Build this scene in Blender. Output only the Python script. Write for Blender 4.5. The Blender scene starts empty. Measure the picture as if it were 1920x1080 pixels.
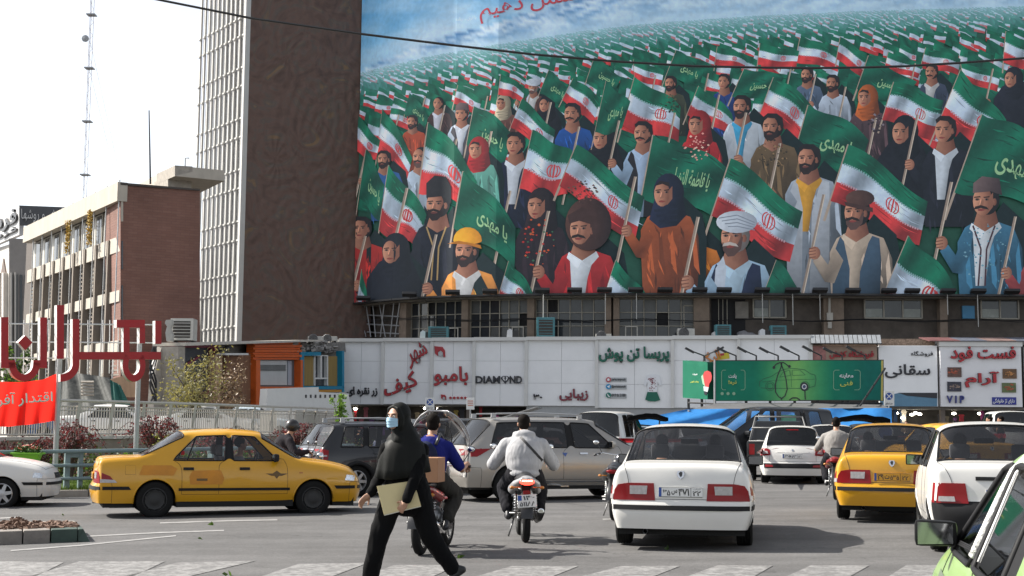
import bpy, bmesh, math, random, unicodedata
from math import sin, cos, pi, radians, sqrt, atan2, exp
from mathutils import Vector, Matrix, noise
from mathutils.bvhtree import BVHTree
# ---------------------------------------------------------------- camera, sky, sun, exposure
sc = bpy.context.scene
CAM = Vector((0, 0, 1.45)); FPX = 2600.0
PITCH = math.atan(262 / FPX); ROLL = radians(.5)
cam = bpy.data.objects.new('camera', bpy.data.cameras.new('camera'))
cam.data.sensor_width = 36; cam.data.lens = FPX / 1920 * 36
cam.data.clip_end = 3000; cam.data.clip_start = .1
RM = Matrix.Rotation(pi / 2 + PITCH, 3, 'X') @ Matrix.Rotation(ROLL, 3, 'Z')
cam.matrix_world = Matrix.Translation(CAM) @ RM.to_4x4()
sc.collection.objects.link(cam); sc.camera = cam
SUN_EL, SUN_AZ = radians(40), atan2(-.965, .26)      # azimuth from +Y, clockwise positive towards +X
sdir = Vector((sin(SUN_AZ) * cos(SUN_EL), cos(SUN_AZ) * cos(SUN_EL), sin(SUN_EL)))
w = bpy.data.worlds.new('World'); sc.world = w; w.use_nodes = True
nt = w.node_tree; bg = nt.nodes['Background']
sky = nt.nodes.new('ShaderNodeTexSky'); sky.sky_type = 'NISHITA'; sky.sun_disc = False
sky.sun_elevation = SUN_EL; sky.sun_rotation = SUN_AZ; sky.dust_density = 3.0; sky.air_density = 1.0; sky.ozone_density = 1.0; sky.altitude = 1100
hs = nt.nodes.new('ShaderNodeHueSaturation'); hs.inputs['Saturation'].default_value = .32
nt.links.new(sky.outputs[0], hs.inputs['Color']); nt.links.new(hs.outputs[0], bg.inputs[0])
bg.inputs[1].default_value = .112
sun = bpy.data.objects.new('sun', bpy.data.lights.new('sun', 'SUN')); sun.data.energy = 4.8; sun.data.angle = radians(.55)
sun.data.color = (1, .945, .86); sun.rotation_euler = sdir.to_track_quat('Z', 'Y').to_euler(); sc.collection.objects.link(sun)
sc.view_settings.view_transform = 'Standard'; sc.view_settings.look = 'None'; sc.view_settings.exposure = 1.06; sc.view_settings.gamma = 1
sc.view_settings.use_curve_mapping = False
sc.cycles.max_bounces = 6; sc.cycles.transparent_max_bounces = 12; sc.cycles.caustics_reflective = False; sc.cycles.caustics_refractive = False
# ---------------------------------------------------------------- helpers
rnd = random.Random(7)
col = sc.collection
tmp_scene = bpy.data.scenes.new('tmp')
def ray(u, v):
 return (RM @ Vector(((u - 960) / FPX, -(v - 540) / FPX, -1)))
def P(u, v, Y):
 d = ray(u, v); return CAM + d * (Y / d.y)
def g(x, y=0): return .015 * max(-60, min(60, x))
def G(u, v):
 """the ground point seen at a pixel"""
 d = ray(u, v); t = (0 - CAM.z) / (d.z - .015 * d.x)
 return CAM + d * t
def GY(u, Y):
 """ground point in the pixel column u at distance Y"""
 p = P(u, 830, Y); return Vector((p.x, p.y, g(p.x)))
def lin(c):
 return tuple(((x / 255) / 12.92 if x / 255 <= .04045 else ((x / 255 + .055) / 1.055) ** 2.4) for x in c)
MATS = {}
def mat(name, c=(.5, .5, .5), rough=.6, metal=0, coat=0, nz=None, bump=None, srgb=False, spec=.5, emit=None, streak=0, coord='Object', alpha=1):
 """a procedural material: base colour varied by noise (scale, amount) and bumped by noise (scale, strength)"""
 if name in MATS: return MATS[name]
 if srgb: c = lin(c)
 m = bpy.data.materials.new(name); m.use_nodes = True; MATS[name] = m
 t = m.node_tree; b = t.nodes['Principled BSDF']; L = t.links.new
 b.inputs['Base Color'].default_value = (*c, 1); b.inputs['Roughness'].default_value = rough; b.inputs['Metallic'].default_value = metal
 b.inputs['Coat Weight'].default_value = coat; b.inputs['Coat Roughness'].default_value = .04; b.inputs['Specular IOR Level'].default_value = spec
 if emit: b.inputs['Emission Color'].default_value = (*emit[0], 1); b.inputs['Emission Strength'].default_value = emit[1]
 tc = t.nodes.new('ShaderNodeTexCoord')
 if nz:
  n = t.nodes.new('ShaderNodeTexNoise'); n.inputs['Scale'].default_value = nz[0]; n.inputs['Detail'].default_value = 6; n.inputs['Roughness'].default_value = .65
  if streak:
   mp = t.nodes.new('ShaderNodeMapping'); mp.inputs['Scale'].default_value = (1, 1, streak); L(tc.outputs[coord], mp.inputs[0]); L(mp.outputs[0], n.inputs[0])
  else: L(tc.outputs[coord], n.inputs[0])
  r = t.nodes.new('ShaderNodeMapRange'); r.inputs[1].default_value = .25; r.inputs[2].default_value = .75
  r.inputs[3].default_value = 1 - nz[1]; r.inputs[4].default_value = 1 + nz[1]; L(n.outputs[0], r.inputs[0])
  x = t.nodes.new('ShaderNodeVectorMath'); x.operation = 'SCALE'; x.inputs[0].default_value = c; L(r.outputs[0], x.inputs['Scale']); L(x.outputs[0], b.inputs['Base Color'])
  if rough > .15:
   r2 = t.nodes.new('ShaderNodeMapRange'); r2.inputs[3].default_value = max(.05, rough - .12); r2.inputs[4].default_value = min(1, rough + .12); L(n.outputs[0], r2.inputs[0]); L(r2.outputs[0], b.inputs['Roughness'])
 if bump:
  n = t.nodes.new('ShaderNodeTexNoise'); n.inputs['Scale'].default_value = bump[0]; n.inputs['Detail'].default_value = 5; L(tc.outputs[coord], n.inputs[0])
  q = t.nodes.new('ShaderNodeBump'); q.inputs['Strength'].default_value = bump[1]; q.inputs['Distance'].default_value = bump[2] if len(bump) > 2 else .02
  L(n.outputs[0], q.inputs['Height']); L(q.outputs[0], b.inputs['Normal'])
 return m
def glass(name, tint=.5, refl=1.0, rough=.02, col_=(1, 1, 1)):
 if name in MATS: return MATS[name]
 m = bpy.data.materials.new(name); m.use_nodes = True; MATS[name] = m; t = m.node_tree; L = t.links.new
 t.nodes.remove(t.nodes['Principled BSDF']); out = [n for n in t.nodes if n.type == 'OUTPUT_MATERIAL'][0]
 tr = t.nodes.new('ShaderNodeBsdfTransparent'); tr.inputs[0].default_value = (tint * col_[0], tint * col_[1], tint * col_[2], 1)
 gl = t.nodes.new('ShaderNodeBsdfGlossy'); gl.inputs['Roughness'].default_value = rough
 fr = t.nodes.new('ShaderNodeFresnel'); fr.inputs[0].default_value = 1.5
 ad = t.nodes.new('ShaderNodeMath'); ad.operation = 'MULTIPLY_ADD'; ad.inputs[1].default_value = refl; ad.inputs[2].default_value = .03; ad.use_clamp = True; L(fr.outputs[0], ad.inputs[0])
 mx = t.nodes.new('ShaderNodeMixShader'); L(ad.outputs[0], mx.inputs[0]); L(tr.outputs[0], mx.inputs[1]); L(gl.outputs[0], mx.inputs[2]); L(mx.outputs[0], out.inputs[0])
 return m
def tag(o, label=None, cat=None, group=None, kind=None):
 if label: o['label'] = label
 if cat: o['category'] = cat
 if group: o['group'] = group
 if kind: o['kind'] = kind
 return o
def thing(name, label, cat, loc=(0, 0, 0), rz=0, group=None):
 o = bpy.data.objects.new(name, None); col.objects.link(o); o.location = loc; o.rotation_euler = (0, 0, rz); o.empty_display_size = .2
 return tag(o, label, cat, group)
def link(name, me, parent=None, m=None):
 o = bpy.data.objects.new(name, me); col.objects.link(o)
 if m is not None and not me.materials: me.materials.append(m)
 if parent is not None:
  o.parent = parent
 return o
def copy_tree(o, parent=None):
 c = o.copy(); col.objects.link(c); c.parent = parent
 for ch in list(o.children): copy_tree(ch, c)
 return c
class MB:
 """collects shapes and links them as one mesh object"""
 def __init__(s, org=(0, 0, 0)): s.v = []; s.f = []; s.org = Vector(org)
 def add(s, vs, fs):
  n = len(s.v); s.v += [Vector(p) for p in vs]; s.f += [tuple(i + n for i in f) for f in fs]; return s
 def box(s, x0, x1, y0, y1, z0, z1):
  return s.add([(x0, y0, z0), (x1, y0, z0), (x1, y1, z0), (x0, y1, z0), (x0, y0, z1), (x1, y0, z1), (x1, y1, z1), (x0, y1, z1)],
     [(0, 3, 2, 1), (4, 5, 6, 7), (0, 1, 5, 4), (1, 2, 6, 5), (2, 3, 7, 6), (3, 0, 4, 7)])
 def hexa(s, b, t):
  """eight corners: four below, four above"""
  return s.add(list(b) + list(t), [(0, 3, 2, 1), (4, 5, 6, 7), (0, 1, 5, 4), (1, 2, 6, 5), (2, 3, 7, 6), (3, 0, 4, 7)])
 def obox(s, c, size, rz=0, rx=0, ry=0):
  R = Matrix.Rotation(rz, 3, 'Z') @ Matrix.Rotation(rx, 3, 'X') @ Matrix.Rotation(ry, 3, 'Y'); c = Vector(c); a, b, d = [q / 2 for q in size]
  pts = [c + R @ Vector(p) for p in [(-a, -b, -d), (a, -b, -d), (a, b, -d), (-a, b, -d), (-a, -b, d), (a, -b, d), (a, b, d), (-a, b, d)]]
  return s.hexa(pts[:4], pts[4:])
 def wall(s, p, q, z0, z1, t, zq0=None, zq1=None):
  """upright slab from p to q (xy), thickness t behind the line (to the right of p->q is the front)"""
  p = Vector((p[0], p[1])); q = Vector((q[0], q[1])); d = (q - p).normalized(); n = Vector((-d.y, d.x)) * t
  zq0 = z0 if zq0 is None else zq0; zq1 = z1 if zq1 is None else zq1
  return s.hexa([(*p, z0), (*q, zq0), (*(q + n), zq0), (*(p + n), z0)], [(*p, z1), (*q, zq1), (*(q + n), zq1), (*(p + n), z1)])
 def tube(s, pts, r, n=8, cap=True, closed=False):
  pts = [Vector(p) for p in pts]; N = len(pts); rs = r if isinstance(r, (list, tuple)) else [r] * N
  base = len(s.v); up = None
  for i, p in enumerate(pts):
   if closed: d = pts[(i + 1) % N] - pts[i - 1]
   else: d = pts[min(i + 1, N - 1)] - pts[max(i - 1, 0)]
   d = d.normalized() if d.length > 1e-9 else Vector((0, 0, 1))
   if up is None: up = Vector((0, 0, 1)) if abs(d.z) < .9 else Vector((1, 0, 0))
   a = d.cross(up)
   if a.length < 1e-5: a = d.orthogonal()
   a.normalize(); b = a.cross(d).normalized(); up = b
   for k in range(n):
    t = 2 * pi * k / n; s.v.append(p + (a * cos(t) + b * sin(t)) * rs[i])
  for i in range(N if closed else N - 1):
   j = (i + 1) % N
   for k in range(n):
    s.f.append((base + i * n + k, base + i * n + (k + 1) % n, base + j * n + (k + 1) % n, base + j * n + k))
  if cap and not closed:
   s.f.append(tuple(base + k for k in range(n))[::-1]); s.f.append(tuple(base + (N - 1) * n + k for k in range(n)))
  return s
 def lathe(s, prof, c=(0, 0, 0), axis='Z', n=24, sc_=(1, 1)):
  c = Vector(c); base = len(s.v)
  for r, h in prof:
   for k in range(n):
    t = 2 * pi * k / n; a, b = r * cos(t) * sc_[0], r * sin(t) * sc_[1]
    s.v.append(c + Vector({'Z': (a, b, h), 'Y': (a, h, b), 'X': (h, a, b)}[axis]))
  for i in range(len(prof) - 1):
   for k in range(n):
    s.f.append((base + i * n + k, base + i * n + (k + 1) % n, base + (i + 1) * n + (k + 1) % n, base + (i + 1) * n + k))
  return s
 def ball(s, c, r, nu=14, nv=9):
  r = (r, r, r) if not isinstance(r, (tuple, list)) else r; c = Vector(c); base = len(s.v)
  for i in range(nv + 1):
   a = -pi / 2 + pi * i / nv
   for k in range(nu):
    t = 2 * pi * k / nu; s.v.append(c + Vector((r[0] * cos(a) * cos(t), r[1] * cos(a) * sin(t), r[2] * sin(a))))
  for i in range(nv):
   for k in range(nu):
    s.f.append((base + i * nu + k, base + i * nu + (k + 1) % nu, base + (i + 1) * nu + (k + 1) % nu, base + (i + 1) * nu + k))
  return s
 def prism(s, front, d):
  """a polygon of 3D points pushed by the vector d"""
  n = len(front); base = len(s.v); d = Vector(d)
  s.v += [Vector(p) for p in front] + [Vector(p) + d for p in front]
  s.f.append(tuple(base + i for i in range(n))); s.f.append(tuple(base + n + i for i in reversed(range(n))))
  for i in range(n): s.f.append((base + i, base + n + i, base + n + (i + 1) % n, base + (i + 1) % n))
  return s
 def mesh(s, name='m', bevel=0, smooth=False, weld=False, subd=0):
  me = bpy.data.meshes.new(name); me.from_pydata([v - s.org for v in s.v], [], s.f)
  bm = bmesh.new(); bm.from_mesh(me)
  if weld: bmesh.ops.remove_doubles(bm, verts=bm.verts, dist=1e-5)
  bmesh.ops.recalc_face_normals(bm, faces=bm.faces)
  if bevel:
   ed = [e for e in bm.edges if len(e.link_faces) == 2 and e.calc_face_angle(0) > .6]
   if ed: bmesh.ops.bevel(bm, geom=ed, offset=bevel, segments=2, profile=.6, affect='EDGES', clamp_overlap=True)
  bm.to_mesh(me); bm.free()
  if smooth:
   for p in me.polygons: p.use_smooth = True
   if smooth != 'all':
    me.set_sharp_from_angle(angle=radians(40))
  return me
 def build(s, name, m, parent=None, bevel=0, smooth=False, weld=False):
  o = link(name, s.mesh(name, bevel, smooth, weld), parent, m); o.location = s.org
  if parent is not None and s.org.length > 0:
   o.location = s.org - wloc(parent)
   o.location = Matrix.Rotation(-wrot(parent), 3, 'Z') @ o.location
  return o
def wloc(o):
 l = Vector((0, 0, 0))
 while o is not None: l = o.location + l; o = o.parent
 return l
def wrot(o):
 r = 0
 while o is not None: r += o.rotation_euler.z; o = o.parent
 return r
def part(name, mb, m, parent, **k):
 """mb holds world points; the part is linked under parent, which is not rotated"""
 off = wloc(parent)
 mb.v = [v - off for v in mb.v]; return link(name, mb.mesh(name, **k), parent, m)
def evald(o):
 tmp_scene.collection.objects.link(o)
 tmp_scene.view_layers[0].update(); dg = tmp_scene.view_layers[0].depsgraph
 me = bpy.data.meshes.new_from_object(o.evaluated_get(dg), depsgraph=dg)
 tmp_scene.collection.objects.unlink(o)
 return me
# text -----------------------------------------------------------
AF = {}
for _c in list(range(0xFB50, 0xFDFF)) + list(range(0xFE70, 0xFEFD)):
 _d = unicodedata.decomposition(chr(_c)).split()
 if len(_d) == 2 and _d[0] in ('<isolated>', '<initial>', '<medial>', '<final>'): AF.setdefault(chr(int(_d[1], 16)), {})[_d[0][1:-1]] = chr(_c)
def fa(t):
 """Persian text in joined letter forms, in visual order"""
 out = []; n = len(t)
 for i, ch in enumerate(t):
  if ch in AF:
   f = AF[ch]; prev = i > 0 and t[i - 1] in AF and 'initial' in AF[t[i - 1]]
   nx = 'initial' in f and i + 1 < n and t[i + 1] in AF and 'final' in AF[t[i + 1]]
   out.append(f.get('medial' if prev and nx else 'final' if prev else 'initial' if nx else 'isolated', ch))
  else: out.append(ch)
 return ''.join(reversed(out))
TC = {}
def glyphs(s, bold=0.0, depth=0.0, shear=0, space=1):
 """(verts, faces) of a string scaled into the unit box"""
 k = (s, bold, depth, shear, space)
 if k in TC: return TC[k]
 cu = bpy.data.curves.new('t', 'FONT'); cu.body = s; cu.offset = bold; cu.extrude = depth; cu.fill_mode = 'BOTH' if depth else 'FRONT'; cu.shear = shear; cu.resolution_u = 3; cu.space_character = space
 o = bpy.data.objects.new('t', cu); me = evald(o)
 vs = [v.co.copy() for v in me.vertices]; fs = [tuple(p.vertices) for p in me.polygons]
 if vs:
  x0 = min(v.x for v in vs); x1 = max(v.x for v in vs); y0 = min(v.y for v in vs); y1 = max(v.y for v in vs)
  for v in vs: v.x = (v.x - x0) / (x1 - x0 or 1); v.y = (v.y - y0) / (y1 - y0 or 1)
 bpy.data.objects.remove(o); bpy.data.curves.remove(cu); bpy.data.meshes.remove(me)
 TC[k] = (vs, fs); return TC[k]
class Plane:
 """upright plane through two pixel columns at two distances; front faces the camera"""
 def __init__(s, u1, Y1, u2, Y2, v=720):
  a = P(u1, v, Y1); b = P(u2, v, Y2); d = Vector((b.x - a.x, b.y - a.y, 0)).normalized()
  s.d = d; s.n = Vector((d.y, -d.x, 0)); s.a = a
  if s.n.dot(CAM - a) < 0: s.n = -s.n
 def at(s, u, v, off=0):
  r = ray(u, v); t = (s.a + s.n * off - CAM).dot(s.n) / r.dot(s.n); return CAM + r * t
def poly_on(mb, S, pts, off=0, th=.03):
 """pixel polygon laid on a surface, th thick, its front off+th in front of the surface"""
 f = [S.at(u, v, off) for u, v in pts]; return mb.prism([p + S.n * th for p in f], -S.n * th)
def rect_on(mb, S, u0, v0, u1, v1, off=0, th=.03): return poly_on(mb, S, [(u0, v0), (u1, v0), (u1, v1), (u0, v1)], off, th)
def text_on(mb, S, s, u0, v0, u1, v1, off=0, th=.05, bold=.0, shear=0, rot=None, space=1):
 """text in a pixel box (v0 top); corners may be given as four (u, v): tl, tr, br, bl"""
 vs, fs = glyphs(s, bold, .1, shear, space); q = rot or [(u0, v0), (u1, v0), (u1, v1), (u0, v1)]
 out = []
 for v in vs:
  x, y = v.x, 1 - v.y
  u = (q[0][0] * (1 - x) + q[1][0] * x) * (1 - y) + (q[3][0] * (1 - x) + q[2][0] * x) * y
  w_ = (q[0][1] * (1 - x) + q[1][1] * x) * (1 - y) + (q[3][1] * (1 - x) + q[2][1] * x) * y
  out.append(S.at(u, w_, off) + S.n * (th if v.z > 0 else 0))
 return mb.add(out, fs)
# ---------------------------------------------------------------- ground
asph = bpy.data.materials.new('asphalt'); asph.use_nodes = True
def asphalt_nodes():
 t = asph.node_tree; L = t.links.new; b = t.nodes['Principled BSDF']; tc = t.nodes.new('ShaderNodeTexCoord')
 def nz(s, d=5, r=.6):
  n = t.nodes.new('ShaderNodeTexNoise'); n.inputs['Scale'].default_value = s; n.inputs['Detail'].default_value = d; n.inputs['Roughness'].default_value = r; L(tc.outputs['Object'], n.inputs[0]); return n.outputs[0]
 def mr(x, a, b_, c, d):
  m = t.nodes.new('ShaderNodeMapRange'); m.inputs[1].default_value = a; m.inputs[2].default_value = b_; m.inputs[3].default_value = c; m.inputs[4].default_value = d; L(x, m.inputs[0]); return m.outputs[0]
 def mul(x, y):
  m = t.nodes.new('ShaderNodeMath'); m.operation = 'MULTIPLY'; L(x, m.inputs[0]); L(y, m.inputs[1]); return m.outputs[0]
 v = t.nodes.new('ShaderNodeTexVoronoi'); v.inputs['Scale'].default_value = 70; L(tc.outputs['Object'], v.inputs[0])
 k = mul(mr(nz(.35, 4), .3, .7, .86, 1.14), mr(nz(24, 8, .8), .3, .7, .68, 1.34))
 k = mul(k, mr(v.outputs['Distance'], 0, .7, .8, 1.2)); k = mul(k, mr(nz(3.1, 3), .35, .65, .93, 1.06))
 # cracks and tar seams
 mp = t.nodes.new('ShaderNodeMapping'); mp.inputs['Scale'].default_value = (.25, .6, 1); L(tc.outputs['Object'], mp.inputs[0])
 vc = t.nodes.new('ShaderNodeTexVoronoi'); vc.feature = 'DISTANCE_TO_EDGE'; vc.inputs['Scale'].default_value = .5; vc.inputs['Randomness'].default_value = 1
 ds = t.nodes.new('ShaderNodeVectorMath'); ds.operation = 'ADD'; nn = t.nodes.new('ShaderNodeTexNoise'); nn.inputs['Scale'].default_value = 1.1; nn.inputs['Detail'].default_value = 5; L(tc.outputs['Object'], nn.inputs[0])
 L(mp.outputs[0], ds.inputs[0]); L(nn.outputs['Color'], ds.inputs[1]); L(ds.outputs[0], vc.inputs[0])
 mp2 = t.nodes.new('ShaderNodeMapping'); mp2.inputs['Scale'].default_value = (.12, 1.1, 1); mp2.inputs['Rotation'].default_value = (0, 0, .12); L(tc.outputs['Object'], mp2.inputs[0]); n3 = t.nodes.new('ShaderNodeTexNoise'); n3.inputs['Scale'].default_value = 1.3; n3.inputs['Detail'].default_value = 7; L(mp2.outputs[0], n3.inputs[0]); k = mul(k, mr(n3.outputs[0], .35, .65, .84, 1.12))
 v4 = t.nodes.new('ShaderNodeTexVoronoi'); v4.inputs['Scale'].default_value = .9; L(tc.outputs['Object'], v4.inputs[0]); k = mul(k, mr(v4.outputs['Distance'], .02, .12, .72, 1))
 k = mul(k, mr(vc.outputs['Distance'], .002, .006, .72, 1))
 sc_ = t.nodes.new('ShaderNodeVectorMath'); sc_.operation = 'SCALE'; sc_.inputs[0].default_value = (.092, .090, .089); L(k, sc_.inputs['Scale']); L(sc_.outputs[0], b.inputs['Base Color'])
 b.inputs['Roughness'].default_value = .82; b.inputs['Specular IOR Level'].default_value = .3
 bp = t.nodes.new('ShaderNodeBump'); bp.inputs['Strength'].default_value = .6; bp.inputs['Distance'].default_value = .008; L(nz(45, 4, .8), bp.inputs['Height']); L(bp.outputs[0], b.inputs['Normal'])
asphalt_nodes()
def sheet(name, pts, z, m, kind='structure', parent=None):
 """flat sheet following the street's slope, z above it"""
 mb = MB(); mb.add([(x, y, g(x) + z) for x, y in pts], [tuple(range(len(pts)))]); o = mb.build(name, m, parent)
 if kind: o['kind'] = kind
 return o
mb = MB()
xs = [-900, -60, -30, 0, 30, 60, 900]; ys = [-60, 0, 200, 1500]
mb.add([(x, y, g(x)) for y in ys for x in xs], [(j * 7 + i, j * 7 + i + 1, (j + 1) * 7 + i + 1, (j + 1) * 7 + i) for j in range(3) for i in range(6)])
tag(mb.build('road', asph), kind='structure')
wear = bpy.data.materials.new('worn_road_paint'); wear.use_nodes = True
def worn():
 t = wear.node_tree; L = t.links.new; b = t.nodes['Principled BSDF']; tc = t.nodes.new('ShaderNodeTexCoord'); n = t.nodes.new('ShaderNodeTexNoise'); n.inputs['Scale'].default_value = 9; n.inputs['Detail'].default_value = 9; n.inputs['Roughness'].default_value = .8
 L(tc.outputs['Object'], n.inputs[0]); m = t.nodes.new('ShaderNodeMapRange'); m.inputs[1].default_value = .44; m.inputs[2].default_value = .60; L(n.outputs[0], m.inputs[0])
 x = t.nodes.new('ShaderNodeMix'); x.data_type = 'RGBA'; x.inputs[6].default_value = (.11, .108, .106, 1); x.inputs[7].default_value = (.25, .246, .24, 1); L(m.outputs[0], x.inputs[0]); L(x.outputs[2], b.inputs['Base Color']); b.inputs['Roughness'].default_value = .75
worn()
# crosswalk bars (seen along the bottom of the picture) and thin worn lines
bars = [(-60, 1052, 120, 1055, 70, 1080, -110, 1080), (150, 1053, 310, 1053, 270, 1072, 80, 1074), (330, 1056, 480, 1052, 420, 1066, 270, 1072), (560, 1058, 690, 1056, 640, 1075, 500, 1078), (740, 1060, 860, 1060, 820, 1078, 690, 1078),
  (960, 1062, 1085, 1062, 1045, 1078, 905, 1078), (1165, 1062, 1275, 1062, 1232, 1079, 1100, 1079), (1345, 1061, 1450, 1061, 1420, 1078, 1295, 1079), (1520, 1061, 1630, 1061, 1600, 1078, 1480, 1079), (1700, 1060, 1800, 1060, 1780, 1079, 1670, 1079)]
cw = thing('crosswalk', 'row of worn white zebra bars across the near edge of the road', 'crosswalk')
for q in bars:
 p = [G(q[i], q[i + 1]) for i in (0, 2, 4, 6)]
 mb = MB()
 # the near edge runs on towards the camera
 for a in (2, 3): p[a] = p[a] + (p[a] - p[{2: 1, 3: 0}[a]]) * 1.3
 mb.add([(v.x, v.y, g(v.x) + .005) for v in p], [(0, 1, 2, 3)]); o = mb.build('painted_bar', wear, cw)
ln = thing('lane_lines', 'thin faded white lines curving over the grey road on the left', 'road marking')
for q in [[(300, 980), (420, 976), (520, 974)], [(145, 1006), (300, 998), (420, 994)], [(20, 1032), (150, 1022), (330, 1004)], [(1130, 973), (1400, 965)], [(0, 971), (40, 969)]]:
 mb = MB()
 for a, b in zip(q, q[1:]):
  A, B = G(*a), G(*b); A2, B2 = G(a[0], a[1] + 2.2), G(b[0], b[1] + 2.2)
  mb.add([(v.x, v.y, g(v.x) + .005) for v in (A, B, B2, A2)], [(0, 1, 2, 3)])
 mb.build('line', mat('faded_line', (.24, .235, .23), .8, nz=(6, .3)), ln)
M_CONC = mat('concrete', (.33, .30, .26), .85, nz=(3, .25), bump=(20, .3))
M_PLAST = mat('old_plaster', (.20, .185, .165), .9, nz=(1.5, .3), bump=(8, .3))  # darker plaster tone for slabs, ledges and ceilings
M_DARK = mat('dark_room', (.012, .012, .014), .8, nz=(2, .3))  # near-black standing in for unlit rooms; the counter uses it too
M_GLASSD = mat('dark_window_glass', (.035, .04, .047), .08, nz=(.7, .3))
M_BARS = mat('window_bar_paint', (.33, .31, .26), .6, nz=(4, .15))
M_WHITE = mat('white_sign_sheet', (.82, .83, .84), .45, nz=(.9, .05))
M_WHITE2 = mat('white_sign_frame', (.62, .62, .60), .45, nz=(2, .06))
M_STEEL = mat('grey_steel', (.35, .36, .37), .45, metal=.3, nz=(5, .1))
M_BLK = mat('black_paint', (.02, .02, .022), .4, nz=(5, .2))
# ---------------------------------------------------------------- far left: building with a dark roof sign
def quadslab(mb, pts, t):
 n = (pts[1] - pts[0]).cross(pts[3] - pts[0]).normalized()
 if n.dot(CAM - pts[0]) < 0: n = -n
 return mb.prism(pts, -n * t)
b1 = thing('office_building', 'pale stone building at far left with arched openings and a dark roof sign', 'building', (P(30, 700, 120).x, 120, 0))
fS = Plane(-60, 150, 38, 124); gS = Plane(38, 124, 240, 127)
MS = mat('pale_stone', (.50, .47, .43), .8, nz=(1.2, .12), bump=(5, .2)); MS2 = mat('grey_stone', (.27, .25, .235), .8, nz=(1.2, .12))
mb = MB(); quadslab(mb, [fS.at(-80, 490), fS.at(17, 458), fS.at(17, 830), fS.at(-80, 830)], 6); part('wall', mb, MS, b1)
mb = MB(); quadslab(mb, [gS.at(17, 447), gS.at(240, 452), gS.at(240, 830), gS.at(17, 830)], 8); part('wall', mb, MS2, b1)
MSG = mat('slate_sign', (.07, .072, .08), .5, nz=(1, .15))
mb = MB(); quadslab(mb, [gS.at(36, 385, .5), gS.at(240, 393, .5), gS.at(240, 428, .5), gS.at(36, 422, .5)], .4); sg = part('roof_sign', mb, MSG, b1)
mb = MB(); text_on(mb, gS, fa('فرش و روشها'), 40, 392, 118, 416, .52, .15, bold=-.004); off = wloc(sg); part('lettering', mb, mat('white_letter', (.6, .6, .6), .5, nz=(4, .05)), sg)
mb = MB(); quadslab(mb, [fS.at(-80, 435, .5), fS.at(36, 385, .5), fS.at(36, 440, .5), fS.at(-80, 490, .5)], .4); sg = part('roof_sign', mb, mat('pale_sign', (.5, .5, .5), .5, nz=(2, .08)), b1)
mb = MB(); text_on(mb, fS, fa('فرش'), 0, 0, 0, 0, .52, .2, bold=.02, rot=[(-30, 412), (34, 390), (34, 425), (-30, 450)]); text_on(mb, fS, fa('فرش'), 0, 0, 0, 0, .52, .2, bold=0, rot=[(-30, 448), (34, 424), (34, 436), (-30, 462)]); part('lettering', mb, M_BLK, sg)
for (ua, ub, vt) in ((4, 13, 485), (-14, -4, 490)):
 mb = MB(); poly_on(mb, fS, [(ua, 512), ((ua + ub) / 2, vt), (ub, 512), (ub, 520), (ua, 520)], 0, .12); part('arch_shade_panel', mb, mat('painted_shade_brown', (.12, .085, .07), .7, nz=(3, .1)), b1)  # panel raised on the wall; the arch's shade is put into its brown
for k in range(7):
 u = -18 + k * 7.5; mb = MB(); rect_on(mb, fS if u < 17 else gS, u, 512 + (u * -.0), u + 3.4, 760, 0, .45); part('column', mb, MS, b1, bevel=.05)
for k in range(4):
 mb = MB(); rect_on(mb, gS, 19 + k * 9, 515, 24 + k * 9, 760, .02, .06); part('window', mb, M_GLASSD, b1)
# ---------------------------------------------------------------- left: brick building with concrete fins
b2 = thing('brick_building', 'brown brick and concrete office block with tall vertical fins and strip windows', 'building', (-26, 84, 0))
FS = Plane(225, 82, 55, 101, 500); BS = Plane(225, 82, 365, 84.3, 500)
MBR = bpy.data.materials.new('brown_brick'); MBR.use_nodes = True
def brickn(m, c1, c2, mo, s=1.0):
 t = m.node_tree; L = t.links.new; b = t.nodes['Principled BSDF']; tc = t.nodes.new('ShaderNodeTexCoord')
 mp = t.nodes.new('ShaderNodeMapping'); mp.inputs['Rotation'].default_value = (radians(90), 0, 0); L(tc.outputs['Object'], mp.inputs[0])
 k = t.nodes.new('ShaderNodeTexBrick'); k.inputs['Scale'].default_value = 1; k.inputs['Brick Width'].default_value = .5 * s; k.inputs['Row Height'].default_value = .16 * s; k.inputs['Mortar Size'].default_value = .012 * s
 k.inputs['Color1'].default_value = (*c1, 1); k.inputs['Color2'].default_value = (*c2, 1); k.inputs['Mortar'].default_value = (*mo, 1); L(mp.outputs[0], k.inputs[0])
 n = t.nodes.new('ShaderNodeTexNoise'); n.inputs['Scale'].default_value = .5; n.inputs['Detail'].default_value = 6; L(tc.outputs['Object'], n.inputs[0])
 r = t.nodes.new('ShaderNodeMapRange'); r.inputs[1].default_value = .3; r.inputs[2].default_value = .7; r.inputs[3].default_value = .85; r.inputs[4].default_value = 1.15; L(n.outputs[0], r.inputs[0])
 x = t.nodes.new('ShaderNodeVectorMath'); x.operation = 'SCALE'; L(k.outputs[0], x.inputs[0]); L(r.outputs[0], x.inputs['Scale']); L(x.outputs[0], b.inputs['Base Color']); b.inputs['Roughness'].default_value = .85
 bp = t.nodes.new('ShaderNodeBump'); bp.inputs['Strength'].default_value = .4; bp.inputs['Distance'].default_value = .03; L(k.outputs[1], bp.inputs['Height']); L(bp.outputs[0], b.inputs['Normal'])
brickn(MBR, (.205, .105, .08), (.18, .088, .066), (.15, .08, .065))
MFN = mat('fin_concrete', (.21, .18, .15), .85, nz=(2, .2), streak=.3, bump=(8, .2)); MPN = mat('pale_panel', (.42, .38, .32), .8, nz=(1.5, .15), streak=.4)
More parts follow.
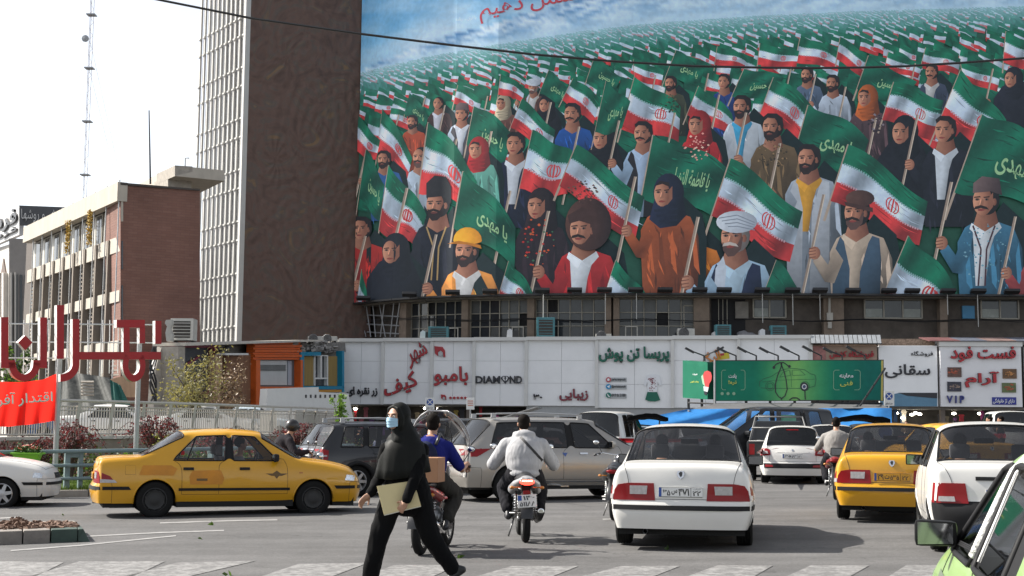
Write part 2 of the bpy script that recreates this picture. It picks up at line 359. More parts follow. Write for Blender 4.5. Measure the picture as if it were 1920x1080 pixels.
mb = MB(); quadslab(mb, [BS.at(226, 346), BS.at(375, 358), BS.at(375, 840), BS.at(226, 840)], 3.5)
o = part('side_wall', mb, MBR, b2)
mb = MB(); quadslab(mb, [BS.at(226, 342, .12), BS.at(375, 354.5, .12), BS.at(375, 357.5, .12), BS.at(226, 346.5, .12)], .5); part('roof_edge', mb, mat('roof_tar', (.06, .05, .045), .8, nz=(5, .2)), b2)
# core behind the facade
def lerp(a, b, t): return a + (b - a) * t
NF = FS.at(225, 500);
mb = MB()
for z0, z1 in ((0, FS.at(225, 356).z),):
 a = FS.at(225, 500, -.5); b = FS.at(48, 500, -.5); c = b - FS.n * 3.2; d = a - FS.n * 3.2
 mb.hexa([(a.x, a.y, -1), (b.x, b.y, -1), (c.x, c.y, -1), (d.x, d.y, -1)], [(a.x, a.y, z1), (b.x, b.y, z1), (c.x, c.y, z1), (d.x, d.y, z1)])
part('core', mb, mat('painted_shade_wall', (.10, .085, .075), .85, nz=(2, .2)), b2)  # dark core colour stands in for shade behind the fins
A0 = FS.at(225, 500); B0 = FS.at(50, 500); Lf = (B0 - A0).length; dv = (B0 - A0).normalized()
def fpt(s, z, o): p = A0 + dv * s + FS.n * o; return Vector((p.x, p.y, z))
def fbox(mb, s0, s1, z0, z1, o0, o1):
 return mb.hexa([fpt(s0, z0, o0), fpt(s1, z0, o0), fpt(s1, z0, o1), fpt(s0, z0, o1)], [fpt(s0, z1, o0), fpt(s1, z1, o0), fpt(s1, z1, o1), fpt(s0, z1, o1)])
ztop = FS.at(225, 345).z
mb = MB(); fbox(mb, -.1, Lf, ztop - 1.15, ztop, -.25, .35)
part('parapet', mb, MPN, b2)
NB = 9; bw = Lf / NB
zf = [ztop - 1.15 - 3.0 * k for k in range(6)]
for k in range(NB):
 s0 = k * bw
 # thin pole fin in front running to the roof, and a wide fin up to the second floor from the top
 mb = MB(); fbox(mb, s0 + .04, s0 + .10, 0, ztop + .15, .16, .22); part('slim_fin', mb, M_STEEL, b2)
 if k:
  mb = MB(); fbox(mb, s0 - .34, s0 + .02, -.5, zf[1] + .9, -.4, .10); part('fin', mb, MFN, b2)
 for fl in range(5):
  zt = zf[fl]; zb = zf[fl + 1]
  mb = MB(); fbox(mb, s0 + .15, s0 + bw - .25, zb + .02, zb + (.95 if fl == 0 else .7), -.45, .0 if fl == 0 else -.06); part('spandrel', mb, MPN, b2)
  mb = MB(); fbox(mb, s0 + .16, s0 + bw - .26, zb + .95, zt - .02, -.48, -.36)
  wv = part('window', mb, M_BARS if fl == 0 else MFN, b2)
  mb = MB(); fbox(mb, s0 + .30, s0 + bw * .52, zb + 1.05, zt - .12, -.36, -.34); part('pane', mb, M_GLASSD, wv)
  mb = MB(); fbox(mb, s0 + bw * .60, s0 + bw - .36, zb + 1.05, zt - .12, -.36, -.34); part('pane', mb, (mat('curtain_pane', (.45, .44, .40), .5, nz=(3, .1)) if fl == 0 or rnd.random() < .2 else M_GLASSD), wv)
  if fl >= 1 and k % 3 != 1:
   mb = MB()
   for q in range(7): fbox(mb, s0 + .2, s0 + bw - .3, zb + 1.1 + q * .27, zb + 1.2 + q * .27, -.33, -.28)
   part('louvre', mb, MFN, b2)['kind'] = 'stuff'
# end corner window and recesses on the brick side
mb = MB(); quadslab(mb, [BS.at(227, 364, .04), BS.at(231, 364, .04), BS.at(231, 415, .04), BS.at(227, 415, .04)], .1); part('corner_panel', mb, MPN, b2)
mb = MB(); rect_on(mb, BS, 227.5, 452, 230, 505, 0, .05); rect_on(mb, BS, 227.5, 535, 230, 610, 0, .05); part('duct_recess', mb, M_GLASSD, b2)
# bright yellow creeper strips between the fins
for k, s in ((2, bw * 1.95), (4, bw * 3.9)):
 mb = MB()
 for q in range(260):
  p = fpt(s + rnd.uniform(-.14, .14), zf[1] + .9 + rnd.uniform(0, 1.1) * 1.95, .5 + rnd.uniform(-.1, .15)); a = rnd.uniform(.05, .11)
  n1 = Vector((rnd.gauss(0, 1), rnd.gauss(0, 1), rnd.gauss(0, 1))).normalized(); n2 = n1.orthogonal().normalized()
  mb.add([p, p + n1 * a, p + (n1 + n2) * a, p + n2 * a], [(0, 1, 2, 3)])
 o = part('creeper', mb, mat('yellow_creeper', (.45, .30, .05), .7, nz=(9, .5)), b2); o['kind'] = 'stuff'
# roof block behind
b3 = thing('rooftop_block', 'tan concrete roof slab standing above and behind the brick building', 'building', (-21, 100, 0))
RS = Plane(328, 96, 400, 97.5, 330); RL = Plane(328, 96, 262, 104, 330)
mb = MB(); quadslab(mb, [RS.at(328, 310), RS.at(361, 312), RS.at(361, 330), RS.at(328, 330)], 4); part('slab_edge', mb, M_CONC, b3)
mb = MB(); quadslab(mb, [RL.at(262, 344), RL.at(328, 310), RL.at(328, 330), RL.at(262, 366)], 3.6); part('slab_edge', mb, MPN, b3)
mb = MB(); quadslab(mb, [RS.at(315, 330, -1.5), RS.at(359, 332, -1.5), RS.at(359, 400, -1.5), RS.at(315, 400, -1.5)], 3); part('wall', mb, M_CONC, b3)
p = RS.at(347, 312, -1); mb = MB(); mb.tube([p, p + Vector((0, 0, .6)), p + Vector((.28, 0, .6))], .05, 6); tag(mb.build('vent_pipe', M_STEEL), 'small bent vent pipe standing on the tan roof slab', 'pipe')
p = P(282, 345, 84); q = P(279.5, 207, 84); mb = MB(); mb.tube([p, q], [.06, .035], 8); tag(mb.build('roof_pole', M_BLK), 'thin dark pole standing on the brick building roof', 'pole')
# radio mast far away
mast = thing('radio_mast', 'tall thin lattice radio mast with guy wires behind the roofs', 'mast', (P(153, 700, 300).x, 300, 0))
bx, by = P(153, 500, 300).x, 300; ztopm = P(158, -60, 300).z
mb = MB()
for a in range(3): mb.tube([(bx + .45 * cos(a * 2.09), by + .45 * sin(a * 2.09), 5), (bx + .45 * cos(a * 2.09), by + .45 * sin(a * 2.09), ztopm)], .05, 5)
k = 5
while k < ztopm:
 a = int(k * 7) % 3; b = (a + 1) % 3
 mb.tube([(bx + .45 * cos(a * 2.09), by + .45 * sin(a * 2.09), k), (bx + .45 * cos(b * 2.09), by + .45 * sin(b * 2.09), k + 1.0)], .03, 4); k += 1.0
part('lattice', mb, mat('mast_paint', (.30, .24, .23), .6, nz=(.2, .2)), mast)
for k in range(5):
 z = P(155, 28 + 100 * k, 300).z; mb = MB(); mb.obox((bx, by, z), (1.9, 1.9, .25)); part('collar', mb, M_STEEL, mast)
for sx in (-1, 1):
 for zt in (P(155, 80, 300).z, P(155, 130, 300).z):
  mb = MB(); mb.tube([(bx, by, zt), (bx + sx * 22, by - 4, 3)], .035, 4); part('guy_wire', mb, mat('guy_wire', (.5, .5, .5), .5), mast)
mb = MB(); mb.lathe([(.0, 0), (.8, .2), (.75, .45)], (bx - 1.1, by - .6, P(153, 73, 300).z), 'Y', 12); part('dish', mb, M_STEEL, mast)
# ---------------------------------------------------------------- ribbed tower
tw = thing('ribbed_tower', 'tall tower with white vertical ribs on one side and carved brown wall on the other', 'tower', (-24, 118, 0))
TS = Plane(459, 115, 375, 122.5, 200); WS = Plane(459, 115, 690, 117.5, 200)
ca = TS.at(459, 300); cb = TS.at(370, 300)
ca.z = 0; cb.z = 0; Lt = (cb - ca).length; dt = (cb - ca).normalized(); H = 60
def tpt(s, z, o): p = ca + dt * s + TS.n * o; return Vector((p.x, p.y, z))
def tbox(mb, s0, s1, z0, z1, o0, o1): return mb.hexa([tpt(s0, z0, o0), tpt(s1, z0, o0), tpt(s1, z0, o1), tpt(s0, z0, o1)], [tpt(s0, z1, o0), tpt(s1, z1, o0), tpt(s1, z1, o1), tpt(s0, z1, o1)])
wend = WS.at(700, 300); wend.z = 0; dw = (wend - ca).normalized()
MRL = bpy.data.materials.new('carved_brown_stone'); MRL.use_nodes = True
def relief(m):
 t = m.node_tree; L = t.links.new; b = t.nodes['Principled BSDF']; tc = t.nodes.new('ShaderNodeTexCoord')
 n = t.nodes.new('ShaderNodeTexNoise'); n.inputs['Scale'].default_value = .35; n.inputs['Detail'].default_value = 4; n.inputs['Distortion'].default_value = 2.5; L(tc.outputs['Object'], n.inputs[0])
 n2 = t.nodes.new('ShaderNodeTexNoise'); n2.inputs['Scale'].default_value = .3; n2.inputs['Detail'].default_value = 9; n2.inputs['Distortion'].default_value = 3.5; L(tc.outputs['Object'], n2.inputs[0])
 r = t.nodes.new('ShaderNodeValToRGB'); e = r.color_ramp.elements; e[0].position = .3; e[0].color = (.084, .053, .043, 1); e[1].position = .72; e[1].color = (.18, .11, .06, 1)
 x = r.color_ramp.elements.new(.5); x.color = (.128, .078, .062, 1); x = r.color_ramp.elements.new(.6); x.color = (.102, .080, .068, 1); L(n2.outputs[0], r.inputs[0]); L(r.outputs[0], b.inputs['Base Color']); b.inputs['Roughness'].default_value = .75
relief(MRL)
TREL = 0
mb = MB(); pts = [ca + TS.n * 0, wend, wend - TS.n * 0 + Vector((-.2, 9, 0)), cb + Vector((.6, 1, 0))]
mb.hexa([(p.x, p.y, -1) for p in pts], [(p.x, p.y, H) for p in pts]); part('core', mb, mat('tower_dark_glass', (.05, .052, .055), .25, nz=(1, .3)), tw)
# carved wall: a sheet of real relief (arcs and rays carved 6-15 cm deep)
LW = (wend - ca).length; nxx, nzz = 150, 330; Z0, Z1 = 2.0, 42.0
rr = random.Random(3); arcs = []
for _ in range(38):
 arcs.append((rr.uniform(0, LW), rr.uniform(Z0, Z1), rr.uniform(.5, 2.0), rr.uniform(1.2, 2.4), rr.uniform(0, 6.28), rr.uniform(.6, 1.7)))
def relh(s, z):
 h = 0; wgt = 0
 for (cx, cz, r0, st, a0, sw) in arcs:
  dx, dz = (s - cx), (z - cz) / st; d = sqrt(dx * dx + dz * dz)
  k = exp(-(d / (r0 * 1.5)) ** 2)
  if k > .04:
   h += k * (sin(d * 9 + 1.2 * sin(atan2(dz, dx) * 2 + a0)) if sw > .9 else sin(atan2(dz, dx) * 11 + d * 4)); wgt += k
 f = noise.fractal(Vector((s * .5, z * .35, 1)), 1, 2, 4)
 return .065 * (h / (wgt + .35)) + .012 * sin((s * 1.6 + z * .7 + 5 * f) * 3.4) + .012 * f
mb = MB(); vs = []; fs = []
for j in range(nzz + 1):
 z = Z0 + (Z1 - Z0) * j / nzz
 for i in range(nxx + 1):
  s = LW * i / nxx; edge = min(1, s / .5); p = ca + dw * s + WS.n * (.10 + relh(s, z) * edge); vs.append((p.x, p.y, z))
for j in range(nzz):
 for i in range(nxx):
  a = j * (nxx + 1) + i; fs.append((a, a + 1, a + nxx + 2, a + nxx + 1))
mb.add(vs, fs); part('carved_wall', mb, MRL, tw, smooth='all')
mb = MB()
for s in (0,): tbox(mb, -.16, .16, 4, H, -.1, .35)
part('corner_strip', mb, mat('rib_white', (.52, .51, .485), .55, nz=(.6, .08)), tw)
M_RIB = mat('rib_white'); M_RIB2 = mat('rib_grey', (.33, .33, .34), .5, nz=(.8, .1))
NR = 11
for k in range(NR):
 s = .5 + (Lt - .7) * k / (NR - 1)
 mb = MB(); tbox(mb, s - .10, s + .10, 6, H, 0, .17); part('rib', mb, M_RIB, tw)
 if k < NR - 1:
  d = (Lt - .7) / (NR - 1); mb = MB(); tbox(mb, s + d * .5, s + d * .56, 6, H, 0, .05); part('slim_mullion', mb, M_RIB2, tw)
mbB = MB()
zr = 8.0
while zr < 37:
 for zz in (zr, zr + 1.6):
  for k in range(NR):
   s = .5 + (Lt - .7) * k / (NR - 1); tbox(mbB, s - .18, s + .18, zz, zz + .13, .06, .27)
 zr += 4.4
part('rib_brackets', mbB, M_RIB, tw)['kind'] = 'stuff'
# ---------------------------------------------------------------- the long building behind the shops
KN = [(640, 120), (668, 117), (700, 114.8), (740, 112.8), (790, 111.0), (850, 109.6), (930, 108.4), (1030, 107.3), (1150, 106.5), (1400, 105.7), (1920, 105), (2500, 105.2)]
class Bend:
 """upright surface that follows a bent line; s runs along it, z up"""
 def __init__(s, kn, v=560, off=0):
  pts = [P(u, v, Y) for u, Y in kn]; s.p = [Vector((p.x, p.y, 0)) for p in pts]
  if off:
   q = []
   for i, p in enumerate(s.p):
    d = (s.p[min(i + 1, len(s.p) - 1)] - s.p[max(i - 1, 0)]).normalized(); q.append(p + Vector((d.y, -d.x, 0)) * off)
   s.p = q
  s.s = [0]; _d = (s.p[-2] - s.p[0]).normalized(); s.n = Vector((_d.y, -_d.x, 0))
  for a, b in zip(s.p, s.p[1:]): s.s.append(s.s[-1] + (b - a).length)
 def seg(s, k):
  d = (s.p[k + 1] - s.p[k]).normalized(); return s.p[k], d, Vector((d.y, -d.x, 0))
 def uv2sz(s, u, v):
  r = ray(u, v)
  for k in range(len(s.p) - 1):
   a, d, n = s.seg(k); t = (a - CAM).dot(n) / r.dot(n); h = CAM + r * t; x = (Vector((h.x, h.y, 0)) - a).dot(d)
   if x <= (s.s[k + 1] - s.s[k]) or k == len(s.p) - 2: return s.s[k] + x, h.z
 def w(s, ss, z, off=0):
  k = 0
  while k < len(s.p) - 2 and ss > s.s[k + 1]: k += 1
  a, d, n = s.seg(k); q = a + d * (ss - s.s[k]) + n * off; return Vector((q.x, q.y, z))
 def at(s, u, v, off=0): ss, z = s.uv2sz(u, v); return s.w(ss, z, off)
 def box(s, mb, s0, s1, z0, z1, o0, o1):
  cuts = [s0] + [q for q in s.s if s0 + 1e-3 < q < s1 - 1e-3] + [s1]
  for a, b in zip(cuts, cuts[1:]):
   mb.hexa([s.w(a + 1e-5, z0, o0), s.w(b - 1e-5, z0, o0), s.w(b - 1e-5, z0, o1), s.w(a + 1e-5, z0, o1)], [s.w(a + 1e-5, z1, o0), s.w(b - 1e-5, z1, o0), s.w(b - 1e-5, z1, o1), s.w(a + 1e-5, z1, o1)])
  return mb
WALLB = Bend(KN, off=-1.0); MUR = Bend(KN)
bl = thing('commercial_block', 'long dark plastered building with steel grid windows above the white shop signs', 'building', (10, 106, 0))
send = MUR.s[-1]; ZM = MUR.at(1000, 551).z; ZS = MUR.at(1000, 632).z
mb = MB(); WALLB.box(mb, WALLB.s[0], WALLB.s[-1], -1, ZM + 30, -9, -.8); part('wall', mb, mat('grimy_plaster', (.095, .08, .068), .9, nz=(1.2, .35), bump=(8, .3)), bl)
mb = MB(); WALLB.box(mb, WALLB.s[1], WALLB.s[-1], ZM - .25, ZM + .1, -.8, .5); part('floor_slab', mb, M_PLAST, bl)
mb = MB(); WALLB.box(mb, WALLB.s[0], WALLB.s[-1], ZS - .55, ZS - .15, -.8, 2.6); part('ledge', mb, M_PLAST, bl)
wb = WALLB
def sx(u): return wb.uv2sz(u, 590)[0]
for u0, u1 in ((750, 763), (866, 878), (989, 1002), (1134, 1146), (1150, 1161), (1301, 1330), (1544, 1582), (1762, 1776), (1990, 2010), (2200, 2230)):
 mb = MB(); wb.box(mb, sx(u0), sx(u1), ZS - .5, ZM - .26, -.8, .1); part('pillar', mb, mat('pillar_plaster', (.20, .155, .12), .9, nz=(1.5, .25), bump=(6, .3)), bl)
for u0, u1, nx, nz_ in ((763, 866, 6, 3), (878, 989, 6, 3), (1002, 1134, 6, 3), (1161, 1301, 6, 3)):
 a, b = sx(u0), sx(u1); z0, z1 = ZS - .1, ZM - .3
 mb = MB();
 for i in range(nx + 1): s = a + (b - a) * i / nx; wb.box(mb, s - .035, s + .035, z0, z1, -.6, -.5)
 for i in range(nz_ + 1): z = z0 + (z1 - z0) * i / nz_; wb.box(mb, a, b, z - .03, z + .03, -.62, -.52)
 wn = part('window', mb, M_BARS, bl)
 for i in range(nx):
  for j in range(nz_):
   if rnd.random() < .05: continue
   mb = MB(); wb.box(mb, a + (b - a) * (i + .06) / nx, a + (b - a) * (i + .94) / nx, z0 + (z1 - z0) * (j + .04) / nz_, z0 + (z1 - z0) * (j + .96) / nz_, -.66, -.64)
   part('pane', mb, M_GLASSD if rnd.random() < .75 else mat('dusty_pane', (.08, .085, .085), .3, nz=(1, .3)), wn)
 mb = MB(); wb.box(mb, a, b, z0, z1, -.795, -.78); part('room_shade_sheet', mb, M_DARK, bl)  # black sheet stands in for the unlit room behind the panes
 # a small opened casement
 s = a + (b - a) * rnd.choice((.72, .08)); mb = MB()
 for (p, q, r_, t) in ((s, s + .08, z0 + .1, z0 + 1), (s + .9, s + .98, z0 + .1, z0 + 1), (s, s + .98, z0 + .06, z0 + .14), (s, s + .98, z0 + .96, z0 + 1.04)): wb.box(mb, p, q, r_, t, -.5, -.42)
 part('casement', mb, mat('pale_frame', (.5, .48, .43), .5, nz=(3, .1)), bl)
for u0, u1, v0, v1 in ((1415, 1476, 559, 594), (1625, 1733, 560, 595), (1845, 1916, 560, 596), (1283, 1306, 572, 628), (2040, 2150, 560, 596)):
 a, b = sx(u0), sx(u1); z1 = wb.at(u0, v0).z; z0 = wb.at(u0, v1).z
 mb = MB(); n = max(1, round((b - a) / 1.5))
 for i in range(n + 1): s = a + (b - a) * i / n; wb.box(mb, s - .05, s + .05, z0, z1, -.8, -.62)
 wb.box(mb, a, b, z0 - .05, z0 + .05, -.8, -.62); wb.box(mb, a, b, z1 - .05, z1 + .05, -.8, -.62); wn = part('window', mb, M_BARS, bl)
 for i in range(n):
  mb = MB(); wb.box(mb, a + (b - a) * i / n + .06, a + (b - a) * (i + 1) / n - .06, z0 + .06, z1 - .06, -.75, -.72); part('pane', mb, M_GLASSD, wn)
  if i % 2 == 0 and n > 1: mb = MB(); wb.box(mb, a + (b - a) * i / n + .08, a + (b - a) * (i + 1) / n - .1, z0 + .08, z0 + (z1 - z0) * .5, -.71, -.70); part('pane', mb, mat('painted_sky_pane', (.22, .24, .22), .25, nz=(1, .3)), wn)  # paler overlay on the pane; sky reflection is put into its colour
mb = MB(); wb.box(mb, sx(1809), sx(1832), wb.at(1809, 596).z, wb.at(1809, 572).z, -.8, -.6); part('blue_shutter', mb, mat('blue_shutter', (.05, .22, .40), .5, nz=(2, .1)), bl)
mb = MB(); wb.box(mb, sx(1335), sx(1400), ZS - .1, ZM - .3, -.8, -.78); part('room_shade_sheet', mb, M_DARK, bl)  # black sheet in place of an unlit opening
for u in (1348, 1356, 1364): mb = MB(); wb.box(mb, sx(u), sx(u) + .05, ZS, ZM - .3, -.7, -.65); part('window_bar', mb, M_BARS, bl)
mb = MB(); wb.box(mb, sx(1380), sx(1405), wb.at(1380, 596).z, ZM - .5, -.78, -.5); part('plaster_panel', mb, M_PLAST, bl)
# left corner clutter under the mural
mb = MB()
for k in range(9):
 u = 672 + k * 9; p = wb.at(u, 632, .2); q = wb.at(u + rnd.uniform(-14, 10), 568, .2); mb.tube([p, q], .05, 5)
for v in (590, 607, 622): mb.tube([wb.at(672, v, .25), wb.at(752, v + 4, .25)], .06, 5)
part('scaffold_struts', mb, M_STEEL, bl)
# cables along the ledge
for v0, v1 in ((598, 603), (601, 600)):
 mb = MB(); mb.tube([wb.at(u, v0 + (v1 - v0) * (u - 680) / 1300 + 2 * sin(u * .03), .15) for u in range(680, 2100, 35)], .03, 4); part('cable', mb, M_BLK, bl)
# things standing on the ledge: air coolers and lamps
def ledge_pt(u, off=1.6): p = wb.at(u, 632, off); p.z = ZS - .15; return p
M_TEAL = mat('teal_metal', (.06, .20, .23), .5, nz=(3, .25)); M_AC = mat('dusty_white_metal', (.50, .49, .45), .5, nz=(3, .15)); M_GRIL = mat('grille_dark', (.05, .045, .04), .7, nz=(20, .4))
def cooler(u, w_, h_, m, lab, fan=False, grp=None, d=.9, cat='air conditioner', z=None, off=1.6, loc=None):
 p = loc or ledge_pt(u, off)
 if z is not None: p.z = z
 t = thing('air_conditioner', lab, cat, p, 0, grp)
 mb = MB(); mb.box(-w_ / 2, w_ / 2, -d / 2, d / 2, 0.06, h_); o = mb.build('casing', m, t, bevel=.03)
 mb = MB()
 for a in (-1, 1): mb.box(a * w_ * .38 - .05, a * w_ * .38 + .05, -d / 2, d / 2, 0, .06)
 mb.build('foot', M_BLK, t)
 mb = MB()
 if fan:
  mb.lathe([(.0, -d / 2 - .02), (w_ * .30, -d / 2 - .02), (w_ * .32, -d / 2 + .01)], (-w_ * .14, 0, h_ * .52), 'Y', 20); mb.build('fan_opening', M_GRIL, t)
  mb = MB()
  for k in range(5): r = w_ * .06 * (k + 1); mb.tube([(-w_ * .14 + r * cos(a * pi / 8), -d / 2 - .04, h_ * .52 + r * sin(a * pi / 8)) for a in range(16)], .012, 4, closed=True)
  mb.build('fan_guard', M_STEEL, t)
 else:
  mb.box(-w_ * .38, w_ * .38, -d / 2 - .015, -d / 2 + .01, h_ * .15, h_ * .88); mb.build('grille', M_GRIL, t)
  mb = MB()
  for k in range(5): zz = h_ * (.22 + .14 * k); mb.box(-w_ * .38, w_ * .38, -d / 2 - .035, -d / 2 - .015, zz, zz + .04)
  mb.build('louvre', m, t)
 return t
cooler(842, 1.6, 1.0, M_TEAL, 'blue-grey air cooler with a white duct above the red-lettered shop sign', d=1.2)
cooler(1032, 1.4, 1.6, M_TEAL, 'tall teal-framed air cooler standing before the grid window', d=.8)
cooler(1284, 1.3, .75, M_AC, 'white condenser with a round fan over the green-lettered sign', True, d=.6)
cooler(1352, 1.2, 1.05, M_TEAL, 'bright teal cooler with a tan cover beside the white condenser', d=.8)
cooler(1452, 1.2, 1.0, M_TEAL, 'teal cooler with a black opening, right end of the white sign', d=.8)
cooler(1135, 1.2, .32, M_AC, 'low white box lying on the ledge by the twin pillars', True, d=.6)
for u, lab in ((815, 'white duct bend beside the blue-grey cooler'), (968, 'white and black hooded vent standing alone on the ledge'), (1425, 'small white hooded vent left of the last teal cooler')):
 p = ledge_pt(u); t = thing('hooded_vent', lab, 'vent', p); mb = MB(); mb.prism([(-.35, -.3, 0), (.1, -.3, 0), (.1, -.3, .65), (-.1, -.3, .75), (-.3, -.3, .62)], (0, .6, 0)); mb.build('hood', mat('zinc_white', (.66, .68, .70), .4, nz=(3, .06)), t)
 mb = MB(); mb.box(.1, .6, -.3, .3, .05, .62); mb.build('motor_box', M_BLK, t)
for u, w_, lab in ((1338, .5, 'crumpled white bag on the ledge beside the bright teal cooler'), (1396, 1.5, 'grey tarp bundle lying on the ledge between two teal coolers')):
 mb = MB(); p = ledge_pt(u); mb.ball(p + Vector((0, 0, .25)), (w_ / 2, .4, .32), 16, 10)
 for v in mb.v: v += Vector((noise.noise(v * 2.2), 0, noise.noise(v * 2.2 + Vector((9, 0, 0))))) * .25
 tag(mb.build('bundle', mat('tarp_' + str(u), (.5, .5, .5) if u == 1338 else (.16, .16, .17), .6, bump=(6, .5), nz=(4, .2)), smooth='all'), lab, 'bundle')
mb = MB(); wb.box(mb, sx(1549), sx(1560), wb.at(1549, 601).z, wb.at(1549, 587).z, .1, .4); wb.box(mb, sx(1551), sx(1558), wb.at(1549, 616).z, wb.at(1549, 604).z, .1, .3); p, q = wb.at(1554, 587, .25), wb.at(1554, 548, .25); mb.tube([p, q], .1, 6)
tag(mb.build('meter_box', mat('meter_grey', (.4, .38, .34), .6, nz=(3, .1))), 'grey meter boxes on a pale pipe fixed to the wide pillar', 'meter box')
# ---------------------------------------------------------------- the painted billboard
KM = 1.0   # sRGB photo colours to pigment
class Paint:
 def __init__(s):
  s.bm = bmesh.new(); s.cl = s.bm.verts.layers.float_color.new('Col'); s.lay = {}; s.step = .0004; s.top = 0
 def layer(s, pts):
  u0 = int(min(p[0] for p in pts) // 4); u1 = int(max(p[0] for p in pts) // 4); v0 = int(min(p[1] for p in pts) // 4); v1 = int(max(p[1] for p in pts) // 4)
  L = 1 + max(s.lay.get((i, j), 0) for i in range(u0, u1 + 1) for j in range(v0, v1 + 1))
  for i in range(u0, u1 + 1):
   for j in range(v0, v1 + 1): s.lay[(i, j)] = L
  s.top = max(s.top, L); return L
 def _v(s, p, c, L):
  ss, z = MUR.uv2sz(*p); v = s.bm.verts.new((ss, L * s.step, z)); v[s.cl] = (*[q * .90 + f for q, f in zip(c, (.016, .022, .027))], 1); return v
 def poly(s, pts, c, L=None):
  """c: one photo colour or one per point"""
  if L is None: L = s.layer(pts)
  cs = [lin(k) for k in c] if isinstance(c[0], (tuple, list)) else [lin(c)] * len(pts)
  try: s.bm.faces.new([s._v(p, k, L) for p, k in zip(pts, cs)])
  except ValueError: pass
  return L
 def grid(s, rows, crows, L=None):
  """rows of points with colours, shared corners"""
  if L is None: L = s.layer([p for r in rows for p in r])
  V = [[s._v(p, lin(k), L) for p, k in zip(r, cr)] for r, cr in zip(rows, crows)]
  for a, b in zip(V, V[1:]):
   for i in range(len(a) - 1): s.bm.faces.new((a[i], a[i + 1], b[i + 1], b[i]))
  return L
 def ell(s, c, rx, ry, c1, c2=None, n=18, rot=0, sq=1, top=1, bot=1):
  """ellipse coloured c1 at the left to c2 at the right"""
  pts = []; cs = []
  for k in range(n):
   t = 2 * pi * k / n; x = rx * cos(t); y = ry * sin(t) * (bot if sin(t) > 0 else top)
   pts.append((c[0] + x * cos(rot) - y * sin(rot), c[1] + x * sin(rot) + y * cos(rot))); f = (x / rx + 1) / 2
   cs.append(tuple(a + (b - a) * f for a, b in zip(c1, c2 or c1)))
  m = tuple(a + (b - a) * .35 for a, b in zip(c1, c2 or c1))
  L = s.layer(pts); V = [s._v(p, lin(k), L) for p, k in zip(pts, cs)]; o = s._v((c[0] - .15 * rx, c[1] - .1 * ry), lin(tuple(min(255, q * 1.06) for q in m)), L)
  for k in range(n): s.bm.faces.new((V[k], V[(k + 1) % n], o))
 def line(s, pts, w_, c):
  for a, b in zip(pts, pts[1:]):
   dx, dy = b[0] - a[0], b[1] - a[1]; l = sqrt(dx * dx + dy * dy) or 1; nx_, ny = -dy / l * w_ / 2, dx / l * w_ / 2
   s.poly([(a[0] + nx_, a[1] + ny), (b[0] + nx_, b[1] + ny), (b[0] - nx_, b[1] - ny), (a[0] - nx_, a[1] - ny)], c)
 def text(s, t, q, c, bold=.0):
  vs, fs = glyphs(t, bold, 0)
  pts = []
  for v in vs:
   x, y = v.x, 1 - v.y; pts.append(((q[0][0] * (1 - x) + q[1][0] * x) * (1 - y) + (q[3][0] * (1 - x) + q[2][0] * x) * y, (q[0][1] * (1 - x) + q[1][1] * x) * (1 - y) + (q[3][1] * (1 - x) + q[2][1] * x) * y))
  L = s.layer(pts); k = lin(c); V = [s._v(p, k, L) for p in pts]
  for f in fs:
   try: s.bm.faces.new([V[i] for i in f])
   except ValueError: pass
pt = Paint()
def itp(tab, x):
 if x <= tab[0][0]: return tab[0][1]
 for (a, b), (c, d) in zip(tab, tab[1:]):
  if x <= c: return b + (d - b) * (x - a) / (c - a)
 return tab[-1][1]
HOR = [(640, 150), (675, 136), (800, 106), (900, 88), (1000, 72), (1100, 57), (1200, 45), (1400, 30), (1600, 21), (1920, 11), (2300, 6)]
MNT = [(640, 150), (690, 126), (740, 104), (790, 86), (850, 66), (900, 52), (960, 34), (1020, 16), (1080, -4), (1130, -30), (1200, -70), (1300, -110), (1500, -100), (1700, -60), (1900, -50), (2300, -40)]
def mix(a, b, t): t = max(0, min(1, t)); return tuple(x + (y - x) * t for x, y in zip(a, b))
def backcol(u, v):
 h = itp(HOR, u); m = itp(MNT, u) + 5 * noise.noise(Vector((u * .03, 1, 3)))
 if v > h + 5:
  return mix(mix((15, 62, 48), (30, 84, 62), .5) if v > h + 60 else mix((120, 165, 170), (25, 76, 58), (v - h) / 60), (30, 84, 62), .3 + noise.noise(Vector((u * .05, v * .05, 0))))
 if v > m:
  t = (v - m) / max(1, h - m); n = noise.fractal(Vector((u * .016, v * .085 + u * .022, 5)), 1, 2, 5) + .3 * noise.noise(Vector((u * .1, v * .2, 2)))
  c = mix((58, 112, 168), (214, 228, 240), .58 + 1.3 * n); return mix(c, (178, 208, 226), .15 + t ** 1.5 * .8)
 n = noise.fractal(Vector((u * .004, v * .017 + u * .003, 0)), 1, 2, 5)
 return mix(mix((28, 110, 175), (110, 175, 215), (v + 60) / 200 + .2), (185, 210, 228), .9 * n + .2 + .55 * max(0, 1 - (m - v) / 60))
for (va, vb, st) in ((-140, 160, 6), (160, 640, 32)):
 us = list(range(640, 2300, st)); vv = list(range(va, vb + 1, st if st < 10 else 32))
 rows = [[(u, v) for u in us] for v in vv]; pt.grid(rows, [[backcol(u, v) for u in us] for v in vv], L=0)
GR, WH, RD = (14, 104, 76), (190, 206, 222), (196, 56, 56)
GR2 = (10, 88, 66)
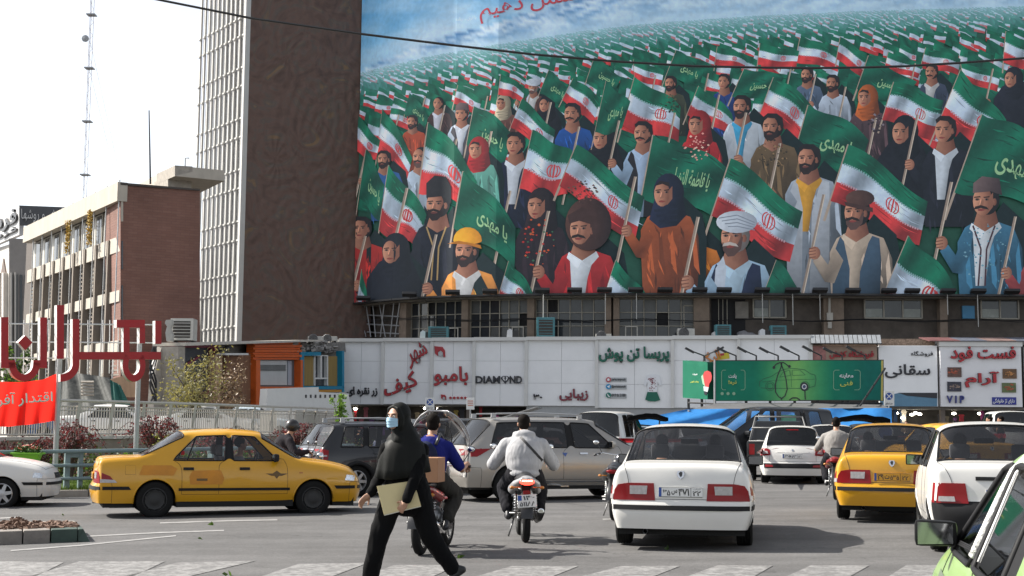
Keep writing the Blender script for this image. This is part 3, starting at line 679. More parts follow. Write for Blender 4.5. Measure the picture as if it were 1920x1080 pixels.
def flag(q, kind='T', nx=None, txt=None, ph=0, fade=0, pole=True):
 """waving flag between four pixel corners tl, tr, br, bl"""
 wd = sqrt((q[1][0] - q[0][0]) ** 2 + (q[1][1] - q[0][1]) ** 2); hh = sqrt((q[3][0] - q[0][0]) ** 2 + (q[3][1] - q[0][1]) ** 2); nx = nx or max(2, min(14, int(wd / 9)))
 def pp(a, b):
  x = (q[0][0] * (1 - a) + q[1][0] * a) * (1 - b) + (q[3][0] * (1 - a) + q[2][0] * a) * b; y = (q[0][1] * (1 - a) + q[1][1] * a) * (1 - b) + (q[3][1] * (1 - a) + q[2][1] * a) * b
  return (x, y + hh * .09 * sin(a * 5.2 + ph) * (a ** .5) - hh * .05 * sin(a * pi) * (1 - b))
 big = wd > 45; rs = random.Random(int(q[0][0] * 7 + q[0][1]))
 bands = ((0, .34, GR), (.34, .66, WH), (.66, 1, RD)) if kind == 'T' else ((0, .5, GR2), (.5, 1, GR2))
 L = None
 for (b0, b1, c0) in bands:
  nb = 4 if big else 1
  rows, cols = [], []
  for j in range(nb + 1):
   b = b0 + (b1 - b0) * j / nb; r = []; cc = []
   for i in range(nx + 1):
    a = i / nx; sh = 1 + (.20 * sin(a * 8.5 + ph * 2 + b * 2.2) + .12 * sin(a * 19 + b * 5 + ph)) * (1 if big else .5) - .10 * a
    if kind == 'G': sh = 1 + .34 * sin(a * 9 + b * 6 + ph) * (.6 if a < .5 else 1)
    c = tuple(min(235, k * sh) for k in c0); c = mix(c, (164, 200, 214), fade); r.append(pp(a, b)); cc.append(c)
   rows.append(r); cols.append(cc)
  L = pt.grid(rows, cols, L)
 if wd > 30:
  for k in range(int(wd / 5)):
   a = rs.uniform(.0, .8); b = rs.uniform(.03, .93); l = rs.uniform(.12, .3); t_ = rs.uniform(.012, .035)
   c0 = GR2 if kind == 'G' else (GR if b < .31 else WH if .37 < b < .62 else RD if b > .69 else None)
   if c0 is None: continue
   kk = rs.choice((.62, .75, .84, 1.16, 1.3)) if c0 != WH else rs.choice((.72, .82, .9, 1.08)); pt.poly([pp(a, b), pp(a + l * .5, b + t_ * .2), pp(a + l, b + .02), pp(a + l * .5, b + t_ * 1.2)], tuple(min(240, x * kk) for x in c0))
 if big and kind == 'T':
  for bb in (.34, .66):
   k = 0.02
   while k < .95:
    a0 = k; a1 = min(.98, k + 3.2 / wd); p0 = pp(a0, bb - .02); p1 = pp(a1, bb - .02); p2 = pp(a1, bb + .022); p3 = pp(a0, bb + .022); pt.poly([p0, p1, p2, p3], mix(WH, GR if bb < .5 else RD, .35)); k += 5.2 / wd
 if kind == 'T' and wd > 34:
  # the emblem: an upright stroke between two pairs of crescents
  cx, cy = .63, .5; r = .125
  for sg_, rr_ in ((-1, 1), (1, 1), (-1, .55), (1, .55)):
   arc = []
   for k in range(7):
    t = -1.1 + 2.2 * k / 6; arc.append(pp(cx + sg_ * r * rr_ * cos(t) * .62 * hh / wd * 1.5, cy + r * sin(t)))
   pt.line(arc, max(.9, hh * .02), RD)
  pt.line([pp(cx, cy - r * 1.05), pp(cx, cy + r * 1.0)], max(.9, hh * .028), RD)
 if txt:
  pt.text(fa(txt), [pp(.34, .34), pp(.86, .30), pp(.86, .66), pp(.34, .70)], (150, 190, 140), bold=.018)
rf = random.Random(11)
h = 1.5
while h < 250:
 wf = 6 + .50 * h; u = 660 + rf.uniform(0, wf)
 while u < 2250:
  v = itp(HOR, u) + h + rf.uniform(-.12, .12) * wf - .25 * wf
  kind = 'G' if rf.random() < .28 else 'T'; s = rf.uniform(.75, 1.2); ww = wf * s; hh = wf * .72 * s; sl = rf.uniform(.08, .24); dr = rf.uniform(.28, .62)
  f = max(0, .88 - h / 60)
  if rf.random() < .93: flag([(u, v), (u + ww, v + dr * ww), (u + ww * .92, v + dr * ww + hh * .8), (u - sl * hh, v + hh)], kind, ph=rf.uniform(0, 6.28), fade=f, txt=None, nx=(2 if wf < 12 else 4 if wf < 24 else None))
  u += wf * rf.uniform(.62, .95)
 h += max(2.6, wf * .30)
SK = (196, 140, 112); SKD = (104, 62, 48)
def person(u, v, h, coat, shirt=None, hat=None, hatc=(40, 35, 35), beard=0, sx_=1, hand=True, vest=None, skin=SK, body=3.6, trim=None):
 """painted half-length figure; (u, v) is the middle of the face, h the face height"""
 K = [1.16]; X = lambda a, b: (u + a * h * sx_ * K[0], v + (.5 + (b - .5) * K[0]) * h)
 if hand:
  pt.line([X(-1.75, 3.0), X(-1.0, -.5)], max(1.3, h * .11), (150, 132, 118)); pt.line([X(-1.72, 3.0), X(-.97, -.5)], max(.6, h * .035), (205, 190, 172))
 dk = tuple(c * .5 for c in coat)
 pt.poly([X(.55, .1), X(1.25, .75), X(1.4, 1.6), X(1.35, body), X(.2, body), X(.2, .6)], (12, 30, 30))
 pt.poly([X(.3, .66), X(.85, .85), X(1.12, 1.5), X(1.15, 2.4), X(1.0, body), X(-.72, body), X(-.8, 2.2), X(-.82, 1.3), X(-.6, .86), X(-.3, .68)],
   [coat, coat, dk, dk, dk, tuple(c * .8 for c in coat), coat, coat, tuple(min(255, c * 1.15) for c in coat), coat])
 # folds
 for k in range(5):
  a = -.6 + .38 * k; pt.poly([X(a, 1.3 + .1 * k), X(a + .09, 1.3), X(a + .25, 2.8), X(a + .05, 2.5)], tuple(c * (.72 if k % 2 else 1.18 if max(coat) < 200 else .9) for c in coat))
 rs = random.Random(int(u * 3 + v))
 for k in range(26 if h > 20 else 8):
  a, b = rs.uniform(-.68, .85), rs.uniform(1.0, min(3.4, body)); l = rs.uniform(.25, .7); w_ = rs.uniform(.02, .05); sl_ = rs.uniform(-.12, .3); kk = rs.choice((.55, .7, .82, 1.15, 1.3))
  pt.poly([X(a, b), X(a + w_ + sl_ * .5, b + l * .5), X(a + sl_, b + l), X(a - w_ + sl_ * .4, b + l * .5)], tuple(min(235, c * kk) for c in coat))
 if hat in ('chador', 'scarf', 'hijab'):
  hc = hatc; hd = tuple(c * .5 for c in hc)
  if hat == 'chador':
   pt.poly([X(-.5, .45), X(-.95, 1.1), X(-1.05, body), X(1.2, body), X(1.05, 1.2), X(.62, .2), X(.3, .1)], [hc, hc, hd, hd, hd, hc, hc])
  K[0] = 1
  pt.ell(X(.14, -.06), .60 * h, .74 * h, hc, hd, bot=1.0)
  pt.poly([X(-.42, .25), X(.7, .1), X(.82, .85), X(.45, 1.25), X(-.2, 1.35), X(-.62, 1.0)], [tuple(min(255, c * 1.2) for c in hc), hd, hd, hd, hc, hc])
  for k in range(3): pt.poly([X(-.45 + .1 * k, .62 + .2 * k), X(.5, .55 + .22 * k), X(.45, .62 + .22 * k), X(-.42 + .1 * k, .72 + .2 * k)], tuple(c * .75 for c in hc))
  pt.ell(X(-.12, 0), .31 * h, .46 * h, tuple(min(255, c * 1.08) for c in skin), mix(skin, SKD, .9), bot=1.1)
  if hat == 'hijab' or hat == 'scarf': pt.poly([X(-.4, -.3), X(-.2, -.5), X(.15, -.44), X(.2, -.25), X(-.1, -.38)], (38, 26, 24))
 else:
  pt.poly([X(-.2, .3), X(.3, .3), X(.42, .8), X(0, 1.0), X(-.35, .78)], [mix(skin, SKD, .3), SKD, SKD, mix(skin, SKD, .5), mix(skin, SKD, .2)])
  if shirt:
   pt.poly([X(-.38, .74), X(0, .98), X(.4, .72), X(.16, 1.5), X(.0, 2.6), X(-.28, 2.6), X(-.34, 1.4)], [shirt, shirt, tuple(c * .8 for c in shirt), tuple(c * .8 for c in shirt), tuple(c * .7 for c in shirt), shirt, shirt])
   pt.poly([X(-.4, .72), X(-.02, 1.0), X(-.14, 1.22), X(-.46, .9)], tuple(min(255, c * 1.1) for c in shirt)); pt.poly([X(.42, .7), X(.02, 1.0), X(.2, 1.2), X(.5, .86)], tuple(c * .9 for c in shirt))
  if vest:
   pt.poly([X(-.5, .8), X(-.38, .95), X(-.2, 1.8), X(-.25, body), X(-.75, body), X(-.72, 1.4)], [vest, vest, vest, tuple(c * .6 for c in vest), tuple(c * .6 for c in vest), vest])
   pt.poly([X(.5, .78), X(.72, .86), X(.78, 1.6), X(.7, body), X(.02, body), X(.12, 1.9), X(.38, 1.0)], [vest, vest, tuple(c * .6 for c in vest), tuple(c * .5 for c in vest), tuple(c * .6 for c in vest), vest, vest])
  if trim:
   pt.line([X(-.36, .8), X(-.12, 1.5), X(-.2, 2.6)], h * .06, trim); pt.line([X(.3, .8), X(.05, 1.5), X(.0, 2.6)], h * .06, trim)
  K[0] = 1
  hair = (34, 26, 26) if hat != 'turban' else (150, 140, 135)
  if hat not in ('wool',): pt.ell(X(.08, -.07), .43 * h, .55 * h, hair, tuple(c * .6 for c in hair))
  else: pt.ell(X(.22, -.2), .80 * h, .92 * h, (92, 60, 50), (38, 22, 20), n=26)
  pt.ell(X(-.08, 0), .34 * h, .50 * h, tuple(min(255, c * 1.1) for c in skin), mix(skin, SKD, .95))
  pt.ell(X(.33, .03), .08 * h, .13 * h, mix(skin, SKD, .5), SKD, n=10)   # ear
  if beard > 0: pt.poly([X(-.38, .15), X(-.25, .22), X(-.2, .3), X(-.05, .3), X(.12, .2), X(.24, -.05), X(.29, .0), X(.22, .38), X(.0, .60), X(-.2, .62), X(-.36, .42)], (44, 30, 28) if beard != 3 else (90, 66, 60))
 # eyes, brows, nose, mouth
 if h > 17:
  for a in (-.27, .06):
   pt.ell(X(a, -.06), .085 * h, .045 * h, (150, 120, 108), (60, 38, 32), n=8); pt.ell(X(a - .01, -.055), .035 * h, .04 * h, (24, 16, 14), n=6)
   pt.poly([X(a - .12, -.145), X(a + .1, -.175), X(a + .13, -.13), X(a - .1, -.11)], (42, 26, 22))
  pt.poly([X(-.10, -.08), X(-.04, -.05), X(-.06, .17), X(-.2, .2), X(-.17, .12)], mix(skin, SKD, .45)); pt.poly([X(-.16, -.05), X(-.12, -.05), X(-.16, .12), X(-.2, .13)], tuple(min(255, c * 1.2) for c in skin))
  pt.poly([X(-.26, .285), X(-.15, .26), X(-.02, .28), X(.03, .3), X(-.1, .345), X(-.22, .34)], (138, 62, 56) if beard < 1 or beard == 3 else (105, 55, 50))
  pt.poly([X(.12, -.1), X(.28, -.3), X(.28, .2), X(.1, .42), X(.02, .44), X(.14, .2)], mix(skin, SKD, .62)) if beard < 1 else None
 else:
  pt.poly([X(-.35, -.1), X(.15, -.12), X(.15, -.02), X(-.35, -.0)], mix(skin, SKD, .8)); pt.poly([X(-.2, .28), X(0, .27), X(0, .34), X(-.2, .34)], (110, 60, 55))
 if beard in (2, 3) or beard == -1: pt.poly([X(-.34, .19), X(-.14, .14), X(.06, .2), X(.14, .3), X(-.08, .26), X(-.14, .235), X(-.22, .265), X(-.38, .29)], (40, 28, 26) if hat != 'turban' else (190, 180, 172))
 if hat == 'helmet':
  pt.ell(X(.05, -.42), .56 * h, .42 * h, (238, 178, 40), (190, 120, 22), bot=.35, top=1.25); pt.poly([X(-.72, -.30), X(-.3, -.42), X(.55, -.25), X(.6, -.1), X(0, -.28)], (176, 108, 20))
 if hat == 'turban':
  pt.ell(X(.08, -.50), .66 * h, .36 * h, (206, 214, 222), (150, 158, 170), n=20)
  for k in range(4): pt.line([X(-.5 + .1 * k, -.62 + .09 * k), X(.1, -.72 + .12 * k), X(.66, -.48 + .08 * k)], h * .03, (128, 138, 152))
  pt.poly([X(-.6, 1.0), X(-.35, .6), X(-.25, 1.0), X(-.4, 2.9), X(-.75, 3.2)], (190, 200, 212))
 if hat == 'pakol': pt.ell(X(.14, -.52), .52 * h, .30 * h, (96, 66, 56), (60, 40, 36)); pt.poly([X(-.42, -.40), X(.6, -.18), X(.6, -.02), X(-.38, -.26)], (72, 48, 42))
 if hat == 'cap': pt.poly([X(-.42, -.28), X(-.4, -.62), X(-.1, -.86), X(.5, -.78), X(.6, -.2), X(.2, -.34)], [(110, 92, 92), (120, 100, 98), (112, 92, 92), (70, 56, 58), (56, 44, 46), (80, 64, 64)])
 if hat == 'tall': pt.poly([X(-.42, -.28), X(-.42, -.85), X(-.1, -1.15), X(.35, -1.1), X(.55, -.7), X(.56, -.05), X(.2, -.34)], [(44, 40, 42), (50, 46, 48), (40, 36, 38), (26, 22, 24), (20, 18, 20), (20, 18, 20), (30, 26, 28)])
 if hat == 'wool': pt.poly([X(-.44, -.22), X(-.5, -.5), X(0, -.8), X(.5, -.6), X(.48, .35), X(.36, .1), X(.3, -.2), X(-.1, -.32)], (66, 42, 36))
 if hat == 'hair' or hat is None: pt.poly([X(-.35, -.3), X(-.40, -.46), X(-.2, -.63), X(.2, -.62), X(.47, -.42), X(.48, .02), X(.38, .04), X(.33, -.2), X(.12, -.40), X(-.2, -.43)], (32, 24, 24))
 if hand:
  K[0] = 1.1
  sl = tuple(c * .85 for c in coat)
  pt.poly([X(-.72, 1.15), X(-.42, 1.6), X(-.72, 2.35), X(-1.02, 2.3), X(-1.42, 1.62), X(-1.16, 1.42), X(-.92, 1.75)], [coat, sl, sl, tuple(c * .6 for c in coat), coat, tuple(min(255, c * 1.1) for c in coat), sl])
  pt.ell(X(-1.36, 1.36), .21 * h, .24 * h, skin, mix(skin, SKD, .7), n=12)
  if h > 24:
   for k in range(4): pt.poly([X(-1.54, 1.2 + .1 * k), X(-1.32, 1.17 + .1 * k), X(-1.32, 1.195 + .1 * k), X(-1.54, 1.235 + .1 * k)], mix(skin, SKD, .8))
BK, NV = (30, 28, 36), (26, 32, 56)
def F(*a, **k):
 q = [(a[i], a[i + 1]) for i in range(0, 8, 2)]; flag(q, *a[8:], **k)
y1, y2, y3 = 'یا مهدی', 'یا حسین', 'یا فاطمة الزهراء'
for it in [
 ('F', 1500, 72, 1575, 98, 1570, 132, 1490, 118), ('F', 1425, 82, 1498, 100, 1492, 130, 1420, 122), ('F', 1575, 70, 1640, 115, 1625, 150, 1568, 112), ('F', 1735, 90, 1800, 112, 1795, 142, 1725, 128), ('F', 1665, 98, 1730, 125, 1720, 150, 1658, 130), ('F', 1800, 118, 1875, 140, 1868, 176, 1805, 150), ('F', 1885, 60, 1960, 98, 1955, 140, 1880, 118),
 ('F', 1345, 88, 1400, 108, 1395, 130, 1340, 122, 'T'), ('F', 1268, 95, 1320, 130, 1312, 160, 1248, 145, 'G', y1), ('F', 1115, 108, 1165, 145, 1152, 175, 1100, 152, 'G', y2), ('F', 1188, 112, 1245, 135, 1240, 165, 1190, 148),
 ('P', 1257, 158, 24, (62, 66, 48), None, None, BK, 2), ('P', 1357, 155, 25, (30, 62, 128)), ('P', 1512, 142, 25, (86, 104, 128), None, None, BK, 2), ('P', 1560, 158, 27, (178, 190, 205), None, None, BK, 2),
 ('F', 1395, 130, 1468, 148, 1445, 192, 1372, 182, 'G', y2), ('P', 1745, 137, 26, (58, 66, 86), (180, 180, 180), None, BK, -1), ('F', 1628, 105, 1718, 160, 1690, 200, 1606, 168, 'G', y2), ('P', 1895, 150, 30, (28, 30, 44), None, 'chador', (34, 34, 46)),
 ('P', 1000, 165, 20, (90, 58, 50), (190, 190, 190), 'turban', BK, 3), ('P', 942, 196, 23, (110, 70, 60), None, 'scarf', (206, 190, 160)), ('P', 1023, 198, 25, (60, 110, 140), None, 'chador', (30, 28, 36)), ('P', 823, 195, 21, (70, 48, 46), (190, 190, 200), 'none'),
 ('F', 1030, 132, 1068, 168, 1058, 198, 1012, 176, 'G', y1), ('F', 940, 140, 985, 165, 980, 190, 935, 178), ('F', 860, 160, 905, 185, 898, 215, 852, 195), ('F', 770, 175, 805, 215, 798, 240, 760, 215, 'G', y1),
 ('P', 1622, 185, 32, (84, 62, 66), None, 'scarf', (206, 104, 44)), ('P', 775, 230, 22, (170, 70, 40), None, None, BK, 2), ('P', 866, 215, 26, (170, 184, 200), (200, 205, 215), 'cap', BK, 0, dict(vest=(70, 66, 72))),
 ('F', 1075, 148, 1125, 185, 1112, 236, 1055, 188), ('F', 1190, 145, 1276, 206, 1272, 272, 1166, 236), ('F', 1310, 162, 1372, 215, 1380, 262, 1288, 216), ('F', 1450, 146, 1532, 205, 1508, 272, 1424, 216), ('F', 1675, 155, 1768, 188, 1752, 262, 1653, 226), ('F', 1800, 132, 1885, 235, 1872, 285, 1756, 238),
 ('P', 1073, 215, 34, (28, 78, 150), None, None, BK, -1), ('P', 1128, 262, 36, BK, None, 'chador', (30, 27, 34)), ('P', 1390, 202, 36, (186, 196, 206), (60, 150, 190), None, BK, 2, dict(vest=(180, 188, 196))), ('P', 1307, 236, 36, (176, 40, 44), None, 'scarf', (190, 44, 46)),
 ('F', 1137, 152, 1182, 200, 1166, 250, 1116, 248, 'G', y1), ('P', 1205, 252, 38, (150, 175, 200), (160, 180, 205), None, BK, -1, dict(vest=(36, 30, 34))), ('F', 1515, 198, 1628, 262, 1602, 335, 1486, 300, 'G', y1), ('P', 1447, 240, 42, (104, 84, 58), None, None, BK, 2),
 ('P', 1690, 250, 42, BK, None, 'chador', (26, 26, 34)), ('P', 1770, 246, 44, (30, 30, 40), (196, 204, 212)),
 ('F', 980, 186, 1042, 246, 1034, 285, 958, 240), ('F', 890, 200, 962, 246, 944, 312, 876, 272, 'G', y2), ('P', 967, 272, 38, (30, 34, 58), (200, 206, 214)), ('P', 895, 282, 32, (90, 150, 136), None, 'scarf', (186, 40, 44)), ('P', 790, 296, 32, (176, 190, 205), None, 'none', BK, 3),
 ('F', 720, 205, 776, 290, 766, 330, 710, 284), ('F', 676, 218, 716, 268, 708, 304, 666, 280), ('P', 723, 300, 28, (40, 90, 150), None, None, BK, 2),
 ('F', 805, 230, 896, 330, 880, 382, 788, 364), ('F', 690, 280, 724, 345, 716, 412, 676, 372, 'G', y2),
 ('P', 1515, 300, 46, (150, 160, 172), (206, 150, 50), None, BK, 2, dict(vest=(176, 182, 190), body=5.2)), ('F', 1225, 254, 1362, 318, 1334, 408, 1203, 372, 'G', y3), ('F', 1840, 216, 1975, 290, 1970, 395, 1788, 362, 'G', y1),
 ('F', 1000, 244, 1074, 292, 1064, 374, 975, 354), ('P', 1010, 388, 45, (44, 30, 36), None, 'scarf', (46, 30, 34)), ('P', 1300, 430, 44, (206, 120, 40), None, 'none', BK, 0, dict(hand=False)),
 ('F', 732, 310, 802, 408, 784, 470, 714, 432), ('P', 682, 430, 38, (176, 42, 34), None, None, BK, 0, dict(hand=False)), ('P', 822, 385, 48, (26, 26, 38), None, 'tall', BK, 2, dict(trim=(170, 140, 90))), ('P', 740, 472, 44, (24, 26, 40), None, 'chador', (24, 25, 38)),
 ('F', 1082, 272, 1208, 372, 1190, 456, 1050, 350), ('F', 870, 322, 968, 424, 966, 500, 852, 428, 'G', y1), ('F', 1370, 298, 1504, 398, 1480, 492, 1334, 406), ('F', 1590, 272, 1738, 376, 1722, 458, 1556, 378),
 ('P', 876, 472, 48, (212, 138, 60), (200, 200, 200), 'helmet', BK, 2), ('P', 1092, 432, 54, (172, 38, 40), (214, 220, 226), 'wool', BK, -1), ('P', 1247, 364, 48, (160, 80, 42), None, 'hijab', (34, 40, 66), 0, dict(body=4.2)), ('P', 1376, 446, 58, (150, 178, 200), (170, 195, 212), 'turban', BK, 3, dict(vest=(30, 38, 66))),
 ('P', 1604, 400, 52, (176, 158, 140), (190, 172, 152), 'pakol', BK, 3, dict(vest=(62, 84, 104))), ('P', 1845, 378, 54, (60, 112, 140), (206, 212, 216), 'cap', BK, -1, dict(trim=(70, 40, 50))), ('P', 1960, 440, 50, (150, 60, 60), None, None),
 ('P', 2080, 420, 52, (60, 70, 100), None, 'chador'), ('F', 2020, 250, 2160, 330, 2140, 420, 1990, 360),
 ('F', 955, 490, 1004, 556, 985, 590, 932, 570), ('F', 1155, 488, 1212, 560, 1190, 600, 1128, 574), ('F', 1455, 488, 1512, 560, 1480, 610, 1420, 580, 'G'), ('F', 1702, 443, 1800, 560, 1770, 640, 1640, 590), ('F', 682, 505, 694, 570, 690, 600, 670, 590),
]:
 if it[0] == 'F':
  a = it[1:9]; k = it[9] if len(it) > 9 else 'T'; t = it[10] if len(it) > 10 else None
  # staff
  tl, bl_ = (a[0], a[1]), (a[6], a[7]); ln_ = 1.35; wd = abs(a[2] - a[0]); pt.line([tl, (tl[0] + (bl_[0] - tl[0]) * ln_, tl[1] + (bl_[1] - tl[1]) * ln_)], max(1.2, wd * .035), (170, 152, 136))
  F(*a, k, txt=t, ph=a[0] * .37)
 else:
  a = list(it[1:]); kw = a.pop() if isinstance(a[-1], dict) else {}
  person(*a, **kw)
# patterned cloth
rp = random.Random(5)
for (u, v, w_, h_, n, cs) in ((1010, 455, 30, 50, 60, [(196, 48, 40), (210, 90, 40), (60, 110, 80)]), (1307, 275, 26, 26, 50, [(220, 150, 140), (230, 190, 170)]), (1447, 290, 30, 28, 70, [(70, 58, 38), (150, 120, 84), (48, 42, 30)]), (1257, 195, 18, 18, 40, [(40, 44, 30), (90, 90, 60)]), (1640, 232, 16, 16, 40, [(40, 30, 38), (130, 120, 128)]), (1845, 480, 44, 60, 60, [(84, 140, 160), (120, 165, 180)]), (1092, 360, 30, 22, 90, [(110, 74, 62), (60, 38, 32)])):
 for _ in range(n):
  a, b = rp.uniform(-1, 1), rp.uniform(-1, 1)
  if a * a + b * b > 1: continue
  r = rp.uniform(1.2, 3.2); pt.poly([(u + a * w_ - r, v + b * h_), (u + a * w_, v + b * h_ - r * .8), (u + a * w_ + r, v + b * h_), (u + a * w_, v + b * h_ + r * .7)], rp.choice(cs))
# verse above the crowd, small line beside it
pt.text(fa('از آن به که کشور به دشمن دهیم'), [(900, 0), (1420, -95), (1420, -45), (900, 46)], (186, 62, 74), bold=.006)
pt.text(fa('یا ایران ... برنامه'), [(855, 33), (893, 29), (893, 37), (855, 42)], (205, 215, 225), bold=.01)
def finish_paint():
 bm = pt.bm
 for s in MUR.s[1:-1]:
  g_ = bm.verts[:] + bm.edges[:] + bm.faces[:]; bmesh.ops.bisect_plane(bm, geom=g_, plane_co=(s, 0, 0), plane_no=(1, 0, 0), dist=1e-6)
 for co, no in (((0, 0, ZM), (0, 0, -1)), ((MUR.s[1], 0, 0), (-1, 0, 0)), ((MUR.s[-1] - .1, 0, 0), (1, 0, 0)), ((0, 0, MUR.at(1300, -105).z), (0, 0, 1))):
  bmesh.ops.bisect_plane(bm, geom=bm.verts[:] + bm.edges[:] + bm.faces[:], plane_co=co, plane_no=no, clear_outer=True, dist=1e-6)
 # keep the pieces of one fold on its own facet
 bmesh.ops.split_edges(bm, edges=[])
 for v in bm.verts:
  c = v.co; v.co = MUR.w(c.x, c.z, .02 + c.y)
 me = bpy.data.meshes.new('print'); bm.to_mesh(me); bm.free(); return me
me = finish_paint()
M_PRINT = bpy.data.materials.new('printed_vinyl'); M_PRINT.use_nodes = True
def printn():
 t = M_PRINT.node_tree; L = t.links.new; b = t.nodes['Principled BSDF']; a = t.nodes.new('ShaderNodeVertexColor'); a.layer_name = 'Col'; tc = t.nodes.new('ShaderNodeTexCoord')
 def nz(s, lo, hi, d=5):
  n = t.nodes.new('ShaderNodeTexNoise'); n.inputs['Scale'].default_value = s; n.inputs['Detail'].default_value = d; L(tc.outputs['Object'], n.inputs[0]); r = t.nodes.new('ShaderNodeMapRange'); r.inputs[1].default_value = .3; r.inputs[2].default_value = .7; r.inputs[3].default_value = lo; r.inputs[4].default_value = hi; L(n.outputs[0], r.inputs[0]); return r.outputs[0]
 m = t.nodes.new('ShaderNodeMath'); m.operation = 'MULTIPLY'; L(nz(2.6, .92, 1.08, 8), m.inputs[0]); L(nz(.5, .93, 1.07), m.inputs[1])
 x = t.nodes.new('ShaderNodeVectorMath'); x.operation = 'SCALE'; L(a.outputs[0], x.inputs[0]); L(m.outputs[0], x.inputs['Scale']); k = t.nodes.new('ShaderNodeVectorMath'); k.operation = 'SCALE'; k.inputs['Scale'].default_value = PRINTK; L(x.outputs[0], k.inputs[0]); L(k.outputs[0], b.inputs['Base Color'])
 b.inputs['Roughness'].default_value = .6; b.inputs['Specular IOR Level'].default_value = .25
PRINTK = 1.42
printn()
bb = thing('painted_billboard', 'huge billboard of a crowd holding green, white and red flags before a snowy mountain', 'billboard', (14, 106, 0))
me.transform(Matrix.Translation(-bb.location)); o = link('print', me, bb, M_PRINT)
mb = MB(); MUR.box(mb, MUR.s[1], MUR.s[-1] - .1, ZM, MUR.at(1300, -105).z, -.25, .004); part('backing', mb, M_STEEL, bb)
mb = MB(); MUR.box(mb, MUR.s[1], MUR.s[-1] - .1, ZM - .14, ZM, -.3, .35); part('bottom_rail', mb, M_BLK, bb)
WHO = [(682, 'man in red at the left edge'), (740, 'woman in the black chador'), (822, 'man in the tall dark hat'), (876, 'worker in the yellow helmet'), (955, 'flag tip left of the flowery scarf'), (1010, 'woman in the flowery scarf'), (1092, 'man in the big wool hat'), (1160, 'flag tip right of the red coat'), (1247, 'woman in the navy scarf'), (1376, 'man in the white turban'), (1460, 'dark green flag tip'), (1530, 'man in the mustard shirt'), (1604, 'man in the brown felt cap'), (1702, 'large flag tip'), (1775, 'hand beside the teal coat'), (1850, 'man in the teal coat'), (1960, 'figure at the right edge')]
for u in list(range(700, 1000, 75)) + list(range(1016, 1960, 58)):
 u += rnd.uniform(-8, 8); s, _ = MUR.uv2sz(u, 550); p = MUR.w(s, ZM + .05, .9)
 wh = min(WHO, key=lambda q: abs(q[0] - u)); fl = thing('flood_lamp', 'black flood lamp %s the painted %s' % ('directly under' if abs(wh[0] - u) < 14 else 'just left of' if u < wh[0] else 'just right of', wh[1]), 'lamp', p, 0, 'flood lamps along the foot of the billboard')
 mb = MB(); mb.obox((0, 0, .12), (1.15, .5, .22), 0, radians(-25)); mb.build('head', M_BLK, fl, bevel=.03)
 mb = MB(); mb.tube([(0, 0, .05), (0, .95, -.15)], .04, 6); mb.build('arm', M_BLK, fl)
 if rnd.random() < .55: mb = MB(); mb.tube([(.1, .5, -.1), (.1, .45, -rnd.uniform(1.6, 2.6))], .035, 5); mb.build('hanging_cable', mat('pale_cable', (.4, .4, .38), .5), fl)
# ---------------------------------------------------------------- white shop signs
SIG = Bend([(600, 104.8), (1520, 99.8), (1650, 99.2), (1760, 98.6), (1920, 98), (2200, 97)], v=700)
def S2(u, v=700): return SIG.uv2sz(u, v)[0]
def SZ(u, v): return SIG.at(u, v).z
wsn = thing('shop_sign_wall', 'long white sheet sign wall with raised shop lettering above the shop fronts', 'shop sign', (12, 102, 0))
pe = [636, 718, 810, 889, 987, 1119, 1261, 1385, 1520]
zt = SZ(1000, 632)
for k, (a, b) in enumerate(zip(pe, pe[1:])):
 s0, s1 = S2(a), S2(b); z0 = SZ((a + b) / 2, 758 if a < 880 else 761 if a < 1100 else 765)
 z1 = SZ((a + b) / 2, 637.5 - 7 * ((a + b) / 2 - 636) / 884)
 # every sheet is a part, seams show between them
 for i in range(2):
  for j in range(3):
   mb = MB(); SIG.box(mb, s0 + (s1 - s0) * i / 2 + .01, s0 + (s1 - s0) * (i + 1) / 2 - .008, z0 + (z1 - z0) * j / 3 + .008, z0 + (z1 - z0) * (j + 1) / 3 - .008, -.1, rnd.uniform(-.006, .006)); part('sheet', mb, M_WHITE, wsn)
 mb = MB(); SIG.box(mb, s0, s1, z0 - .02, z1, -.3, -.1); part('backing', mb, M_STEEL, wsn)
 mb = MB(); SIG.box(mb, s0 - .12, s0 + .12, z0 - .03, z1 + .02, .012, .22); part('post', mb, M_WHITE2, wsn)
 mb = MB(); SIG.box(mb, s0, s1, z1 - .16, z1 + .10, -.2, .30); part('top_rail', mb, M_WHITE2, wsn)
 if k >= 4: mb = MB(); SIG.box(mb, s0, s1, z0 - .8, z0 - .03, -.5, -.2); part('shutter_box', mb, M_STEEL, wsn)
mb = MB(); s = S2(1520); SIG.box(mb, s - .14, s + .14, SZ(1500, 690), SZ(1520, 629), .012, .24); part('post', mb, M_WHITE2, wsn)
M_RL = mat('red_letter', (.38, .02, .03), .4, nz=(3, .15)); M_RLD = mat('letter_side', (.03, .02, .025), .5); M_GL = mat('green_letter', (.0, .12, .075), .4, nz=(3, .1)); M_KL = mat('black_letter', (.02, .022, .03), .4); M_ML = mat('maroon_letter', (.22, .03, .05), .4, nz=(3, .1))
def letters(name, s, box, m, parent=wsn, bold=.012, S=SIG, rot=None, th=.14, off=.01, shear=0, with_return=True, space=1):  # optionally adds a dark return behind each letter face
 if with_return:
  mb = MB(); q = rot or [(box[0], box[1]), (box[2], box[1]), (box[2], box[3]), (box[0], box[3])]; text_on(mb, S, s, 0, 0, 0, 0, off, th * .8, bold + .01, shear, rot=q, space=space); part('letter_return', mb, M_RLD, parent)
 mb = MB(); text_on(mb, S, s, *(box or (0, 0, 0, 0)), off + (th * .8 if with_return else 0), th * .25 if with_return else th, bold, shear, rot=rot, space=space); return part(name, mb, m, parent)
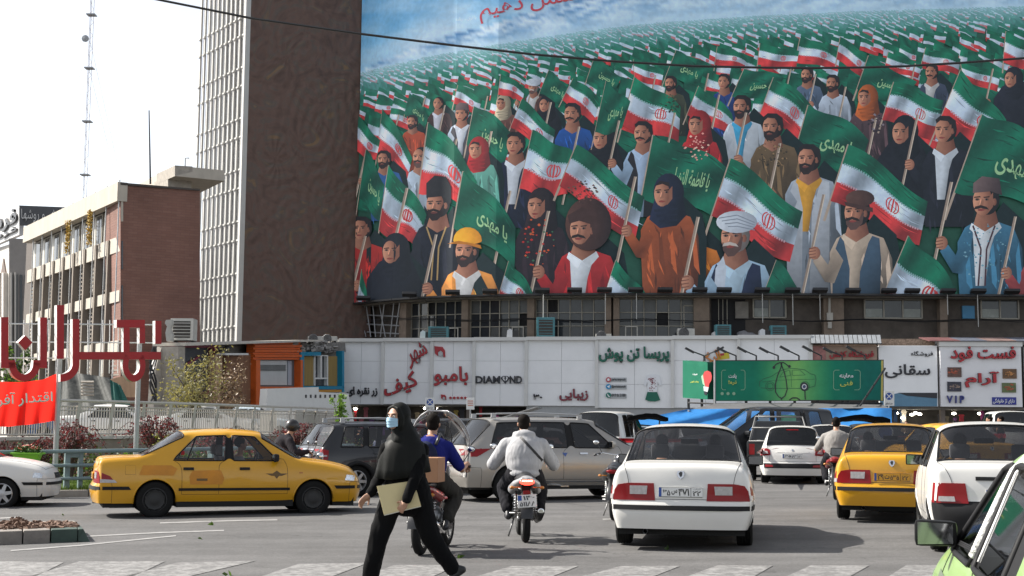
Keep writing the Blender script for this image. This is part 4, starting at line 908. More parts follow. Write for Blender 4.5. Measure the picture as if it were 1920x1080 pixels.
letters('black_lettering', fa('زر نقره ای'), (651, 725, 708, 744), M_KL, bold=.02)
mb = MB()
for u in (682, 687, 692, 700): poly_on(mb, SIG, [(u, 724), (u + 2.5, 724), (u + 2.5, 727), (u, 727)], .01, .1)
letters('red_lettering', fa('شهر'), None, M_RL, rot=[(762, 652), (792, 640), (808, 668), (770, 694)], bold=.02)
letters('red_lettering', fa('کیف'), None, M_RL, rot=[(720, 716), (775, 694), (790, 728), (722, 752)], bold=.02)
letters('red_lettering', fa('بامبو'), (814, 687, 878, 724), M_RL, bold=.02)
# crescent-like emblem over the red name, small one below with dots
def blob(S, pts, m, name, parent, off=.012, th=.1):
 mb = MB(); poly_on(mb, S, pts, off, th); return part(name, mb, m, parent)
def emb(cx, cy, r):
 o = [(cx + r * cos(t), cy - r * sin(t)) for t in [pi * k / 12 for k in range(0, 13)]]
 blob(SIG, [(cx - r, cy - r * 1.1)] + [(cx - r * .2, cy - r), (cx + r * .5, cy - r * .95), (cx + r * .95, cy - r * .3), (cx + r, cy + r * .9), (cx + r * .7, cy + r), (cx + r * .6, cy + r * .1), (cx + r * .1, cy - r * .3), (cx - r * .35, cy + r * .05), (cx - r * .3, cy + r * .8), (cx - r * .9, cy + r * .3)], M_RL, 'emblem', wsn)
 blob(SIG, [(cx + r * .15 + r * .45 * cos(2 * pi * k / 14), cy + r * .35 + r * .5 * sin(2 * pi * k / 14)) for k in range(14)], mat('pale_grey_letter', (.45, .46, .47), .4), 'emblem_disc', wsn, .03, .1)
emb(825, 660, 10); emb(832, 745, 5)
for k in range(5): blob(SIG, [(845 + 7 * k + 2.6 * cos(2 * pi * q / 8), 746 + 2.4 * sin(2 * pi * q / 8)) for q in range(8)], M_RL, 'dot', wsn)
letters('black_lettering', 'DIAM', (892, 705, 938, 719), M_KL, bold=.02)
letters('black_lettering', 'ND', (956, 705, 979, 719), M_KL, bold=.02)
mb = MB(); poly_on(mb, SIG, [(939, 709), (943, 705), (952, 705), (956, 709), (947.5, 720)], .012, .1); part('gem_emblem', mb, M_KL, wsn)
mb = MB()
for q in ([(942.5, 709.5), (946, 709.5), (947, 715)], [(948.5, 715), (949.5, 709.5), (953, 709.5)], [(944, 706.5), (947, 706.5), (946, 708.2), (942.5, 708.2)], [(948.5, 706.5), (951.5, 706.5), (953, 708.2), (949.5, 708.2)]): poly_on(mb, SIG, q, .12, .02)
part('gem_facet', mb, M_WHITE, wsn)
letters('black_lettering', '۳۰', (1000, 738, 1017, 749), M_KL, bold=.02)
letters('maroon_lettering', fa('زیبایی'), (1049, 729, 1103, 752), M_ML, bold=.025)
letters('green_lettering', fa('پریسا تن پوش'), (1123, 650, 1255, 681), M_GL, bold=.03, th=.2)
mb = MB()
for v in (708, 722, 739): rect_on(mb, SIG, 1143, v, 1175, v + 8, .012, .04)
part('contact_strip', mb, mat('grey_strip', (.42, .44, .45), .5), wsn)
for v, c, t in ((712, (.45, .10, .12), 'parisa.tanpoush'), (725, (.03, .28, .55), '@parisatanpoush'), (741, (.0, .16, .12), '0919 06 33 800')):
 blob(SIG, [(1141 + 5 * cos(2 * pi * q / 14), v + 5 * sin(2 * pi * q / 14)) for q in range(14)], mat('badge%d' % v, c, .4), 'round_badge', wsn, .02, .1)
 if v == 725: blob(SIG, [(1138, 725), (1144, 722), (1142.5, 728), (1140.6, 726.2)], M_WHITE, 'arrow_mark', wsn, .13, .02)
 elif v == 712: blob(SIG, [(1141 + 2.4 * cos(2 * pi * q / 10), v + 2.4 * sin(2 * pi * q / 10)) for q in range(10)], M_WHITE, 'ring_mark', wsn, .13, .02)
 else: blob(SIG, [(1138.6, 738.5), (1140, 738), (1140.6, 740.4), (1142.6, 743), (1144, 742.5), (1143.4, 744.6), (1140.6, 743.6)], M_WHITE, 'handset_mark', wsn, .13, .02)
 letters('contact_text', t, (1147, v - 3, 1173, v + 3), M_KL, with_return=False, th=.02, off=.055, bold=.015)
# printed tunic on the sign
blob(SIG, [(1214, 703), (1220, 702), (1230, 702), (1236, 704), (1241, 722), (1237, 724), (1233, 716), (1232, 736), (1214, 736), (1214, 716), (1211, 724), (1207, 722)], mat('tunic_white', (.75, .77, .8), .5, nz=(5, .05)), 'tunic', wsn, .02, .08)
blob(SIG, [(1214, 735), (1232, 735), (1238, 750), (1228, 753), (1216, 752), (1210, 749)], M_GL, 'tunic_hem', wsn, .02, .09)
mb = MB()
for k in range(44):
 u, v = 1223 + rnd.gauss(0, 3.3), rnd.uniform(708, 734); r = rnd.uniform(.5, 1.2); poly_on(mb, SIG, [(u - r, v), (u, v - r * 1.5), (u + r, v), (u, v + r)], .1, .02)
part('tunic_print', mb, M_ML, wsn)['kind'] = 'stuff'
M_OR = mat('orange_letter', (.62, .22, .05), .5, nz=(3, .1))
letters('orange_lettering', fa('الیگ'), None, M_OR, rot=[(1312, 668), (1346, 650), (1354, 676), (1322, 690)], bold=.02)
blob(SIG, [(1345, 664), (1366, 660), (1368, 672), (1345, 675)], mat('yellow_tag', (.55, .45, .03), .5), 'yellow_tag', wsn, .01, .06)
blob(SIG, [(1347, 664), (1357, 662), (1358, 666), (1348, 668)], M_RL, 'red_tag', wsn, .08, .03)
blob(SIG, [(1287 + 5 * cos(2 * pi * q / 12), 732 + 7 * sin(2 * pi * q / 12)) for q in range(12)], M_OR, 'orange_disc', wsn)
# right-hand signs
def board(name, lab, u0, u1, v0, v1, m, off=0, th=.35, v0b=None):
 t = thing(name, lab, 'shop sign', SIG.at((u0 + u1) / 2, 836)); mb = MB(); SIG.box(mb, S2(u0), S2(u1), SZ((u0 + u1) / 2, v1), SZ((u0 + u1) / 2, v0), off - th, off); part('panel', mb, m, t, bevel=.02)
 return t
cn = thing('corrugated_canopy', 'grey corrugated metal canopy above the shoe shop sign', 'canopy', SIG.at(1585, 836)); n = 15; s0, s1 = S2(1520), S2(1652)
for k in range(n):
 mb = MB(); a = s0 + (s1 - s0) * k / n; b = a + (s1 - s0) / n; z0 = SZ(1585, 645); z1 = SZ(1585, 628); mb.hexa([SIG.w(a + .03, z0, .75), SIG.w(b - .02, z0, .75), SIG.w(b - .02, z0, .6), SIG.w(a + .03, z0, .6)], [SIG.w(a + .03, z1, .1), SIG.w(b - .02, z1, .1), SIG.w(b - .02, z1, 0), SIG.w(a + .03, z1, 0)]); part('metal_sheet', mb, mat('corrugated_grey', (.30, .32, .34), .45, metal=.2, nz=(3, .2)), cn)
mb = MB(); SIG.box(mb, s0, s1, SZ(1585, 646), SZ(1585, 644.5), 0, .8); part('rim', mb, M_BLK, cn)
t = board('shoe_shop_sign', 'faded pink and tan shoe shop sign with red lettering under the corrugated canopy', 1520, 1645, 647, 690, mat('faded_tan', (.36, .26, .20), .6, nz=(2, .15)))
letters('red_lettering', fa('فروشگاه کفش'), (1555, 656, 1638, 673), M_RL, t, .03)
mb = MB(); SIG.box(mb, S2(1521), S2(1549), SZ(1535, 676), SZ(1535, 649), .0, .03); part('pink_photo', mb, mat('pink_print', (.32, .14, .13), .5, nz=(4, .4)), t)
t = board('bag_shop_sign', 'white shop sign with black lettering and a blue-black wave along its foot', 1648, 1758, 648, 762, M_WHITE)
letters('black_lettering', fa('فروشگاه'), (1708, 658, 1749, 669), M_KL, t, .005, with_return=False, th=.06)
letters('black_lettering', fa('سقانی'), (1659, 683, 1744, 709), M_KL, t, .012, th=.08)
mb = MB(); poly_on(mb, SIG, [(1684, 737), (1757, 737), (1757, 762), (1650, 762), (1650, 745)], .01, .03); part('wave', mb, mat('wave_blue', (.10, .22, .33), .5, nz=(1, .2)), t)
mb = MB(); poly_on(mb, SIG, [(1684, 736.5), (1757, 736.5), (1757, 747), (1700, 742)], .045, .02); part('dark_wave', mb, M_KL, t)
mb = MB(); SIG.box(mb, S2(1650), S2(1757), SZ(1700, 647), SZ(1700, 634), -.9, -.7);
o = part('plaster_strip', mb, mat('peeling_plaster', (.22, .16, .12), .9, nz=(9, .7)), t)
t = board('fast_food_sign', 'white fast food sign with big red lettering and four meal photos', 1762, 1914, 650, 763, mat('cool_white', (.74, .74, .76), .45, nz=(1, .05)), .25, .6)
mb = MB(); SIG.box(mb, S2(1760), S2(1916), SZ(1840, 650), SZ(1840, 641), -.3, .38); part('top_trim', mb, M_WHITE2, t)
letters('red_lettering', fa('فست فود'), (1780, 650, 1902, 680), M_RL, t, .025, off=.26, th=.2)
letters('red_lettering', fa('آرام'), (1807, 697, 1871, 727), M_RL, t, .025, off=.26, th=.2)
letters('blue_lettering', 'V I P', (1773, 742, 1806, 756), mat('navy_letter', (.03, .04, .2), .4), t, .03, off=.26)
mb = MB(); SIG.box(mb, S2(1857), S2(1902), SZ(1880, 759), SZ(1880, 745), .26, .30); part('blue_tag', mb, mat('royal_blue', (.02, .03, .25), .4), t)
letters('white_lettering', fa('دارای لژ خانوادگی'), (1860, 747, 1900, 757), M_WHITE, t, .01, with_return=False, off=.31, th=.02)
for i, (u, v) in enumerate(((1775, 689), (1774, 716), (1878, 692), (1876, 718))):
 mb = MB(); SIG.box(mb, S2(u), S2(u + 26), SZ(u, v + 18), SZ(u, v), .26, .34); f = part('meal_photo', mb, mat('meal%d' % i, [(.10, .05, .04), (.03, .03, .05), (.14, .07, .03), (.10, .13, .05)][i], .4, nz=(3, .7)), t)
 mb = MB()
 for k in range(16):
  a, b = u + 13 + rnd.gauss(0, 4.5), v + 9 + rnd.gauss(0, 2.6); a = min(max(a, u + 3), u + 23); b = min(max(b, v + 3), v + 15); r = rnd.uniform(1.2, 3); poly_on(mb, SIG, [(a + r * cos(q), b + r * .6 * sin(q)) for q in (0, 1.2, 2.4, 3.6, 4.8)], .345, .004 + .002 * k)
 part('meal_print', mb, mat('mealp%d' % i, [(.35, .08, .04), (.25, .18, .15), (.45, .20, .06), (.35, .08, .03)][i], .4, nz=(4, .6)), f)
rf_ = thing('patched_roof', 'sloping maroon and slate patched roof sheets above the fast food sign', 'roof', SIG.at(1830, 836))
for k, (u0, u1, m) in enumerate(((1742, 1800, mat('maroon_sheet', (.14, .06, .06), .6, nz=(2, .3))), (1800, 1850, mat('slate_sheet', (.09, .10, .13), .6, nz=(2, .3))), (1850, 1905, mat('rust_sheet', (.18, .12, .11), .6, nz=(2, .4))), (1905, 1990, mat('slate_sheet')))):
 mb = MB(); z0 = SZ(1830, 641); z1 = SZ(1830, 632); a, b = S2(u0), S2(u1) - .02; mb.hexa([SIG.w(a, z0, .5), SIG.w(b, z0, .5), SIG.w(b - .5, z1, -1.2), SIG.w(a - .5, z1, -1.2)], [SIG.w(a, z0 + .06, .5), SIG.w(b, z0 + .06, .5), SIG.w(b - .5, z1 + .06, -1.2), SIG.w(a - .5, z1 + .06, -1.2)]); part('roof_sheet', mb, m, rf_)
# shop at the far right edge and beyond
t = board('neighbour_sign', 'plain pale shop sign cut by the right edge of the picture', 1922, 2080, 650, 760, M_WHITE)
# shop fronts under the signs
sf = thing('shop_fronts', 'row of dark open shop fronts hung with goods under the white signs', 'shop', SIG.at(1200, 836))
sA, sB = S2(636), S2(2080); gz = -.4
mb = MB(); SIG.box(mb, sA, sB, gz, zt - .5, -3.2, -3.0); part('back_wall', mb, mat('painted_dim_interior', (.05, .045, .04), .8, nz=(2, .6)), sf)  # dark wall colour stands in for the dimness inside the shops
mb = MB(); SIG.box(mb, sA, sB, SZ(900, 757) - .2, SZ(900, 757) - .02, -3, -.35); part('ceiling', mb, M_PLAST, sf)
k = sA
while k < sB:
 mb = MB(); SIG.box(mb, k - .15, k + .15, gz, SZ(900, 757) - .02, -1.2, -.6); part('pier', mb, mat('pier_tile', (.16, .13, .11), .6, nz=(2, .3)), sf); k += 4.9
cl = [(.45, .03, .04), (.30, .22, .05), (.12, .05, .15), (.4, .36, .3), (.05, .1, .2), (.35, .10, .12), (.22, .18, .12), (.07, .07, .08), (.4, .05, .2)]
mgs = [mat('goods%d' % i, c, .7, nz=(4, .4)) for i, c in enumerate(cl)]
for k in range(120):
 s = rnd.uniform(sA, sB); z = rnd.uniform(.7, 2.7); w_ = rnd.uniform(.25, .55); h_ = rnd.uniform(.5, 1.0); a = rnd.uniform(-2.6, -.9)
 mb = MB(); f = [SIG.w(s - w_ / 2, z + h_ * .35, a), SIG.w(s - w_ * .3, z + h_ * .5, a), SIG.w(s + w_ * .3, z + h_ * .5, a), SIG.w(s + w_ / 2, z + h_ * .35, a), SIG.w(s + w_ * .32, z + h_ * .2, a), SIG.w(s + w_ * .36, z - h_ * .5, a), SIG.w(s - w_ * .36, z - h_ * .5, a), SIG.w(s - w_ * .32, z + h_ * .2, a)]
 mb.prism(f, Vector((0, .06, 0))); part('hanging_garment', mb, rnd.choice(mgs), sf)
M_LAMP = mat('lit_lamp', (1, .95, .8), .5, emit=((1, .93, .78), 9))
for u, v in ((1686, 774), (1722, 774), (1730, 776), (1698, 783), (1797, 775), (1846, 775), (790, 765), (815, 766), (657, 766), (1715, 777)):
 p = SIG.at(u, v, -1.5); mb = MB(); mb.ball(p, (.16, .16, .09), 10, 6); part('ceiling_lamp', mb, M_LAMP, sf)
# ---------------------------------------------------------------- green billboard on posts
GB = Plane(1340, 70, 1655, 68.5); GBL = Plane(1290, 73.5, 1340, 70)
gb = thing('green_billboard', 'long green billboard with a stethoscope and car drawing on black posts', 'billboard', (GB.at(1500, 830).x, 69, 0))
def gcol(u): return mix(mix((14, 100, 78), (120, 168, 88), 1 - abs(u - 1490) / 75), (12, 84, 76), max(0, (u - 1570) / 60))
me = bpy.data.meshes.new('face'); vs, fs, cs = [], [], []
us = list(range(1340, 1656, 9))
for v in (677, 714, 751):
 for u in us: vs.append(GB.at(u, v + (-1 if u > 1500 else 0), .02) - gb.location); cs.append((*lin(mix(gcol(u), (30, 110, 90), .1)), 1))
n = len(us)
for j in range(2):
 for i in range(n - 1): fs.append((j * n + i, j * n + i + 1, (j + 1) * n + i + 1, (j + 1) * n + i))
me.from_pydata(vs, [], fs); ca_ = me.color_attributes.new('Col', 'FLOAT_COLOR', 'POINT')
for i, c in enumerate(cs): ca_.data[i].color = c
link('print_face', me, gb, M_PRINT)
mb = MB(); poly_on(mb, GB, [(1340, 676), (1656, 675), (1656, 752), (1340, 752)], -.35, .36); part('box', mb, M_BLK, gb)
mb = MB(); poly_on(mb, GB, [(1652.5, 676), (1656, 676), (1655, 751), (1651.5, 751)], .01, .05); part('yellow_edge', mb, mat('pale_yellow', (.45, .38, .10), .5), gb)
mb = MB(); poly_on(mb, GBL, [(1291, 676), (1338, 679), (1338, 749), (1291, 746)], -.3, .33); part('side_face', mb, mat('deep_green', (.0, .11, .06), .5, nz=(1, .15)), gb)
mb = MB(); mb.tube([GB.at(1340, 674, .03), GB.at(1340, 757, .03)], .05, 6); part('corner_tube', mb, M_STEEL, gb)
M_W = mat('print_white', (.62, .66, .66), .5); M_Y = mat('print_yellow', (.48, .52, .10), .5); M_G2 = mat('print_line_green', (.02, .10, .06), .5); M_PG = mat('print_pale_green', (.25, .42, .28), .5)
def gtxt(s, box, m, S=GB, bold=.01, parent=gb): mb = MB(); text_on(mb, S, s, *box, .032, .01, bold); part('printed_word', mb, m, parent)
gtxt(fa('یادت'), (1366, 701, 1381, 710), M_W, bold=.03); gtxt(fa('نره!'), (1366, 713, 1381, 722), M_Y, bold=.02)
gtxt(fa('معاینه'), (1574, 700, 1600, 710), M_W, bold=.03); gtxt(fa('فنی'), (1575, 714, 1599, 725), M_Y, bold=.02)
gtxt(fa('همیشه'), (1299, 700, 1308, 704), M_W, GBL, .02); gtxt(fa('پرداخت قبوض'), (1295, 714, 1310, 718), M_Y, GBL, .02)
def gline(pts, w_, m, S=GB, off=.035, name='printed_line'):
 mb = MB()
 for a, b in zip(pts, pts[1:]):
  dx, dy = b[0] - a[0], b[1] - a[1]; l = sqrt(dx * dx + dy * dy) or 1; x, y = -dy / l * w_ / 2, dx / l * w_ / 2
  mb.add([S.at(a[0] + x, a[1] + y, off), S.at(b[0] + x, b[1] + y, off), S.at(b[0] - x, b[1] - y, off), S.at(a[0] - x, a[1] - y, off)], [(0, 1, 2, 3)])
 return part(name, mb, m, gb)
for x0, x1 in ((1353, 1361), (1397, 1389), (1563, 1574), (1613, 1602)): gline([(x1, 694), (x0 + (x1 - x0) * .3, 694), (x0, 697), (x0, 728), (x0 + (x1 - x0) * .3, 731), (x1, 731)], .9, M_PG)
car_ol = [(1424, 725), (1424, 716), (1432, 710), (1446, 706), (1460, 697), (1472, 692), (1490, 691), (1508, 693), (1520, 701), (1528, 703), (1530, 712), (1528, 724), (1515, 727)]
gline(car_ol, .9, M_G2); gline([(1426, 727), (1440, 728), (1456, 728), (1504, 728), (1515, 727)], .9, M_G2)
gline([(1462, 707), (1468, 698), (1480, 694), (1482, 704), (1462, 707)], .7, M_G2); gline([(1486, 704), (1486, 694), (1500, 694), (1510, 703), (1486, 704)], .7, M_G2); gline([(1483, 694), (1484, 726)], .6, M_G2); gline([(1430, 716), (1450, 713), (1528, 711)], .6, M_G2)
for cx in (1444, 1509):
 for r in (8.5, 5.5): gline([(cx + r * cos(2 * pi * k / 18), 724 + r * 1.02 * sin(2 * pi * k / 18)) for k in range(19)], .8, M_G2)
st = [(1451, 688), (1455, 683), (1462, 680), (1466, 680), (1464, 690), (1458, 704), (1454, 720), (1454, 735), (1460, 744), (1466, 747), (1472, 742), (1476, 730), (1474, 712), (1470, 696), (1464, 682), (1468, 679), (1474, 683), (1480, 688)]
gline(st, 2.0, M_KL, off=.04); gline([(1464, 747), (1466, 750)], 2, M_KL, off=.041)
for u, v, r, m in ((1451, 689, 2.6, M_KL), (1480, 687, 2.6, M_KL), (1508, 725, 7.5, M_KL), (1508, 725, 4.5, M_W), (1508, 725, 3, mat('navy_print', (.05, .07, .14), .5))):
 mb = MB(); poly_on(mb, GB, [(u + r * cos(2 * pi * k / 16), v + r * 1.1 * sin(2 * pi * k / 16)) for k in range(16)], .036 + (8 - r) * .002, .008); part('printed_disc', mb, m, gb)
gline([(1509, 733), (1510, 749)], 2, M_KL, off=.04); gline([(1480, 750), (1486, 746), (1494, 746), (1500, 750)], 2.4, M_KL, off=.04)
for u in (1354, 1365, 1376): mb = MB(); poly_on(mb, GB, [(u + 3 * cos(2 * pi * k / 10), 738 + 3 * sin(2 * pi * k / 10)) for k in range(10)], .03, .01); part('small_mark', mb, M_PG, gb)
# light bulb print on the side face
for pts, m, o_ in (([(1318, 704), (1321, 697), (1327, 695), (1333, 698), (1335, 705), (1334, 713), (1330, 720), (1329, 726), (1322, 724), (1319, 714)], mat('bulb_red', (.40, .05, .05), .4), .034), ([(1315, 706), (1318, 702), (1320, 714), (1322, 724), (1318, 720)], M_PG, .036), ([(1319, 724), (1329, 726), (1327, 735), (1320, 733)], mat('bulb_grey', (.4, .45, .45), .4), .038), ([(1320, 733), (1327, 735), (1325, 741), (1321, 740)], M_KL, .04)):
 mb = MB(); poly_on(mb, GBL, pts, o_, .01); part('printed_bulb', mb, m, gb)
for u in (1291, 1316, 1340, 1399, 1444, 1490, 1533, 1580, 1590, 1640):
 a = (GBL if u < 1340 else GB).at(u, 748, -.15); mb = MB(); mb.tube([a, (a.x, a.y, g(a.x))], .07, 8); part('post', mb, M_BLK, gb)
mb = MB(); mb.tube([GBL.at(1291, 755, 0), GBL.at(1340, 757, 0)], .05, 6); mb.tube([GB.at(1340, 757, 0), GB.at(1655, 756, 0)], .04, 6); part('lower_rail', mb, M_BLK, gb)
for (u, d) in ((1320, -1), (1321, 1), (1380, -1), (1418, -1), (1459, -1), (1498, -1), (1540, -1), (1579, -1), (1622, -1)):
 S = GB if u > 1340 else GBL; a = S.at(u, 677, -.1); b = S.at(u, 667, -.1); c = S.at(u + d * 27, 654 + rnd.uniform(-1, 3), 1.0)
 mb = MB(); mb.tube([a, b], .045, 6); mb.tube([b, c], .035, 6); mb.obox(c, (.5, .22, .1), 0, 0, radians(28 * -d)); part('lamp_arm', mb, M_BLK, gb)
mb = MB(); mb.tube([GB.at(1612, 762, 1), GB.at(1660, 690, .6)], .05, 6); part('brace', mb, M_BLK, gb)
# stalls under blue tarps
st_ = thing('market_stall', 'grey awning and bright blue tarpaulins stretched under the green billboard', 'market stall', (GB.at(1450, 830).x, 65, 0))
def drape(name, top, bot, Yt, Yb, m, n=24, k=5, sag=.12, f=3, parent=None):
 vs = []; fs = []
 for j in range(k + 1):
  t = j / k
  for i in range(n + 1):
   a = i / n; ut = itp(top[0], a), itp(top[1], a); ub = itp(bot[0], a), itp(bot[1], a); Y = Yt + (Yb - Yt) * t; p = P(ut[0] * (1 - t) + ub[0] * t, ut[1] * (1 - t) + ub[1] * t, Y)
   p.y += sag * sin(a * 6.28 * f + t * 2) + .08 * noise.noise(p * 1.3); p.z -= sag * .8 * abs(sin(a * 3.14 * f)) * (t if t < .6 else 1 - t); vs.append(p)
 for j in range(k):
  for i in range(n): q = j * (n + 1) + i; fs.append((q, q + 1, q + n + 2, q + n + 1))
 mb = MB(); mb.add(vs, fs); return part(name, mb, m, parent, smooth='all')
M_TB = mat('blue_tarp', (.02, .16, .42), .45, nz=(2, .15), bump=(2, .3, .1)); M_TG = mat('grey_awning', (.10, .10, .105), .7, nz=(2, .25))
drape('awning', ([(0, 1345), (1, 1650)], [(0, 756), (1, 756)]), ([(0, 1292), (1, 1668)], [(0, 768), (1, 765)]), 69, 66.5, M_TG, parent=st_)
drape('tarpaulin', ([(0, 1290), (1, 1672)], [(0, 767), (1, 765)]), ([(0, 1168), (.3, 1300), (1, 1676)], [(0, 792), (.3, 806), (1, 812)]), 66.4, 64.5, M_TB, 30, 6, .18, 4, parent=st_)
for u in (1291, 1400, 1520, 1668): a = P(u, 768, 66.3); mb = MB(); mb.tube([a, (a.x, a.y, g(a.x))], .05, 6); part('stall_post', mb, M_STEEL, st_)
mb = MB(); a, b = P(1200, 800, 66), P(1660, 800, 66); mb.box(a.x, b.x, 66, 67, g(a.x), 1.1); part('counter', mb, M_DARK, st_)
# no-stopping signs
def roundpts(c, r, n=20): return [(c[0] + r * cos(2 * pi * k / n), c[1] + r * sin(2 * pi * k / n)) for k in range(n)]
M_BLU = mat('sign_blue', (.02, .07, .30), .4); M_SW = mat('sign_white', (.70, .70, .68), .4)
for u, v, Y, w_, h_, lab, kind in ((806, 757, 88, 17, 22, 'square white no-stopping sign nearest the walking woman', 1), (882, 757, 80, 15, 22, 'small white sign with red lines on a pole behind the silver car', 0), (1667, 747, 80, 19, 28, 'white no-stopping sign standing between the green billboard and the white bag shop sign', 1)):
 S = Plane(u - 40, Y, u + 40, Y); b = S.at(u, v); t = thing('traffic_sign', lab, 'traffic sign', (b.x, b.y, g(b.x)))
 mb = MB(); poly_on(mb, S, [(u - w_ / 2, v - h_ / 2), (u + w_ / 2, v - h_ / 2), (u + w_ / 2, v + h_ / 2), (u - w_ / 2, v + h_ / 2)], 0, .04); part('plate', mb, M_SW, t, bevel=.01)
 mb = MB(); mb.tube([(b.x, b.y + .06, g(b.x)), (b.x, b.y + .06, b.z + .3)], .035, 8); part('pole', mb, M_STEEL, t)
 if kind:
  c = (u, v - h_ * .14); mb = MB(); poly_on(mb, S, roundpts(c, w_ * .36), .04, .01); part('blue_disc', mb, M_BLU, t)
  mb = MB(); r = w_ * .30
  for d in (1, -1): poly_on(mb, S, [(c[0] - r * .7 - 1, c[1] - d * r * .7), (c[0] - r * .7 + 1, c[1] - d * r * .7), (c[0] + r * .7 + 1, c[1] + d * r * .7), (c[0] + r * .7 - 1, c[1] + d * r * .7)], .05 + .002 * d, .006)
  part('cross_bars', mb, M_SW, t)
  mb = MB(); text_on(mb, S, fa('حمل با جرثقیل'), u - w_ * .36, v + h_ * .28, u + w_ * .36, v + h_ * .42, .041, .01, .02); part('printed_words', mb, M_KL, t)
 else:
  mb = MB()
  for k in range(3): rect_on(mb, S, u - 5, v - 6 + 4 * k, u + 5, v - 4.2 + 4 * k, .04, .01)
  part('red_lines', mb, mat('faded_red', (.55, .2, .14), .5), t)
# ---------------------------------------------------------------- low shops on the left
LS = Plane(300, 80, 636, 103.5, 690)
def lbox(mb, u0, u1, v0, v1, off=0, th=.3): return rect_on(mb, LS, u0, v0, u1, v1, off, th)
ls = thing('low_shops', 'row of low old shop buildings under one flat cornice at the foot of the tower', 'building', LS.at(450, 830))
mb = MB(); poly_on(mb, LS, [(290, 646), (632, 640), (638, 840), (285, 840)], -4, 3.5); part('wall', mb, M_PLAST, ls)
mb = MB(); poly_on(mb, LS, [(286, 643), (553, 637.5), (553, 640.5), (286, 649)], -1, 2.2); part('cornice', mb, mat('pale_cornice', (.50, .47, .42), .8, nz=(3, .2)), ls)
mb = MB(); lbox(mb, 300, 313, 650, 790, -.2, 1.2); part('pillar', mb, M_CONC, ls)
mb = MB()
for k in range(4): mb.tube([LS.at(287 + 6 * sin(j * .9 + k), 650 + j * 13, .6) for j in range(9)], .06, 5)
part('wrought_screen', mb, M_BLK, ls)
mb = MB(); poly_on(mb, LS, [(292, 650), (303, 650), (303, 790), (275, 790), (281, 690)], -.5, .4); part('screen_panel', mb, M_CONC, ls)
M_MF = mat('maroon_frame', (.16, .02, .04), .5, nz=(3, .1))
for q in ((315, 392, 644, 652), (315, 322, 652, 740), (385, 392, 652, 740), (315, 392, 734, 741)): mb = MB(); lbox(mb, *q, 0, .6); part('sign_frame', mb, M_MF, ls)
mb = MB(); lbox(mb, 321, 386, 651, 735, 0, .2); fc = part('dark_sign_face', mb, mat('charcoal_face', (.045, .05, .06), .45, nz=(1, .15)), ls)
mb = MB();
arc = [(330, 728), (332, 700), (342, 684), (356, 676), (372, 666)]
for (a, b) in zip(arc, arc[1:]): poly_on(mb, LS, [a, b, (b[0], b[1] + 4), (a[0] + 4, a[1] + 2)], .2, .12)
part('swoosh', mb, M_MF, ls)
mb = MB(); text_on(mb, LS, fa('مولودی'), 322, 656, 344, 668, .2, .1, .02); part('blue_lettering', mb, mat('dull_blue', (.06, .12, .30), .5), ls)
MT = mat('timber_brown', (.20, .10, .055), .7, nz=(4, .3), streak=.15); MT2 = mat('timber_painted_lit', (.42, .27, .17), .7, nz=(4, .2), streak=.2)  # second timber is a paler copy with sunlight put into its colour
mb = MB(); lbox(mb, 393, 406, 666, 790, .3, .4); part('timber_panel', mb, MT2, ls)
mb = MB(); lbox(mb, 407, 430, 666, 790, .0, .6); part('timber_panel', mb, MT, ls)
mb = MB(); lbox(mb, 431, 460, 664, 790, -.2, .6); part('timber_panel', mb, MT, ls)
mb = MB(); lbox(mb, 390, 434, 662.5, 666, .1, 1.2); part('white_lintel', mb, M_WHITE2, ls)
mb = MB(); poly_on(mb, LS, [(400, 662), (424, 648), (428, 651), (408, 664)], .6, .3); part('lean_to_board', mb, M_BLK, ls)
MO = mat('orange_cladding', (.60, .11, .015), .5, nz=(3, .12))
ob = thing('orange_shop', 'bright orange ribbed shop front with a white curtained window', 'shop', LS.at(505, 830))
for k in range(7): mb = MB(); lbox(mb, 462, 551, 642 + 4.7 * k, 646.2 + 4.7 * k, .1, .5 + .12 * (k % 2)); part('cladding_board', mb, MO, ob)
for q in ((462, 470, 675, 790), (546.5, 551, 675, 745), (470, 547, 725, 729)): mb = MB(); lbox(mb, *q, .1, .7); part('frame_board', mb, MO, ob)
for k in range(5): mb = MB(); lbox(mb, 462, 490, 730 + 5 * k, 734 + 5 * k, .1, .6); part('cladding_board', mb, MO, ob)
mb = MB(); lbox(mb, 470, 546.5, 674, 726, .0, .3); wn = part('window', mb, mat('slate_frame', (.10, .11, .12), .5, nz=(3, .1)), ob)
mb = MB(); lbox(mb, 486, 537, 676, 722, .3, .05); part('white_blind', mb, mat('blind_white', (.48, .50, .50), .6, nz=(1, .1)), wn)
for q in ((473, 482), (539, 545.5)): mb = MB(); lbox(mb, *q, 677, 722, .3, .05); part('side_pane', mb, mat('pale_blue_pane', (.36, .40, .46), .3, nz=(1, .1)), wn)
mb = MB()
for k in range(24): lbox(mb, 487 + 2.05 * k, 488 + 2.05 * k, 684.5, 695, .36, .02)
for v in (684, 688, 692, 695): lbox(mb, 487, 537, v, v + .6, .385, .01)
part('blind_pattern', mb, mat('blind_print', (.16, .17, .17), .6), wn)
bs = thing('blue_shop', 'blue framed upper shop window with mustard curtains right of the orange front', 'shop', LS.at(592, 830))
M_BF = mat('turquoise_frame', (.0, .20, .34), .5, nz=(3, .1))
for q in ((551.5, 558, 660, 742), (558, 590, 660, 667), (630, 634, 658, 735), (558, 634, 724, 730)): mb = MB(); lbox(mb, *q, .2, .5); part('frame', mb, M_BF, bs)
mb = MB(); lbox(mb, 585, 634, 730.5, 735, .2, .45); part('yellow_strip', mb, mat('amber_strip', (.55, .25, .03), .5), bs)
